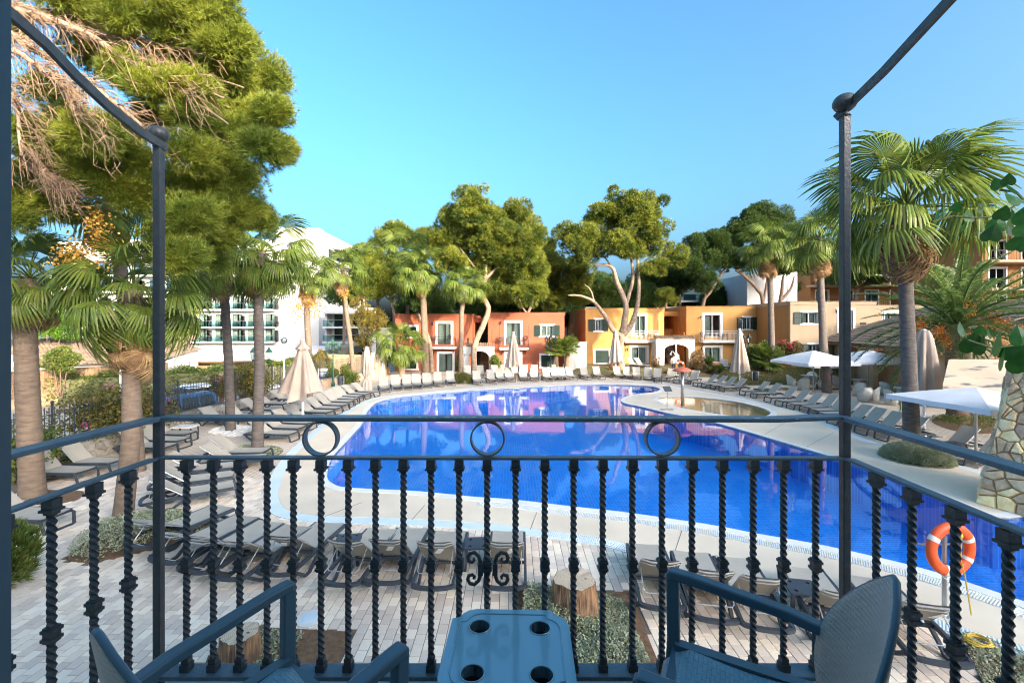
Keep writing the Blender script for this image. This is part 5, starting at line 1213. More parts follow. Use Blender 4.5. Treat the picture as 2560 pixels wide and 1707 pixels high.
def grass(poly_x, poly_y, n, zf, label):
    P = np.column_stack([rng.uniform(*poly_x,n), rng.uniform(*poly_y,n)]); z = np.array([zf(x,y) for x,y in P]); Q = np.column_stack([P,z]); A = np.tile([0,0,1.0],(n,1)); v, f = needles(Q, A, .10, .012, 3, .6)
    return tag(npmesh('grass', v, f, mt['bbush']), label, 'grass', None, 'stuff')
grass((17.6,33), (34.8,40.3), 16000, lambda x,y: .006+.85*sm((y-34.6)/5.2)*sm((x-17.4)/2.5), 'patchy grass on the bank below the cream house')
# white pebbles round a palm
pb = MB()
xs = [p[0] for p in PEB]; ys = [p[1] for p in PEB]; k = 0
while k < 900:
    p = (rng.uniform(min(xs),max(xs)), rng.uniform(min(ys),max(ys)))
    if inside(p, PEB): s = rng.uniform(.03,.065); pb.ell((p[0],p[1],.02+s*.3), s*rng.uniform(.8,1.4), s*rng.uniform(.8,1.4), s*.6, 5, 3); k += 1
tag(pb.build('pebbles', mt['pebble']), 'white pebbles spread round the slim grey palm trunk', 'pebbles', None, 'stuff')
# climbing plant with big leaves, right foreground
cp = thing('climbing_plant', 'climbing plant with large dark heart-shaped leaves reaching in from the right', 'plant')
lf = MB(); out = [(0,0),(.14,-.10),(.30,-.11),(.44,-.02),(.52,.15),(.52,.32),(.44,.52),(.30,.74),(.14,.93),(0,1.08)]; pts = out+[(-x,y) for x,y in out[-2:0:-1]]
lf.v = [(x,y,-.18*abs(x)-.12*max(0,y-.4)**2) for x,y in pts]+[(0,.45,.03)]; n = len(pts); lf.f = [(i,(i+1)%n,n) for i in range(n)]
me_l = None
LV = [(2545,480,.30),(2500,470,.22),(2520,462,.2),(2552,508,.3),(2530,545,.2),(2480,540,.2),(2450,545,.26),(2420,552,.24),(2385,528,.2),(2360,545,.28),(2335,552,.24),(2448,532,.14),(2490,575,.3),(2520,585,.34),(2555,590,.34),(2475,600,.3),(2540,625,.34),(2400,575,.18),(2412,840,.3),(2450,832,.2),(2480,842,.2),(2430,880,.42),(2480,885,.46),(2530,900,.5),(2558,930,.5),(2495,915,.5),(2450,862,.3),(2556,860,.35),(2560,560,.36),(2500,548,.24)]
for i, (px,py,s) in enumerate(LV):
    y = 2.35+rng.uniform(-.2,.25); p = Wp(px,py,y); rot = (R(rng.uniform(50,105)), R(rng.uniform(-25,25)), R(rng.uniform(120,250) if i % 3 else rng.uniform(-50,60)))
    if me_l is None: o = lf.build('leaf', mt['bigleaf'], cp); me_l = o.data; o.location = p; o.rotation_euler = rot; o.scale = (s*.26,)*3
    else: inst('leaf', me_l, cp, p, rot, s*.26)
b = MB()
for pts in ([(2640,440),(2560,500),(2500,540),(2440,545),(2380,540),(2330,555)],[(2640,520),(2570,560),(2500,580)],[(2660,780),(2560,860),(2480,870),(2420,850)],[(2560,500),(2540,480),(2500,475)]): b.tube([Wp(x,y,2.4) for x,y in pts], [.006]*len(pts), 5)
b.tube([(3.6,2.6,2.0),(3.4,2.5,3.5),Wp(2640,440,2.4)], .010, 6); b.tube([(3.4,2.5,3.5),Wp(2660,780,2.4)], .01, 6); b.tube([(3.6,2.6,0),(3.6,2.6,2.0)], .02, 6); b.build('stem', mt['bush'], cp)
# ---------------------------------------------------------------- sun loungers
def lounger_proto():
    t = thing('sun_lounger', 'x', 'sun lounger', (0,0,0), 0, 'sun loungers round the pool')     # foot end at origin, head towards -Y
    b = MB()
    for s in (-1,1): b.path([(s*.33,-.03,.30),(s*.335,-.7,.30),(s*.335,-1.3,.295),(s*.33,-1.86,.27)], .045, .07)
    b.bar((-.33,-.05,.29),(.33,-.05,.29),.05,.05); b.bar((-.33,-1.12,.27),(.33,-1.12,.27),.05,.04); b.bar((-.33,-.6,.26),(.33,-.6,.26),.05,.03)
    b.path([(.33*math.cos(a),-1.84-.10*math.sin(a),.262) for a in [math.pi*k/8 for k in range(9)]], .07, .05); b.build('frame', mt['char'], t)
    l = MB(); l.path([(-.33,-.06,.29),(-.335,.02,.27),(-.30,.07,.03),(-.25,.075,.02),(.25,.075,.02),(.30,.07,.03),(.335,.02,.27),(.33,-.06,.29)], .045, .05, (0,1,.2)); l.build('foot_loop', mt['char'], t)
    for s in (-1,1):
        l = MB(); l.path([(s*.335,-.95,.27),(s*.34,-1.22,.12),(s*.34,-1.36,.015),(s*.34,-1.46,.015),(s*.34,-1.62,.12),(s*.335,-1.80,.25)], .045, .055, (0,0,1)); l.build('leg', mt['char'], t)
    s_ = MB(); n = 6; vs = []
    for j in range(n+1):
        y = -.02-1.08*j/n
        for i in range(5): x = -.305+.1525*i; vs.append((x,y,.345-.018*math.sin(math.pi*i/4)-.01*math.sin(math.pi*j/n)))
    s_.add(vs, [(j*5+i, (j+1)*5+i, (j+1)*5+i+1, j*5+i+1) for j in range(n) for i in range(4)]); 
    s_.add([(x,y,z-.012) for x,y,z in vs], [(j*5+i+1, (j+1)*5+i+1, (j+1)*5+i, j*5+i) for j in range(n) for i in range(4)]); s_.build('seat', mt['sling'], t, smooth=True)
    # backrest: origin at the hinge, lies along -Y
    k = MB(); vs = []
    for j in range(n+1):
        y = -.0-.80*j/n
        for i in range(5): x = -.29+.145*i; vs.append((x,y,.0-.02*math.sin(math.pi*i/4)+.012*math.sin(math.pi*j/n)))
    k.add(vs, [(j*5+i, (j+1)*5+i, (j+1)*5+i+1, j*5+i+1) for j in range(n) for i in range(4)]); k.add([(x,y,z-.014) for x,y,z in vs], [(j*5+i+1, (j+1)*5+i+1, (j+1)*5+i, j*5+i) for j in range(n) for i in range(4)])
    bo = k.build('backrest', mt['sling'], t, smooth=True)
    g = MB(); g.tube([(-.30,.0,-.01),(-.30,-.78,-.01)], .013, 6); g.tube([(.30,.0,-.01),(.30,-.78,-.01)], .013, 6)
    g.tube([(-.30,-.78,-.01),(-.15,-.79,-.05),(.15,-.79,-.05),(.30,-.78,-.01)], .013, 6); g.tube([(-.30,-.70,-.02),(-.15,-.71,-.07),(.15,-.71,-.07),(.30,-.70,-.02)], .010, 6); g.build('back_frame', mt['alu'], bo)
    h = MB(); h.tube([(-.27,-.42,-.02),(-.27,-.52,-.38),(-.24,-.53,-.42),(.24,-.53,-.42),(.27,-.52,-.38),(.27,-.42,-.02)], .009, 6); h.build('prop', mt['alu'], bo)
    return t
LP = lounger_proto(); n_l = 0
cardm = MB(); cardm.box(-.05,.05,-.19,0,-.004,.0)
def lounger(x, y, az, ang, label, z=0, card=False):
    """az: compass bearing the foot end points to"""
    global n_l, LP
    o = LP if n_l == 0 else dup(LP0); n_l += 1
    o.location = (x,y,z); o.rotation_euler = (0,0,-R(az)); o['label'] = label
    for c in o.children:
        if c.name.startswith('backrest'):
            c.location = (0,-1.10,.35); c.rotation_euler = (-R(ang),0,0)
            if card:
                q = cardm.build('price_tag', mt['paper'], c); q.location = (.12,-.76,-.11); q.rotation_euler = (R(4),R(6),R(208))
    return o
LP0 = LP
def away(i): return ORD[i]
# near row, heads towards us
base = [(-6.68,10.6,20,26),(-5.82,10.05,16,28),(-5.14,9.75,13,30),(-4.48,9.55,11,36),(-3.85,9.70,8,38)]
labs = ['leftmost near lounger with head beside the mulch bed of the left palm','second lounger from the left in the near fan-shaped row','third lounger from the left in the near fan-shaped row','fourth lounger from the left in the near fan-shaped row','near lounger with white tag, just left of the lounger beside the side table']
# the first lounger is moved, later ones are copies of a clean prototype
clean = None
specs = []
for (s, l) in zip(base, labs): specs.append((*s, l, 0, l.startswith('near lounger with white tag') or l.startswith('leftmost')))
for s, l in zip([(-2.66,9.40,6,42),(-2.04,9.45,4,42),(-1.24,9.30,2,44),(-.08,9.30,1,44)],
    ['tagged near lounger immediately right of the left near side table','tagged near lounger, middle of the three between the two near side tables','tagged near lounger immediately left of the centre near side table','tagged near lounger behind the scroll ornament, right of the centre side table']): specs.append((*s, l, 0, True))
for s, l in zip([(2.55,8.75,8,42),(3.30,8.45,10,42),(4.0,8.25,12,42),(5.0,7.9,14,40),(5.9,7.6,14,42)],
    ['near lounger right of the large stump, behind the right chair arm','near lounger in the middle behind the right chair arm','near lounger left of the right near side table','near lounger hidden behind the right woven chair back','tagged near lounger under the orange lifebuoy']): specs.append((*s, l, 0, l.startswith('tagged')))
for s, l in zip([(-7.39,12.1,56,36),(-7.9,12.95,64,36),(-8.3,13.8,72,36),(-7.95,14.6,82,34),(-8.3,15.4,88,38)],
    ['nearest lounger of the cluster facing the rounded pool end','second lounger from us in the cluster at the rounded pool end','middle lounger of the cluster at the rounded pool end','fourth lounger from us in the cluster at the rounded pool end','farthest lounger of the cluster, in front of the small green palm bed']): specs.append((*s, l, 0, False))
for s, l in zip([(-10.1,10.1,96,36),(-12.4,13.25,94,48),(-12.3,14.2,92,46),(-12.0,15.95,97,40),(-12.2,16.9,96,38),(-12.65,17.9,95,36),(-12.6,20.4,112,34),(-12.0,21.1,112,34),(-12.0,23.1,98,36),(-12.3,24.8,98,34),(-12.3,26.4,98,34)],
    ['lounger at the left edge beside the spiky shrub','lounger just right of the far-left thick palm trunk','upright lounger against the stone wall left of the mulch-bed palm','lounger behind the mulch-bed palm with a white tag','lounger right of the left balcony post, middle of three by the wall','lounger by the wall next to the small white-topped table','left of two loungers behind the palm on white pebbles','right of two loungers behind the palm on white pebbles','lounger between the two grey palm trunks under the bronze bougainvillea','lounger behind the light green palm near the fence','lounger left of the large half-folded parasol near the fence']): specs.append((*s, l, 0, 'white tag' in l))
E = [(-8.60,17.9),(-8.75,18.95),(-8.77,19.9),(-8.85,21.1),(-8.97,22.4),(-8.95,23.4),(-8.92,24.4),(-9.0,25.45),(-9.06,26.4),(-9.17,27.4),(-9.0,28.3),(-8.7,29.2)]
for i, (x,y) in enumerate(E): specs.append((x, y, 97+i*1.0, 36+(i*7 % 5), '%s lounger from our side in the row along the left pool edge' % ORD[i], 0, False))
for i, (px,py,az) in enumerate([(964,986,158),(993,981,160),(1020,979,162),(1044,976.6,164),(1069,975,166),(1098,972,166),(1129,968.5,168)]):
    x, y, _ = Gp(px,py-4); specs.append((x, y, az, 52, '%s sunlit lounger left of the bright cushion plant in the far row' % ORD[6-i], 0, False))
for i, (px,py,az) in enumerate([(1197,966,168),(1233,962,168),(1256,958.5,168),(1279,957.5,168),(1310,956,178),(1337,956,180),(1374,955.7,172),(1396,954,170),(1415,953.7,170),(1435,953,170),(1471,952,172),(1504,951,172)]):
    x, y, _ = Gp(px,py-2); specs.append((x, y, az, 54, '%s lounger right of the bright cushion plant in the front far row' % ORD[i], 0, False))
for i, (px,py,az) in enumerate([(1552,949.5,178),(1575,950.6,182),(1593,952,192),(1619,953,198),(1642,956,200),(1665,956,216),(1693,961,222),(1718,962,226)]):
    x, y, _ = Gp(px,py-2); specs.append((x, y, az, 52, '%s lounger right of the white parasol by the forked pine' % ORD[i], 0, False))
for i, (px,py) in enumerate([(1741,968),(1762,972),(1785,975.5),(1808,980.5)]):
    x, y, _ = Gp(px,py); specs.append((x+.1, y+.35, 262-i*0, 44, '%s lounger right of the salmon mushroom fountain, before the tall parasol' % ORD[i], 0, False))
RR = [(15.07,29.4),(15.2,28.25),(15.2,26.7),(15.1,25.4),(15.15,24.4),(15.3,23.5),(15.2,22.6),(15.0,21.7),(14.75,20.6),(14.6,19.6),(14.6,18.7),(14.65,17.7)]
for i, (x,y) in enumerate(RR): specs.append((x, y+.3, 266, 44+(i*3 % 4), '%s lounger nearer than the tall right parasol in the right row' % ORD[i], 0, False))
specs.append((14.86,16.3,268,44,'lounger just behind the shaggy palm foot with its cushion plant',0,False)); specs.append((14.6,14.95,268,46,'lounger nearest the stone buttress at the right',0,False))
for i, (px,py,az) in enumerate([(1172,946,170),(1204,945,170),(1238,944.5,174),(1262,944,176),(1287,944,178),(1312,943,180),(1338,943,180),(1388,942,176),(1426,940,172)]):
    x, y, _ = Gp(px,py); specs.append((x, y, az, 54, '%s lounger from the left in the back row before the terracotta houses' % ORD[i], 0, False))
for i, px in enumerate((1571,1604,1622)):
    specs.append((Wp(px,0,43.4)[0], 43.4, 150, 48, '%s lounger from the left on the terrace against the left ochre house' % ORD[i], zt(Wp(px,0,43.4)[0],43.4), False))
specs.append((Wp(1822,0,41)[0], 41.6, 200, 46, 'lounger against the right ochre house beside the tall parasol', .5, False))
# build: keep one clean prototype until the end
for i, s in enumerate(specs):
    if i == len(specs)-1: n_l = 0
    else: n_l = 1
    lounger(*s)

# ---------------------------------------------------------------- low resin tables between the loungers
def side_table(x, y, rz, label, z=0, size=.46, h=.42, first=[None]):
    if first[0] is None:
        t = thing('side_table', label, 'side table', (x,y,z), rz, 'resin side tables by the loungers'); b = MB(); s = .23
        holes = [[(cx+.035*math.cos(a*.628),cy+.035*math.sin(a*.628)) for a in range(10)] for cx in (-.13,.13) for cy in (-.13,.13)]
        o = sheet('table_top', [[(-s,-s),(s,-s),(s,s),(-s,s)]]+[hh[::-1] for hh in holes], h, mt['char'], t, thick=.03); c = None
        for hh in holes: c = MB(); c.prism(hh, h-.07, h-.035); c.build('cup_holder', mt['black'], t)
        for sx in (-1,1):
            for sy in (-1,1): q = MB(); q.bar((sx*.19,sy*.19,h-.03),(sx*.215,sy*.215,0),.05,.05); q.build('leg', mt['char'], t)
        first[0] = t
    else:
        t = dup(first[0]); t.location = (x,y,z); t.rotation_euler = (0,0,rz); t['label'] = label
    return t
side_table(-3.15,8.75,.15,'dark side table between the untagged fan row and the tagged loungers')
side_table(-.66,8.6,.05,'dark side table with four cup holes behind the scroll ornament')
side_table(4.55,7.15,-.2,'dark side table behind the right chair, before the drain grating')
side_table(15.6,16.0,.1,'dark side table behind the shaggy palm, between two loungers')
x, y, _ = Gp(1645,957); side_table(x,y,.2,'small dark table in front of the far loungers near the fountain')
side_table(16.2,29.9,.1,'small dark table under the tall right parasol')
t = thing('low_table', 'small low table with a white top beside the wall loungers', 'side table', (-13.35,18.6,0), .1); b = MB(); b.box(-.4,.4,-.3,.3,.40,.44); b.build('table_top', mt['white'], t)
for sx in (-1,1):
    for sy in (-1,1): q = MB(); q.bar((sx*.35,sy*.25,.4),(sx*.36,sy*.26,0),.04,.04); q.build('leg', mt['char'], t)

# ---------------------------------------------------------------- folded parasols
def parasol(label, x, y, top, bot, rb, folds=8, tie=None, pole_r=.04, mat_='canvas', rt=.09, seed=0, flare=1.0, irr=.12):
    t = thing('folded_parasol', label, 'parasol', (x,y,0), 0, 'folded parasols'); r_ = random.Random(seed)
    b = MB(); b.tube([(0,0,0),(0,0,top-.05)], pole_r, 10); b.build('pole', mt['wmetal'], t)
    q = MB(); n = folds*6; rows = 16; vs = []; ph = [r_.uniform(-.3,.3) for _ in range(folds+1)]; am = [r_.uniform(.7,1.3) for _ in range(folds+1)]; dz = [r_.uniform(-irr,irr) for _ in range(folds+1)]
    for j in range(rows+1):
        s = j/rows; z = top-(top-bot)*s; rr = rt+(rb-rt)*(s**flare)
        if tie is not None: 
            d = (z-tie)/.45; rr = rr*(1-.62*math.exp(-d*d*6)); 
        for i in range(n):
            a = 2*math.pi*i/n; k = int(i*folds/n); f = (i*folds/n)-k; w = (1-abs(2*f-1)); depth = .12+.34*min(1,s*2.2)*am[k]
            rad = rr*(1-depth*w+.05*math.sin(3*a+s*4)); zz = z+dz[k]*s*s*(1-w*.4)
            aa = a+ph[k]*s*.25; vs.append((rad*math.cos(aa),rad*math.sin(aa),zz))
    q.add(vs, [(j*n+i, j*n+(i+1)%n, (j+1)*n+(i+1)%n, (j+1)*n+i) for j in range(rows) for i in range(n)]); o = q.build('canopy', mt[mat_], t, smooth=True)
    c = MB(); m = 24; vs = []
    for j, (rr, z) in enumerate([(rt*.9,top+.0),(rt*1.25,top-.16),(rt+(rb-rt)*.2+.03,top-.42)]):
        for i in range(m): a = 2*math.pi*i/m; k = 1+.12*math.cos(folds*a)*(j > 0); vs.append((rr*k*math.cos(a),rr*k*math.sin(a),z+(.05*math.cos(folds*a) if j == 2 else 0)))
    c.add(vs, [(j*m+i, j*m+(i+1)%m, (j+1)*m+(i+1)%m, (j+1)*m+i) for j in range(2) for i in range(m)]); c.build('vent_flap', mt[mat_], o, smooth=True)
    e = MB(); e.lathe([(.04,-.02),(.10,0),(.10,.03),(.03,.06)], 12, (0,0,top)); e.build('cap', mt['wmetal'], t)
    if tie is not None: s_ = MB(); s_.lathe([(rt*1.0+.06,-.05),(rt+.075,0),(rt*1.0+.06,.05)], 16, (0,0,tie)); s_.build('strap', mt['canvas'], t)
    g = MB(); g.box(-.4,.4,-.4,.4,0,.07); g.lathe([(.09,.07),(.07,.35)], 10); g.build('base', mt['steel'], t)
    st = MB()
    for k in range(6):
        a = k*1.047+.3; st.bar((.05*math.cos(a),.05*math.sin(a),bot-.15),(rb*.55*math.cos(a),rb*.55*math.sin(a),bot+.75),.025,.025)
    st.lathe([(.07,bot-.25),(.07,bot-.05)], 10); st.build('ribs', mt['wmetal'], t)
    return t
x, y = Wp(757,0,20.6)[0], 20.6
parasol('large half-folded beige parasol spreading wide among the left loungers', x, y, hz(850,20.6,0), hz(985,20.6,0), 1.02, 7, None, .055, seed=3, flare=1.12, irr=.3)
x, y = Wp(917,0,31.2)[0], 31.2
parasol('slim beige parasol tied at the waist near the left end of the far row', x, y, hz(868,31.2,0), .12, .40, 9, hz(943,31.2,0), seed=5, flare=.45)
x, y, _ = Gp(1283,951); parasol('sunlit folded parasol in front of the right terracotta balcony', x, y, hz(831,y,0), hz(914,y,0), .74, 9, None, .045, seed=7, flare=.9, irr=.22)
x, y, _ = Gp(1539,945); parasol('shaded folded parasol in front of the forked pine trunk', x, y, hz(827,y,0), hz(906,y,0), .72, 9, None, .045, seed=9, flare=.9, irr=.22)
x, y, _ = Gp(1849,971); parasol('tall folded parasol before the right ochre house', x, y, hz(823,y,0), hz(926,y,0), .70, 9, None, .05, seed=11, flare=.9, irr=.22)
x, y = Wp(2310,0,18.6)[0], 18.6; parasol('big folded beige parasol right of the shaggy palm trunk', x, y, hz(826,y,0), hz(985,y,0), .60, 8, None, .05, seed=13, flare=.55, rt=.17)
# open white parasols over the terrace
def open_parasol(label, x, y, z, w, h=.55, off=None, rz=0, pole=True):
    t = thing('open_parasol', label, 'parasol', (x,y,0), rz, 'open white parasols on the terrace'); b = MB(); s = w/2
    n = 6; vs = [(0,0,z+h)]; ring = []
    for r in (.5,1.0):
        for k in range(16):
            a = 2*math.pi*k/16; m = max(abs(math.cos(a)),abs(math.sin(a))); rr = s*r/m*(.96+.04*math.cos(4*a)**2); vs.append((rr*math.cos(a),rr*math.sin(a),z+h*(1-r)**.85-.06*(r == 1.0)*abs(math.sin(2*a))*0))
    fs = [(0,1+k,1+(k+1)%16) for k in range(16)]+[(1+k,17+k,17+(k+1)%16,1+(k+1)%16) for k in range(16)]
    m0 = len(vs); vs += [(v[0]*1.0,v[1]*1.0,v[2]-.16) for v in vs[17:33]]; fs += [(17+k,m0+k,m0+(k+1)%16,17+(k+1)%16) for k in range(16)]
    b.add(vs, fs); b.build('canopy', mt['wcanvas'], t); p = MB(); p.tube([(0,0,0),(0,0,z+h)], .04, 10); p.box(-.35,.35,-.35,.35,0,.08); p.build('pole', mt['steel'], t)
    q = MB()
    for k in range(8): a = k*math.pi/4; m = max(abs(math.cos(a)),abs(math.sin(a))); q.bar((0,0,z+h-.05),(s/m*.97*math.cos(a),s/m*.97*math.sin(a),z-.03),.02,.025)
    q.build('ribs', mt['wmetal'], t); return t
open_parasol('white open parasol behind the dark palm trunk left of the balcony post', Wp(2046,0,30)[0], 30.5, 2.15, 3.6, .75, rz=.1)
open_parasol('white open parasol right of the balcony post, half behind date palm fronds', Wp(2170,0,31.5)[0], 31.5, 2.15, 3.6, .75, rz=-.1)
open_parasol('small white open parasol behind the shaggy palm trunk', Wp(2235,0,27)[0], 33.5, 1.7, 2.6, .6)
open_parasol('large white square parasol at the right below the plaster slab', Wp(2440,0,14.8)[0], 14.8, 2.10, 3.2, .42, rz=.12)

# ---------------------------------------------------------------- wicker terrace furniture
def wicker_chair(x, y, rz, label, first=[None], z=0):
    if first[0] is None:
        t = thing('wicker_chair', label, 'chair', (x,y,z), rz, 'pale wicker chairs on the terrace'); b = MB()
        n = 14; vs = []
        for j, (zz, k) in enumerate([(.02,.92),(.45,1.0),(.66,1.05),(.90,1.12)]):
            for i in range(n+1):
                a = R(-20+220*i/n); top = min(zz, .64+.30*max(0,math.sin(a))**1.5) ; vs.append((.31*k*math.cos(a),-.30*k*math.sin(a),top))
        b.add(vs, [(j*(n+1)+i, j*(n+1)+i+1, (j+1)*(n+1)+i+1, (j+1)*(n+1)+i) for j in range(3) for i in range(n)]); o = b.build('shell', mt['wicker'], t, smooth=True)
        s = o.modifiers.new('thickness', 'SOLIDIFY'); s.thickness = .035
        c = MB(); c.box(-.27,.27,-.24,.29,.36,.44); c.build('seat', mt['wicker'], t); c = MB(); c.box(-.27,.27,.24,.29,.03,.36); c.build('apron', mt['wicker'], t); first[0] = t
    else: t = dup(first[0]); t.location = (x,y,z); t.rotation_euler = (0,0,rz); t['label'] = label
    return t
def terr_table(x, y, rz, label, s=.42, z=0):
    t = thing('terrace_table', label, 'table', (x,y,z), rz, 'white tables on the terrace'); b = MB(); b.box(-s,s,-s,s,.71,.75); b.build('table_top', mt['white'], t); b = MB(); b.box(-s*.65,s*.65,-s*.65,s*.65,0,.71); b.build('pedestal', mt['wicker'], t); return t
for (px,py,rz,lab) in [(1980,967,-1.6,'wicker chair left of the table beside the grey parasol pole'),(2010,976,-.4,'wicker chair in front of the table beside the grey parasol pole'),(2030,958,2.6,'wicker chair behind the table beside the grey parasol pole'),(2052,972,.8,'wicker chair against the dark palm trunk'),(2095,968,-1.4,'wicker chair just left of the balcony post'),
    (2148,990,-.3,'wicker chair just right of the balcony post, back towards the pool'),(2162,1004,-.2,'nearest left wicker chair behind the right loungers'),(2182,1002,.7,'nearest middle wicker chair behind the right loungers'),(2215,988,-1.2,'wicker chair facing right behind the right loungers'),(2243,984,.3,'wicker chair beside the shaggy palm trunk'),(2229,1012,-1.5,'wicker chair nearest the shaggy palm trunk'),
    (2335,1010,.5,'wicker chair under the right parasol, beside its pole'),(2480,1008,.2,'left wicker chair in the shade below the large white parasol'),(2510,1012,.2,'right wicker chair in the shade below the large white parasol')]:
    x, y, _ = Gp(px,py); wicker_chair(x, y, rz, lab)
for (px,py,lab) in [(2024,962,'square white table beside the grey parasol pole'),(2150,975,'square white table right of the balcony post'),(2262,1000,'square white table half hidden by the shaggy palm trunk'),(2250,958,'long pale table in front of the bar')]:
    x, y, _ = Gp(px,py); terr_table(x, y, .1, lab)
t = thing('curved_screen', 'tan curved wicker screen at the edge of the bar terrace', 'screen', Gp(2215,965)); b = MB(); n = 8; b.v = [(.5*math.cos(R(20*i)),.25*math.sin(R(20*i)),z) for z in (0,1.1) for i in range(n+1)]; b.f = [(i,i+1,n+2+i,n+1+i) for i in range(n)]; o = b.build('panel', mt['plank'], t); s = o.modifiers.new('thickness','SOLIDIFY'); s.thickness = .06
for i, (px,py) in enumerate([(2099,939),(2155,936),(2202,936)]):
    x, y, _ = Gp(px,py,.25); t = thing('globe_lamp', '%s white garden globe lamp from the left on the lawn edge' % ORD[i], 'lamp', (x,y,.0), 0, 'white globe lamps'); b = MB(); b.ell((0,0,.36),.30,.30,.30,16,10); b.build('globe', mt['white'], t, smooth=True); b = MB(); b.lathe([(.12,0),(.12,.12)],10); b.build('base', mt['char'], t)
t = thing('pink_post', 'slim bright pink post with a white flower-like top beside the palm trunk', 'post', (Wp(2075,0,33)[0],33,.1)); b = MB(); b.tube([(0,0,0),(0,0,1.0)], [.12,.10], 10); b.build('post', mt['pink'], t)
b = MB(); 
for k in range(6): b.ell((.12*math.cos(k*1.05),0,1.12+.12*math.sin(k*1.05)),.11,.06,.11,8,5)
b.build('top', mt['white'], t)

# ---------------------------------------------------------------- right-hand structures
sl_ = thing('plaster_slab', 'cream plaster roof slab with dark weather stains behind the white parasol', 'slab')
c = [Wp(2443,962,15.6),Wp(2512,982,15.2),Wp(2630,980,15.0),Wp(2630,905,17.8),Wp(2452,898,18.0),Wp(2374,898,18.0),Wp(2357,960,16.4)]
c = [Wp(2357,962,16.2),Wp(2440,972,15.9),Wp(2512,982,15.6),Wp(2640,985,15.4),Wp(2640,898,18.2),Wp(2452,898,18.0),Wp(2372,898,18.0)]
b = MB(); n = len(c); b.v = list(c)+[(p[0],p[1],p[2]-.16) for p in c]; b.f = [tuple(range(n)), tuple(range(2*n-1,n-1,-1))]+[(i,n+i,n+(i+1)%n,(i+1)%n) for i in range(n)]
mt['slab'] = M('stained_plaster', (.58,.47,.33), .9, (.52,.41,.28), .8, bump=.2, detail=8)
m = mt['slab']; n_ = m.node_tree.nodes; L_ = m.node_tree.links.new; tc = n_.new('ShaderNodeTexCoord'); w1 = n_.new('ShaderNodeTexNoise'); mp = n_.new('ShaderNodeMapping'); mp.inputs['Scale'].default_value = (.55,2.2,2.2); L_(tc.outputs['Object'], mp.inputs[0]); L_(mp.outputs[0], w1.inputs['Vector']); w1.inputs['Scale'].default_value = 1.6; w1.inputs['Detail'].default_value = 9
rp = n_.new('ShaderNodeValToRGB'); rp.color_ramp.elements[0].position = .60; rp.color_ramp.elements[1].position = .68; L_(w1.outputs['Fac'], rp.inputs[0]); mx = n_.new('ShaderNodeMix'); mx.data_type = 'RGBA'; mx.inputs['B'].default_value = (.12,.12,.12,1); L_(rp.outputs[0], mx.inputs[0])
pb_ = n_['Principled BSDF']; src = pb_.inputs['Base Color'].links[0].from_socket; L_(src, mx.inputs['A']); L_(mx.outputs['Result'], pb_.inputs['Base Color'])
b.build('slab', mt['slab'], sl_); b = MB()
for (px,Y_) in ((2600,17.4),(2640,16.4)): x = Wp(px,0,Y_)[0]; b.box(x,x+.25,Y_,Y_+.25,0,Wp(px,930,Y_)[2]-.25)
b.build('support', mt['cream'], sl_)
# battered stone buttress
st = thing('stone_buttress', 'battered buttress of honey-coloured rubble stone at the right edge', 'buttress')
A = Vector(Gp(2442,1258)); B = Vector(Gp(2529,1296)); B = Vector((A.x+.35, A.y-1.0, 0)); hgt = 3.35
Tl = Vector(Wp(2534,956,A.y+.25)); Tl = Vector((A.x+1.15, A.y+.15, hgt)); Bt = Vector((B.x+.95, B.y+.75, hgt)); C_ = Vector((B.x+2.4,B.y-.3,0)); Ct = Vector((Bt.x+1.4,Bt.y,hgt)); D_ = Vector((C_.x,A.y+1.2,0)); Dt = Vector((Ct.x,A.y+1.2,hgt)); A2 = Vector((A.x+1.7,A.y+1.2,0)); A2t = Vector((Tl.x+1.0,A.y+1.2,hgt))
b = MB(); b.add([A,B,C_,D_,A2,Tl,Bt,Ct,Dt,A2t], [(4,3,2,1,0),(5,6,7,8,9),(0,1,6,5),(1,2,7,6),(2,3,8,7),(3,4,9,8),(4,0,5,9)]); b.build('core', mt['mortar'], st)
def quad_panel(parent, a, b_, bt, at_, size, seed, m, depth):
    """stones on a four-cornered face by bilinear mapping"""
    w = ((b_-a).length+(bt-at_).length)/2; h = ((at_-a).length+(bt-b_).length)/2; N = (b_-a).cross(at_-a).normalized(); r = random.Random(seed)
    def mp(u,v,dd): u /= w; v /= h; return (a*(1-u)+b_*u)*(1-v)+(at_*(1-u)+bt*u)*v+N*dd
    for poly in stones(w, h, size, seed, 1.25, .022):
        n = len(poly); cx = sum(p[0] for p in poly)/n; cz = sum(p[1] for p in poly)/n; d = depth*r.uniform(.5,1.3); q = MB()
        q.v = [tuple(mp(cx+(p[0]-cx)*k,cz+(p[1]-cz)*k,dd)) for k,dd in ((1,-.02),(1,d*.5),(.84,d)) for p in poly]+[tuple(mp(cx,cz,d*1.15))]
        q.f = [(i,(i+1)%n,n+(i+1)%n,n+i) for i in range(n)]+[(n+i,n+(i+1)%n,2*n+(i+1)%n,2*n+i) for i in range(n)]+[(2*n+i,2*n+(i+1)%n,3*n) for i in range(n)]
        q.build('stone', mt[m], parent)
quad_panel(st, A, B, Bt, Tl, .22, 5, 'stone', .075); quad_panel(st, B, C_, Ct, Bt, .25, 9, 'stone', .075); quad_panel(st, A2, A, Tl, A2t, .30, 15, 'stone', .075)

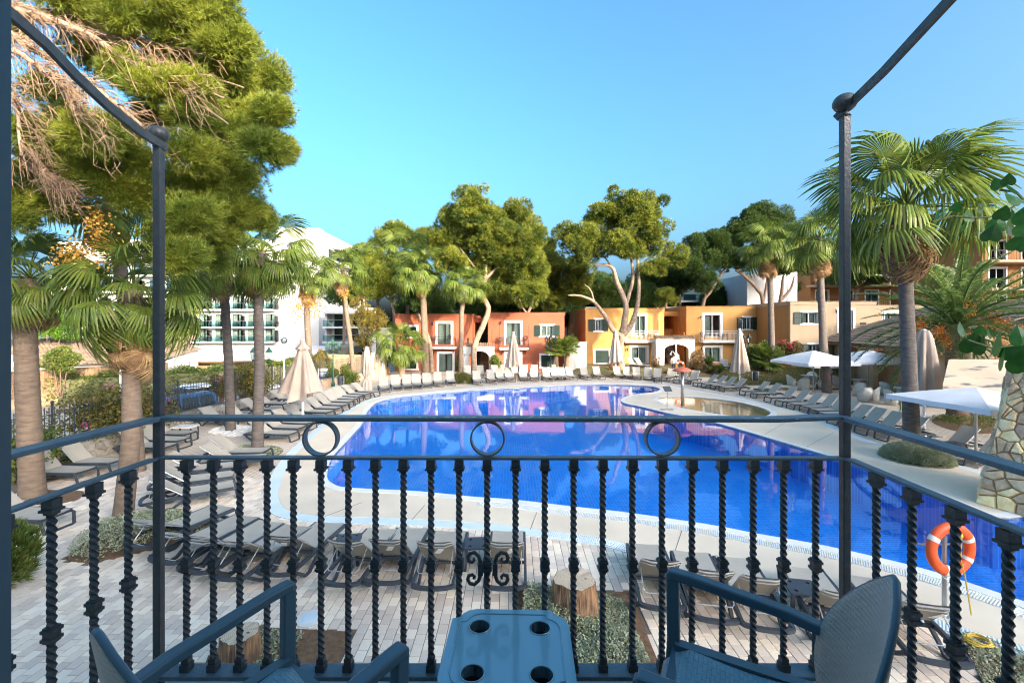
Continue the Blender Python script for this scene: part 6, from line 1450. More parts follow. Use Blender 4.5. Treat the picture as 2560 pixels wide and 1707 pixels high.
# ---------------------------------------------------------------- iron fence along the street wall
fn = thing('iron_fence', 'dark wrought-iron fence with pointed bars on the low stone wall', 'fence'); pk = MB(); pk.box(-.009,.009,-.009,.009,0,1.25); pk.lathe([(.008,1.25),(.026,1.29),(.006,1.38)], 5); pk.lathe([(.01,.28),(.022,.31),(.01,.34)], 5)
me_k = None; rl = MB(); rng_ = MB(); nb = 0; posts = MB()
for i in range(1, len(FENCE)-1):
    a, b_ = Vector((*FENCE[i],.58)), Vector((*FENCE[i+1],.58)); d = (b_-a); L_ = d.length; d /= L_; nn = Vector((d.y,-d.x,0)); a = a-nn*.17; b_ = b_-nn*.17
    for z in (.06,.22,1.12): rl.bar(a+Vector((0,0,z)), b_+Vector((0,0,z)), .03, .02)
    m = int(L_/.15)
    for k in range(m):
        p = a+d*(k+.5)*L_/m
        if nb < 290 and 13 < p.y < 40:
            if me_k is None: o = pk.build('picket', mt['iron'], fn); me_k = o.data; o.location = p
            else: inst('picket', me_k, fn, p)
            nb += 1
        r1 = .05; rng_.path([p+d*r1*math.cos(t_)+Vector((0,0,.14+r1*math.sin(t_))) for t_ in [math.pi*2*q/8 for q in range(9)]], .012, .012, tuple(nn)) if p.y < 22 else None
    pp = MB(); pp.bar(a, a+Vector((0,0,1.45)), .05, .05); pp.ell((a.x,a.y,a.z+1.5),.05,.05,.06,8,6); pp.build('post', mt['iron'], fn)
rl.build('rail', mt['iron'], fn); rng_.build('ring_band', mt['iron'], fn)
gt = thing('iron_gate', 'dark barred gate beyond the far-left palm trunk', 'gate', (-18.8,16.5,-.86), .9); b = MB()
for z in (.1,1.9): b.bar((-1.2,0,z),(1.2,0,z),.05,.05)
for x in (-1.2,1.2): b.bar((x,0,0),(x,0,2),.06,.06)
b.build('frame', mt['iron'], gt)
q = None
for k in range(1,16):
    if q is None: z = MB(); z.bar((0,0,.1),(0,0,1.9),.025,.025); q = z.build('bar', mt['iron'], gt); q.location = (-1.2+.15*k,0,0)
    else: inst('bar', q.data, gt, (-1.2+.15*k,0,0))
s = MB(); s.box(-.25,.25,-.04,-.02,1.1,1.4); s.build('sign_plate', mt['orange'], gt)

# ---------------------------------------------------------------- vehicles on the street
def wheel(p, x, y, z, r=.36, spare=False):
    e = bpy.data.objects.new('wheel', None); COL.objects.link(e); e.parent = p; e.location = (x,y,z); e.rotation_euler = (0,R(90),0)
    b = MB(); b.lathe([(r*.62,-.11),(r*.95,-.11),(r,-.06),(r,.06),(r*.95,.11),(r*.62,.11)], 20); b.build('tyre', mt['rubber'], e, smooth=False); b = MB(); b.lathe([(r*.1,-.115),(r*.6,-.10),(r*.62,.0),(r*.6,.10),(r*.1,.115)], 14); b.build('rim', mt['steel'], e); return e
def vehicle(label, loc, rz, paint, kind, name):
    """local: +Y forward, length L"""
    t = thing(name, label, 'vehicle', loc, rz); L_, w = 4.5, .86
    if kind == 'suv': prof = [(-2.15,.45),(-2.2,1.05),(-2.1,1.15),(-1.95,1.82),(-1.7,1.90),(.35,1.90),(.65,1.82),(1.1,1.16),(2.0,1.05),(2.2,.9),(2.25,.45)]
    elif kind == 'pickup': prof = [(-2.4,.5),(-2.42,1.1),(-.85,1.12),(-.75,1.75),(-.5,1.82),(.6,1.82),(.85,1.74),(1.3,1.18),(2.2,1.05),(2.4,.9),(2.42,.5)]
    else: prof = [(-2.0,.4),(-2.05,.95),(-1.9,1.05),(-1.35,1.42),(-.9,1.5),(.3,1.5),(.6,1.42),(1.2,1.0),(1.9,.88),(2.05,.7),(2.05,.4)]
    n = len(prof); b = MB(); hi = 1.14 if kind != 'car' else 1.02
    def wd(z): return w if z <= hi else w-.17*(z-hi)/.75
    b.v = [(-wd(z),y,z) for y,z in prof]+[(wd(z),y,z) for y,z in prof]; b.f = [tuple(range(n)), tuple(range(2*n-1,n-1,-1))]+[((i+1)%n,i,n+i,n+(i+1)%n) for i in range(n)]
    b.build('body', mt[paint], t, bevel=.05)
    zt_ = max(z for _, z in prof); zl = hi+.06; zh = zt_-.14
    segs = {'suv': [(-1.85,-1.05),(-.95,-.1),(0,.6)], 'pickup': [(-.62,.05),(.14,.85)], 'car': [(-1.1,-.25),(-.15,.5)]}[kind]
    for (y0,y1) in segs:
        for s in (-1,1):
            g = MB(); k = s; g.add([(k*(wd(zl)+.012),y0,zl),(k*(wd(zl)+.012),y1+(.25 if y1 == segs[-1][1] else 0),zl),(k*(wd(zh)+.012),y1,zh),(k*(wd(zh)+.012),y0+(.08 if y0 == segs[0][0] else 0),zh)], [(0,1,2,3) if s > 0 else (3,2,1,0)]); g.build('side_window', mt['cglass'], t)
    f = [p for p in prof]; i = max(k for k in range(n) if prof[k][1] > zt_-.2); (ya,za),(yb,zb) = prof[i], prof[i+1]; g = MB(); d = .014
    g.add([(-wd(za)+.08,ya+(yb-ya)*.1+d,za+(zb-za)*.1+d),(wd(za)-.08,ya+(yb-ya)*.1+d,za+(zb-za)*.1+d),(w-.1,ya+(yb-ya)*.92+d,za+(zb-za)*.92+d),(-w+.1,ya+(yb-ya)*.92+d,za+(zb-za)*.92+d)], [(3,2,1,0)]); g.build('windscreen', mt['cglass'], t)
    g = MB(); y = prof[2][0] if kind != 'pickup' else prof[2][0]; (ya,za),(yb,zb) = (prof[2],prof[3])
    g.add([(-.62,ya+(yb-ya)*.15-.014,za+(zb-za)*.15),(.62,ya+(yb-ya)*.15-.014,za+(zb-za)*.15),(.58,ya+(yb-ya)*.85-.014,za+(zb-za)*.85),(-.58,ya+(yb-ya)*.85-.014,za+(zb-za)*.85)], [(0,1,2,3)]); g.build('rear_window', mt['cglass'], t)
    for x in (-w+.06,w-.06):
        for y in (-1.4,1.45): wheel(t, x, y, .36)
    for s in (-1,1):
        g = MB(); g.box(s*.62-.14,s*.62+.14,prof[-2][0]-.02,prof[-2][0]+.03,.78,.92); g.build('headlight', mt['glass'], t); g = MB(); g.box(s*.7-.09,s*.7+.09,prof[1][0]-.03,prof[1][0]+.02,.75,1.0); g.build('tail_light', mt['orange'], t); g = MB(); g.box(s*(w+.02),s*(w+.2),.75,.85,1.12,1.3) if kind != 'car' else g.box(s*(w+.02),s*(w+.18),.65,.75,1.0,1.14); g.build('mirror', mt[paint], t)
    g = MB(); g.box(-.8,.8,prof[-1][0]-.05,prof[-1][0]+.08,.42,.62); g.build('bumper', mt['char'], t); g = MB(); g.box(-.8,.8,prof[0][0]-.08,prof[0][0]+.05,.42,.62); g.build('bumper', mt['char'], t)
    if kind == 'suv':
        r_ = MB()
        for x in (-.62,.62): r_.bar((x,-1.5,1.99),(x,.5,1.99),.04,.04)
        for k in range(7): r_.bar((-.62,-1.5+k*.33,2.01),(.62,-1.5+k*.33,2.01),.04,.03)
        r_.bar((-.62,-1.5,2.1),(.62,-1.5,2.1),.03,.03); r_.bar((-.62,.5,2.1),(.62,.5,2.1),.03,.03)
        for x in (-.62,.62):
            r_.bar((x,-1.5,2.1),(x,.5,2.1),.03,.03)
            for y in (-1.4,-.4,.45): r_.bar((x,y,1.85),(x,y,2.1),.03,.03)
        r_.build('roof_rack', mt['black'], t)
    if kind == 'pickup': e = wheel(t, -.0, -1.9, 1.12, .40); e.rotation_euler = (R(20),0,0)
    return t
vehicle('blue off-road car with a black roof rack behind the fence', (-16.5,21.8,-.70), R(166), 'bluecar', 'suv', 'off_road_car')
vehicle('white double-cab pickup behind the blue car', (-18.3,26.6,-.70), R(150), 'whitecar', 'pickup', 'pickup_truck')
vehicle('white parked car behind the fence, right of the second grey trunk', (-16.3,29.5,-.86), R(140), 'whitecar', 'car', 'parked_car')
vehicle('blue parked car mostly hidden behind the large parasol', (-15.6,33.6,-.86), R(145), 'bluecar', 'car', 'parked_car')

# ---------------------------------------------------------------- lamps, signs, bins, fountain, shower
def lantern(p, x, y, z, s=1.0, m='gpost'):
    b = MB(); b.lathe([(.05*s,-.02*s),(.09*s,0),(.15*s,.34*s)], 6, (x,y,z)); b.build('glass', mt['glass'], p); b = MB(); b.lathe([(.18*s,.34*s),(.16*s,.37*s),(.06*s,.50*s),(.02*s,.58*s)], 6, (x,y,z)); b.lathe([(.06*s,-.08*s),(.09*s,0)], 6, (x,y,z))
    for k in range(6): a = k*math.pi/3; b.bar((x+.09*s*math.cos(a),y+.09*s*math.sin(a),z),(x+.15*s*math.cos(a),y+.15*s*math.sin(a),z+.34*s),.014,.014)
    b.build('lantern_cap', mt[m], p)
def lamp_post(label, px, py, Y, ztop, n, m='gpost', s=1.0, arm=.42, base=0):
    x = Wp(px,0,Y)[0]; t = thing('lamp_post', label, 'street lamp', (x,Y,base)); b = MB(); b.lathe([(.14,0),(.14,.25),(.09,.35),(.07,.9),(.05,1.0),(.045,ztop-.55)], 10); b.build('post', mt[m], t)
    a_ = MB()
    for k in range(n):
        a = (0,math.pi)[k] if k < 2 else math.pi/2
        if k < 2: a_.tube([(0,0,ztop-.75),(arm*.5*math.cos(a),0,ztop-.95),(arm*math.cos(a),0,ztop-.78),(arm*math.cos(a),0,ztop-.55)], .018, 6); lantern(t, arm*math.cos(a), 0, ztop-.5, s, m)
        else: lantern(t, 0, 0, ztop-.45+.1, s, m)
    if n: a_.build('arm', mt[m], t)
    return t
lamp_post('green lamp post with three lanterns between the leafy shrubs', 833, 0, 34, hz(862,34,0), 3, 'gpost', 1.25, .42)
lamp_post('green lamp post with two lanterns behind the light green palm trunk', 653, 0, 27.5, hz(878,27.5,-.8), 2, 'gpost', 1.3, .47, -.8)
lamp_post('black lamp post with three lanterns before the right terracotta house', 1377, 0, 42, hz(845,42,0), 3, 'black', 1.2, .40)
lamp_post('black lamp post with two lanterns beside the glossy shrub', 1866, 0, 39.5, hz(842,39.5,0), 2, 'black', 1.3, .24)
for (px,py,Y,lab) in [(710,851,37,'tall street lamp with silver-topped globe left of the large parasol'),(301,878,30,'street lamp with clear globe behind the mulch-bed palm')]:
    c = Wp(px,py,Y); t = thing('globe_street_lamp', lab, 'street lamp', (c[0],Y,-.86)); h = c[2]+.86; b = MB(); b.tube([(0,0,0),(0,0,h-.2)], [.07,.05], 8); b.build('post', mt['wmetal'], t); b = MB(); b.ell((0,0,h),.25,.25,.25,14,9); b.build('globe', mt['glass'], t, smooth=True); b = MB(); b.lathe([(.255,0),(.235,.10),(.16,.2),(.02,.26)], 14, (0,0,h)); b.build('reflector', mt['steel'], t, smooth=True)
t = thing('notice_board', 'blue and white notice board on the fence left of the leafy shrubs', 'sign', Wp(807,938,37), .3); b = MB(); b.box(-.38,.38,-.03,.03,-.5,.55); b.build('board', mt['white'], t); b = MB(); b.box(-.36,.36,-.042,-.032,-.46,-.12); b.box(-.3,-.05,-.042,-.032,.05,.1); b.box(.02,.3,-.042,-.032,.05,.1); b.box(-.3,.3,-.042,-.032,.25,.31); b.build('print', mt['bluesign'], t); b = MB()
for x in (-.36,.36): b.bar((x,.04,-1.3),(x,.04,.55),.04,.04)
b.build('posts', mt['steel'], t)
def bin_(label, px, py):
    t = thing('litter_bin', label, 'bin', Gp(px,py)); b = MB(); b.lathe([(.16,.28),(.19,.30),(.20,.80),(.21,.82)], 14); b.build('bucket', mt['char'], t); b = MB()
    for x in (-.25,.25): b.bar((x,0,0),(x,0,.92),.04,.04)
    b.bar((-.25,0,.9),(.25,0,.9),.03,.03); b.build('frame', mt['alu'], t); b = MB(); b.lathe([(.22,.82),(.2,.90),(.05,.95)], 14); b.build('lid', mt['char'], t)
bin_('dark litter bin at the foot of the sunlit shrubs', 851, 972); bin_('dark litter bin in a pale frame on the path by the dark palm', 1889, 957)
t = thing('info_sign', 'small dark information plate on a thin stand by the paddling pool', 'sign', Gp(1668,1024,.022)); b = MB(); b.box(-.3,.3,-.2,.2,0,.03); b.build('foot', mt['steel'], t); b = MB(); b.tube([(0,0,.03),(0,0,1.05)], .022, 8); b.build('pole', mt['steel'], t); b = MB(); b.box(-.24,.24,-.02,.0,-.16,.16); o = b.build('plate', mt['char'], t); o.location = (0,-.02,1.12); o.rotation_euler = (R(-40),0,R(20))
x, y, _ = Gp(1706,1003,-.02); t = thing('mushroom_fountain', 'salmon mushroom-shaped shower standing in the paddling pool', 'fountain', (x,y,-.28)); zc = hz(926,y,-.28); b = MB(); b.tube([(0,0,0),(0,0,zc)], .10, 14); b.build('pole', mt['steel'], t, smooth=True); b = MB(); b.lathe([(.05,-.04),(.56,-.04),(.58,0),(.50,.07),(.30,.16),(.1,.21),(.02,.215)], 24, (0,0,zc)); b.build('cap', mt['redcap'], t, smooth=True)
def buoy_mesh(R1=.36, r=.095): 
    b = MB(); n, m = 32, 10; b.v = [((R1+r*math.cos(2*math.pi*j/m))*math.cos(2*math.pi*i/n), r*.8*math.sin(2*math.pi*j/m), (R1+r*math.cos(2*math.pi*j/m))*math.sin(2*math.pi*i/n)) for i in range(n) for j in range(m)]; b.f = [(i*m+j,((i+1)%n)*m+j,((i+1)%n)*m+(j+1)%m,i*m+(j+1)%m) for i in range(n) for j in range(m)]; return b
def band(R1, r, a0, a1):
    b = MB(); n, m = 5, 12; b.v = [((R1+r*1.04*math.cos(2*math.pi*j/m))*math.cos(a0+(a1-a0)*i/n), r*.84*math.sin(2*math.pi*j/m), (R1+r*1.04*math.cos(2*math.pi*j/m))*math.sin(a0+(a1-a0)*i/n)) for i in range(n+1) for j in range(m)]; b.f = [(i*m+j,(i+1)*m+j,(i+1)*m+(j+1)%m,i*m+(j+1)%m) for i in range(n) for j in range(m)]; return b
t = thing('lifebuoy', 'far lifebuoy with white bands behind the salmon mushroom shower', 'lifebuoy', Wp(1700,914,36)); b = buoy_mesh(.30,.08); b.build('ring', mt['orange'], t, smooth=True)
for a in (0.8,2.3,3.9,5.4): band(.30,.08,a-.12,a+.12).build('band', mt['white'], t, smooth=True)
b = MB(); b.tube([(0,.08,-.35),(0,.08,-Wp(1700,914,36)[2])], .03, 8); b.build('stand', mt['steel'], t)
t = thing('outdoor_shower', 'white outdoor shower column with curved arm before the ochre arch', 'shower', (Wp(1690,0,41.5)[0],41.5,.05)); b = MB(); b.tube([(0,0,0),(0,0,2.95)], .05, 10); b.tube([(0,0,1.75),(-.28,-.1,2.15),(-.45,-.15,2.2),(-.55,-.15,1.95)], .028, 8); b.lathe([(.02,.05),(.10,0),(.10,-.03)], 10, (-.55,-.15,1.92)); b.build('column', mt['wmetal'], t); b = MB(); b.box(-.3,.3,-.3,.3,0,.05); b.build('tray', mt['conc'], t)
# people
def person(label, loc, rz, shirt):
    t = thing('person', label, 'person', loc, rz); P = {'pelvis':(0,0,.93),'waist':(0,0,1.08),'chest':(0,0,1.30),'neck':(0,0,1.47),'head':(0,.01,1.58),'top':(0,.01,1.68)}
    J = [(0,0,.95),(0,0,1.10),(0,.0,1.30),(0,0,1.44),(0,.01,1.50),(0,.02,1.60),(0,.02,1.70),(-.18,0,1.40),(-.24,.02,1.14),(-.20,.14,.93),(-.18,.2,.86),(.18,0,1.40),(.25,.02,1.14),(.22,.10,.92),(.21,.14,.84),(-.09,0,.88),(-.10,.03,.48),(-.10,0,.08),(-.10,.13,.03),(.09,0,.88),(.11,-.02,.48),(.12,-.02,.08),(.12,.11,.03)]
    E_ = [(0,1),(1,2),(2,3),(3,4),(4,5),(5,6),(3,7),(7,8),(8,9),(9,10),(3,11),(11,12),(12,13),(13,14),(0,15),(15,16),(16,17),(17,18),(0,19),(19,20),(20,21),(21,22)]
    Rd = [.15,.13,.16,.10,.055,.10,.06,.065,.045,.035,.035,.065,.045,.035,.035,.09,.06,.045,.035,.09,.06,.045,.035]
    def skin(name, idx, m, grow=1.0):
        mp = {k:i for i,k in enumerate(idx)}; me = bpy.data.meshes.new(name); me.from_pydata([J[k] for k in idx], [(mp[a],mp[b]) for a,b in E_ if a in mp and b in mp], []); o = link(name, me, m, t)
        sk = o.modifiers.new('skin','SKIN'); sv = me.skin_vertices[0].data
        for k in idx: sv[mp[k]].radius = (Rd[k]*grow, Rd[k]*grow*.85)
        sv[0].use_root = True; s = o.modifiers.new('sub','SUBSURF'); s.levels = 1; s.render_levels = 1
    skin('body', list(range(23)), mt['skin']); skin('shirt', [0,1,2,3,7,8,11,12], mt[shirt], 1.12); skin('trousers', [0,15,16,17,19,20,21], mt['trou'], 1.14)
    h = MB(); h.ell((0,-.01,1.63),.105,.115,.10,10,7); h.build('hair', mt['hair'], t, smooth=True)
person('standing person in patterned pale shirt and dark trousers beside the outdoor shower', (Wp(1684,0,42.5)[0],42.5,.12), 2.9, 'shirt')
person('standing person in a pale blue shirt behind the outdoor shower column', (Wp(1692,0,43.2)[0],43.2,.4), -2.7, 'shirt2')

# lifebuoy on its stand, lower right
x, y, _ = Gp(2361,1541); t = thing('lifebuoy_stand', 'grey steel lifebuoy stand beside the near pool edge', 'stand', (x,y,0)); b = MB(); b.tube([(0,0,0),(0,0,1.25)], .032, 12); b.lathe([(.10,0),(.10,.02),(.035,.03)], 14); b.build('pole', mt['steel'], t, smooth=False); b = MB(); b.bar((-.38,.02,1.12),(.38,.02,1.12),.05,.012); b.build('cross_bar', mt['steel'], t)
l = thing('lifebuoy', 'orange lifebuoy with white bands hanging on its steel stand', 'lifebuoy', (x,y-.10,1.10), .12); buoy_mesh(.335,.082).build('ring', mt['orange'], l, smooth=True)
for a in (R(25),R(150),R(255),R(330)): band(.335,.082,a-.10,a+.10).build('band', mt['white'], l, smooth=True)
b = MB(); b.tube([(.02,-.09,.42),(-.02,-.10,.40),(.03,-.11,.28),(.06,-.10,.10),(.05,-.1,-.1),(.12,-.1,-.35),(.22,-.08,-.75),(.3,-.05,-1.0)], .011, 6); b.ell((.05,-.10,.24),.03,.03,.05,8,6); b.build('rope', mt['rope'], l)
b = MB(); b.tube([(-.40+.8*k/12,-.02,-.06-.42*math.sin(math.pi*k/12)) for k in range(13)], .006, 5); b.build('grab_line', mt['white'], l)
x2, y2, _ = Gp(2445,1615); t = thing('rope_coil', 'coiled yellow rope lying beside the lounger under the lifebuoy', 'rope', (x2,y2,.06)); b = MB(); b.tube([((.17-.003*k/4)*math.cos(k*.5)+.02*math.sin(k*.13),(.12)*math.sin(k*.5),.012*math.sin(k*.9)+.004*k/6) for k in range(70)], .011, 5); b.build('coil', mt['rope'], t)
# stumps
def stump(label, px, py, r, h):
    x, y, _ = Gp(px,py); t = thing('tree_stump', label, 'tree stump', (x,y,0)); n = 120; b = MB(); rows = [(1.20,-.05),(1.10,h*.25),(1.04,h*.55),(1.0,h*.85),(.975,h)]; rr = random.Random(int(px)); ph = [rr.uniform(0,6) for _ in range(6)]
    def rad(a, k, z): return r*k*(1+.035*math.sin(3*a+ph[0])+.04*math.sin(5*a+ph[1]))+.016*abs(math.sin(13*a+ph[2]+1.2*math.sin(4*a+z*5)))+.011*abs(math.sin(29*a+ph[3]+z*3))
    b.v = [(rad(a,k,z)*math.cos(a),rad(a,k,z)*math.sin(a),z+(.008*math.sin(9*a+ph[4]) if z == h else 0)) for k,z in rows for a in [2*math.pi*i/n for i in range(n)]]
    m_ = len(rows)-1; b.f = [(j*n+i,j*n+(i+1)%n,(j+1)*n+(i+1)%n,(j+1)*n+i) for j in range(m_) for i in range(n)]; b.build('bark', mt['stumpbark'], t); c = MB(); top = [(v[0]*.985,v[1]*.985,v[2]) for v in b.v[m_*n:]]; c.v = [(p[0],p[1],p[2]+.002) for p in top]+[(p[0]*.5,p[1]*.5,h+.010+.006*math.sin(i*.4)) for i,p in enumerate(top)]+[(0,0,h-.014)]; c.f = [(i,(i+1)%n,n+(i+1)%n,n+i) for i in range(n)]+[(n+i,n+(i+1)%n,2*n) for i in range(n)]; c.build('cut_face', mt['ringwood'], t, smooth=True)
    q = MB(); q.ell((r*.55,-r*.1,h+.012), .025, .02, .008, 8, 5); q.build('knot', mt['wood'], t)
mt['stumpbark'] = M('stump_bark', (.36,.21,.105), .95, (.10,.065,.045), 9, bump=1.0, bscale=22, stretch=(1.3,1.3,.35), detail=10)
m = M('ring_wood', (.5,.4,.28), .85); n_ = m.node_tree.nodes; L_ = m.node_tree.links.new; tc = n_.new('ShaderNodeTexCoord'); wv = n_.new('ShaderNodeTexWave'); wv.wave_type = 'RINGS'; wv.rings_direction = 'Z'; wv.inputs['Scale'].default_value = 14; wv.inputs['Distortion'].default_value = 3.5; wv.inputs['Detail'].default_value = 3; rp = n_.new('ShaderNodeValToRGB'); rp.color_ramp.elements[0].color = (.40,.30,.19,1); rp.color_ramp.elements[1].color = (.56,.46,.33,1); L_(tc.outputs['Object'], wv.inputs['Vector']); L_(wv.outputs['Fac'], rp.inputs[0]); L_(rp.outputs[0], n_['Principled BSDF'].inputs['Base Color']); mt['ringwood'] = m
stump('large sawn tree stump standing in the near planting bed', 1436, 1524, .315, .50); stump('smaller pale tree stump half hidden behind the left chair arm', 600, 1655, .215, .40)
x, y, _ = Gp(775,1546); t = thing('ground_spotlight', 'round pale spotlight set into the brick paving', 'light', (x,y,0)); b = MB(); b.lathe([(.21,-.01),(.21,.012),(.15,.02)], 24); b.build('bezel', mt['white'], t); b = MB(); b.lathe([(.15,.015),(.10,.028),(.01,.03)], 24); b.build('lens', mt['drain'], t)

# ---------------------------------------------------------------- balcony railing
YB = 1.78; rail = thing('balcony_railing', 'wrought-iron balcony railing with twisted bars, rings and tall corner posts', 'railing')
def bz(py): return H-(py-HY)/F*YB
def bx(px): return (px-CX)/F*YB
xl, xr = bx(397), bx(2112); ztop = bz(1044); zmid = bz(1143); zbot = bz(1679)
b = MB(); b.path([(xl,YB,ztop),(bx(1000),YB,ztop-.002),(bx(1940),YB+.006,ztop-.007),(bx(2010),YB+.004,ztop-.002),(xr,YB,ztop+.004)], .060, .016); b.build('hand_rail', mt['rail'], rail, bevel=.004)
ch = MB(); rc = random.Random(4)
for k in range(46):
    x = bx(rc.choice((1000,1180,1400,1560,1900,1960))+rc.uniform(-120,120)); y = YB+rc.uniform(-.028,.02); w_ = rc.uniform(.002,.012); d_ = rc.uniform(.001,.003)
    zz = ztop+.0082-(.002 if x < bx(1000) else .002+.005*min(1,max(0,(x-bx(1000))/(bx(1940)-bx(1000))))); ch.add([(x-w_,y-d_,zz),(x+w_*.7,y-d_*1.3,zz),(x+w_,y+d_,zz),(x-w_*.5,y+d_*1.2,zz)], [(0,1,2,3)])
tag(ch.build('paint_chips', mt['paper'], rail), kind='stuff')
b = MB(); b.bar((xl,YB,zmid),(xr,YB,zmid-.003),.036,.010); b.build('middle_rail', mt['rail'], rail, bevel=.003)
b = MB(); b.bar((xl,YB,zbot),(xr,YB,zbot),.075,.018); b.build('bottom_rail', mt['rail'], rail, bevel=.003)
for x, dx in ((xl,-.045),(xr,-.06)):
    for nm, z, w, h in (('hand_rail',ztop,.060,.016),('middle_rail',zmid,.036,.010),('bottom_rail',zbot,.06,.018)):
        q = MB(); q.bar((x,YB-.024,z),(x+dx,.50,z),w,h); q.build(nm, mt['rail'], rail, bevel=.003)
def twisted(h, turns, s=.0185, n=160):
    b = MB(); vs = []
    for j in range(n+1):
        a = 2*math.pi*turns*j/n; z = -h*j/n
        for k in range(4): vs.append((s/2*1.414*math.cos(a+k*math.pi/2+.785), s/2*1.414*math.sin(a+k*math.pi/2+.785), z))
    b.add(vs, [(j*4+k,(j+1)*4+k,(j+1)*4+(k+1)%4,j*4+(k+1)%4) for j in range(n) for k in range(4)]); return b
hb = zmid-zbot-.018; BAL = None
cap_ = MB(); cap_.box(-.0165,.0165,-.0165,.0165,-.030,0); cap_.box(-.021,.021,-.021,.021,-.038,-.030); cap_.box(-.0135,.0135,-.0135,.0135,-.048,-.038)
mid_ = MB(); mid_.box(-.0145,.0145,-.0145,.0145,-.024,.024); mid_.box(-.0185,.0185,-.0185,.0185,-.018,-.008); mid_.box(-.0185,.0185,-.0185,.0185,.008,.018)
ft_ = MB(); ft_.box(-.0175,.0175,-.0175,.0175,0,.028); ft_.box(-.0135,.0135,-.0135,.0135,.028,.05)
bal_n = 0
def baluster(x, y, sc_=1.0):
    global BAL, bal_n
    if BAL is None:
        BAL = twisted(hb, 8.5).build('baluster', mt['iron'], rail); c = cap_.build('cap', mt['iron'], BAL); m_ = mid_.build('collar', mt['iron'], BAL); m_.location = (0,0,-hb*.50); f_ = ft_.build('foot', mt['iron'], BAL); f_.location = (0,0,-hb); o = BAL
    else: o = dup(BAL, rail)
    o.location = (x,y,zmid-.009); o.rotation_euler = (0,0,0); return o
for px in (467,534,600,668,734,803,871,939,1009,1078,1148,1218,1289,1362,1434,1507,1581,1655,1730,1806,1883,1959,2039): baluster(bx(px), YB)
for k, y in enumerate((1.645,1.515,1.38,1.25,1.12,.99,.86,.73)): baluster(xl-.035*(1.78-y), y)
for k, y in enumerate((1.616,1.464,1.313,1.167,1.02,.875,.73)): baluster(xr-.047*(1.78-y), y)
for px, r in ((803,.0665),(1219,.066),(1655,.068)):
    z = (ztop-.012+zmid+.008)/2; rr = (ztop-zmid-.02)/2; q = MB(); n = 36; vs = []
    for i in range(n):
        a = 2*math.pi*i/n
        for (k, yy) in ((rr,-.018),(rr,.018),(rr-.006,.018),(rr-.006,-.018)): vs.append((bx(px)+k*math.cos(a),YB+yy,z+k*math.sin(a)))
    q.add(vs, [(i*4+k,((i+1)%n)*4+k,((i+1)%n)*4+(k+1)%4,i*4+(k+1)%4) for i in range(n) for k in range(4)]); q.build('ring', mt['rail'], rail)
# scroll ornament
zc = bz(1416); xc = bx(1220)
for sx in (-1,1):
    for sz in (-1,1):
        pts = [(0.026,-.004),(0.028,.0),(.030,.03),(.036,.048),(.052,.062),(.070,.058),(.078,.042),(.074,.028),(.060,.024),(.052,.032),(.056,.040)]
        q = MB(); q.tube([(xc+sx*px_,YB-.012,zc+sz*pz) for px_,pz in pts], [.0075]*8+[.0065,.006,.005], 8); q.build('scroll', mt['iron'], rail, smooth=True)
    q = MB(); q.box(xc+sx*.028-.010,xc+sx*.028+.010,YB-.026,YB+.0,zc-.022,zc+.022); q.build('scroll_clip', mt['iron'], rail)
# posts, finials, canopy bars
for px, ptop, pf, rad in ((397,369,336,.034),(2110,292,258,.039)):
    x = xl if px < 1000 else xr; zt2 = bz(ptop); q = MB(); q.box(x-.0145,x+.0145,YB-.0145,YB+.0145,2.9,zt2); q.build('post', mt['iron'], rail, bevel=.003)
    q = MB(); q.lathe([(.022,0),(.014,.012),(.012,.03)], 12, (x,YB,zt2)); q.ell((x,YB,bz(pf)), rad*1.08, rad*1.08, rad*.92, 20, 12); q.build('finial', mt['iron'], rail, smooth=True)
q = MB(); q.path([(xl+.012,YB+.02,5.205),(-1.38,1.678,5.224),(-1.38,1.552,5.253),(-1.38,1.442,5.292),(-1.38,1.348,5.335),(-1.385,1.227,5.371),(-1.39,.85,5.47),(-1.40,.475,5.54)], .016, .030); q.build('canopy_bar', mt['iron'], rail)
q = MB(); q.path([(xr-.012,YB+.03,5.325),(1.31,1.758,5.362),(1.31,1.688,5.378),(1.31,1.603,5.398),(1.305,1.357,5.473),(1.30,.9,5.60),(1.30,.475,5.70)], .016, .030); q.build('canopy_bar', mt['iron'], rail)

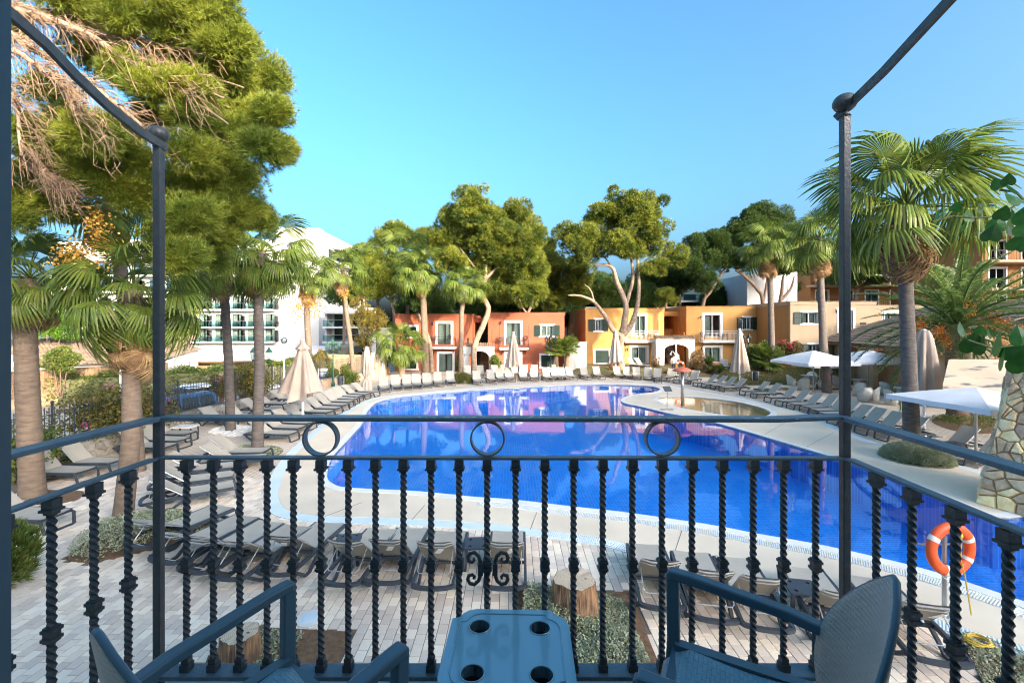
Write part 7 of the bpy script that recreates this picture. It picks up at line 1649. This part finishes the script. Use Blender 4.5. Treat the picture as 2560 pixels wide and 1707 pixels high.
# ---------------------------------------------------------------- balcony chairs and table
FZ = 2.9
def uvmesh(name, verts, faces, uvs, m, parent, smooth=True, thick=0):
    me = bpy.data.meshes.new(name); me.from_pydata(verts, [], faces); me.update(); l = me.uv_layers.new(name='UVMap')
    for lp in me.loops: l.data[lp.index].uv = uvs[lp.vertex_index]
    o = link(name, me, m, parent, smooth)
    if thick: s = o.modifiers.new('thickness','SOLIDIFY'); s.thickness = thick; s.offset = 0
    return o
def balcony_chair(x, y, az, label):
    t = thing('woven_armchair', label, 'chair', (x,y,FZ), -R(az), 'woven armchairs on the balcony')
    # seat with curved front lip
    n, m = 14, 12; vs = []; uv = []
    for j in range(m+1):
        s = j/m; yy = -.24+.52*s; zz = .455-.022*math.sin(math.pi*min(1,s*1.1))-(.075*max(0,s-.82)**1.5/.0764)
        for i in range(n+1): u = i/n-.5; xx = u*(.47-.03*(1-s)); vs.append((xx,yy,zz-.014*(1-(2*u)**2))); uv.append((xx,yy))
    uvmesh('seat', vs, [(j*(n+1)+i,j*(n+1)+i+1,(j+1)*(n+1)+i+1,(j+1)*(n+1)+i) for j in range(m) for i in range(n)], uv, mt['weave'], t, True, .02)
    # oval curved back
    n, m = 16, 16; vs = []; uv = []; rim = []
    for j in range(m+1):
        v = j/m; zz = .42+.53*v; half = .255*(1-abs(2*v-.80)**3.0*.52 if v > .4 else 1-.18*(1-v/.4)); half = .255*(1-(max(0,(v-.30)/.70))**1.9)**.78 if v > .30 else .255*(1-.16*(1-v/.30)**2)
        half = max(half,.012)
        for i in range(n+1): u = 2*i/n-1; xx = u*half; yy = -.255-.035*v-.03*v*v+.085*(xx/.255)**2; vs.append((xx,yy,zz)); uv.append((xx,zz))
    uvmesh('backrest', vs, [(j*(n+1)+i,j*(n+1)+i+1,(j+1)*(n+1)+i+1,(j+1)*(n+1)+i) for j in range(m) for i in range(n)], uv, mt['weaveback'], t, True, .018)
    b = MB(); L_ = [vs[j*(n+1)] for j in range(m+1)]; Rr = [vs[j*(n+1)+n] for j in range(m+1)]; b.tube(L_+Rr[::-1], .008, 8); b.build('back_rim', mt['chair'], t, smooth=True)
    for sx in (-1,1):
        a = MB(); a.path([(sx*.285,.275,.685),(sx*.285,.20,.682),(sx*.275,-.10,.648),(sx*.255,-.235,.625)], .046, .034); a.build('armrest', mt['chair'], t, bevel=.008)
        l = MB(); l.path([(sx*.285,.262,.69),(sx*.283,.258,.45),(sx*.280,.285,.0)], .036, .044, (0,1,0)); l.build('front_leg', mt['chair'], t, bevel=.006)
        l = MB(); l.path([(sx*.245,-.20,.44),(sx*.255,-.30,.0)], .036, .044, (0,1,0)); l.build('rear_leg', mt['chair'], t, bevel=.006)
        l = MB(); l.bar((sx*.265,.25,.43),(sx*.245,-.21,.43),.04,.04); l.build('side_rail', mt['chair'], t)
    l = MB(); l.bar((-.27,.245,.405),(.27,.245,.405),.03,.05); l.bar((-.245,-.21,.42),(.245,-.21,.42),.03,.04); l.build('cross_rail', mt['chair'], t)
    return t
balcony_chair(-.70,1.23,34,'blue-grey woven armchair on the left of the balcony table')
balcony_chair(.70,1.315,-63,'blue-grey woven armchair on the right of the balcony table, back to us')
tb_ = thing('balcony_table', 'glossy blue-grey resin table with cup holes between the two armchairs', 'table', (-.012,1.525,FZ), R(-2)); ht_ = .52; s = .214; nt_ = .035
pts = []
for (cx_,cy_,sg) in ((s,s,0),(-s,s,1),(-s,-s,2),(s,-s,3)):
    c0 = [(0,-.075),(-.006,-.045),(-.03,-.028),(-.036,0)]      # concave notch at each corner
    rot = sg*math.pi/2; q = [(.0,-.085),(-.010,-.055),(-.028,-.036),(-.048,-.028),(-.055,-.018),(-.058,0)]
    for (ax,ay) in q: X_, Y_ = s+ax, s+ay; pts.append((X_*math.cos(rot)-Y_*math.sin(rot), X_*math.sin(rot)+Y_*math.cos(rot)))
holes = [[(cx_+.036*math.cos(2*math.pi*k/20),cy_+.036*math.sin(2*math.pi*k/20)) for k in range(20)] for cx_ in (-.108,.108) for cy_ in (-.11,.11)]
o = sheet('table_top', [ccw(pts)]+[h_[::-1] for h_ in holes], ht_, mt['tabletop'], tb_, thick=.035)
for h_ in holes:
    b = MB(); n = len(h_); b.v += [(p[0],p[1],ht_-.001) for p in h_]+[(p[0],p[1],ht_-.09) for p in h_]; b.f += [((i+1)%n,i,n+i,n+(i+1)%n) for i in range(n)]+[tuple(n+i for i in range(n))]
    cu = b.build('cup_holder', mt['char'], tb_); cx_ = sum(p[0] for p in h_)/n; cy_ = sum(p[1] for p in h_)/n
    b = MB(); b.tube([(cx_+(p[0]-cx_)*1.05,cy_+(p[1]-cy_)*1.05,ht_+.001) for p in h_+h_[:1]], .0025, 5); b.build('rim', mt['tabletop'], cu)
b = MB(); ins = [(p[0]*.84,p[1]*.86,ht_+.0015) for p in ccw(pts)]; b.tube(ins+ins[:1], .0022, 5); b.build('raised_edge', mt['tabletop'], tb_)
for sx in (-1,1):
    for sy in (-1,1): q = MB(); q.bar((sx*.165,sy*.165,ht_-.035),(sx*.19,sy*.19,0),.045,.045); q.build('leg', mt['chair'], tb_)
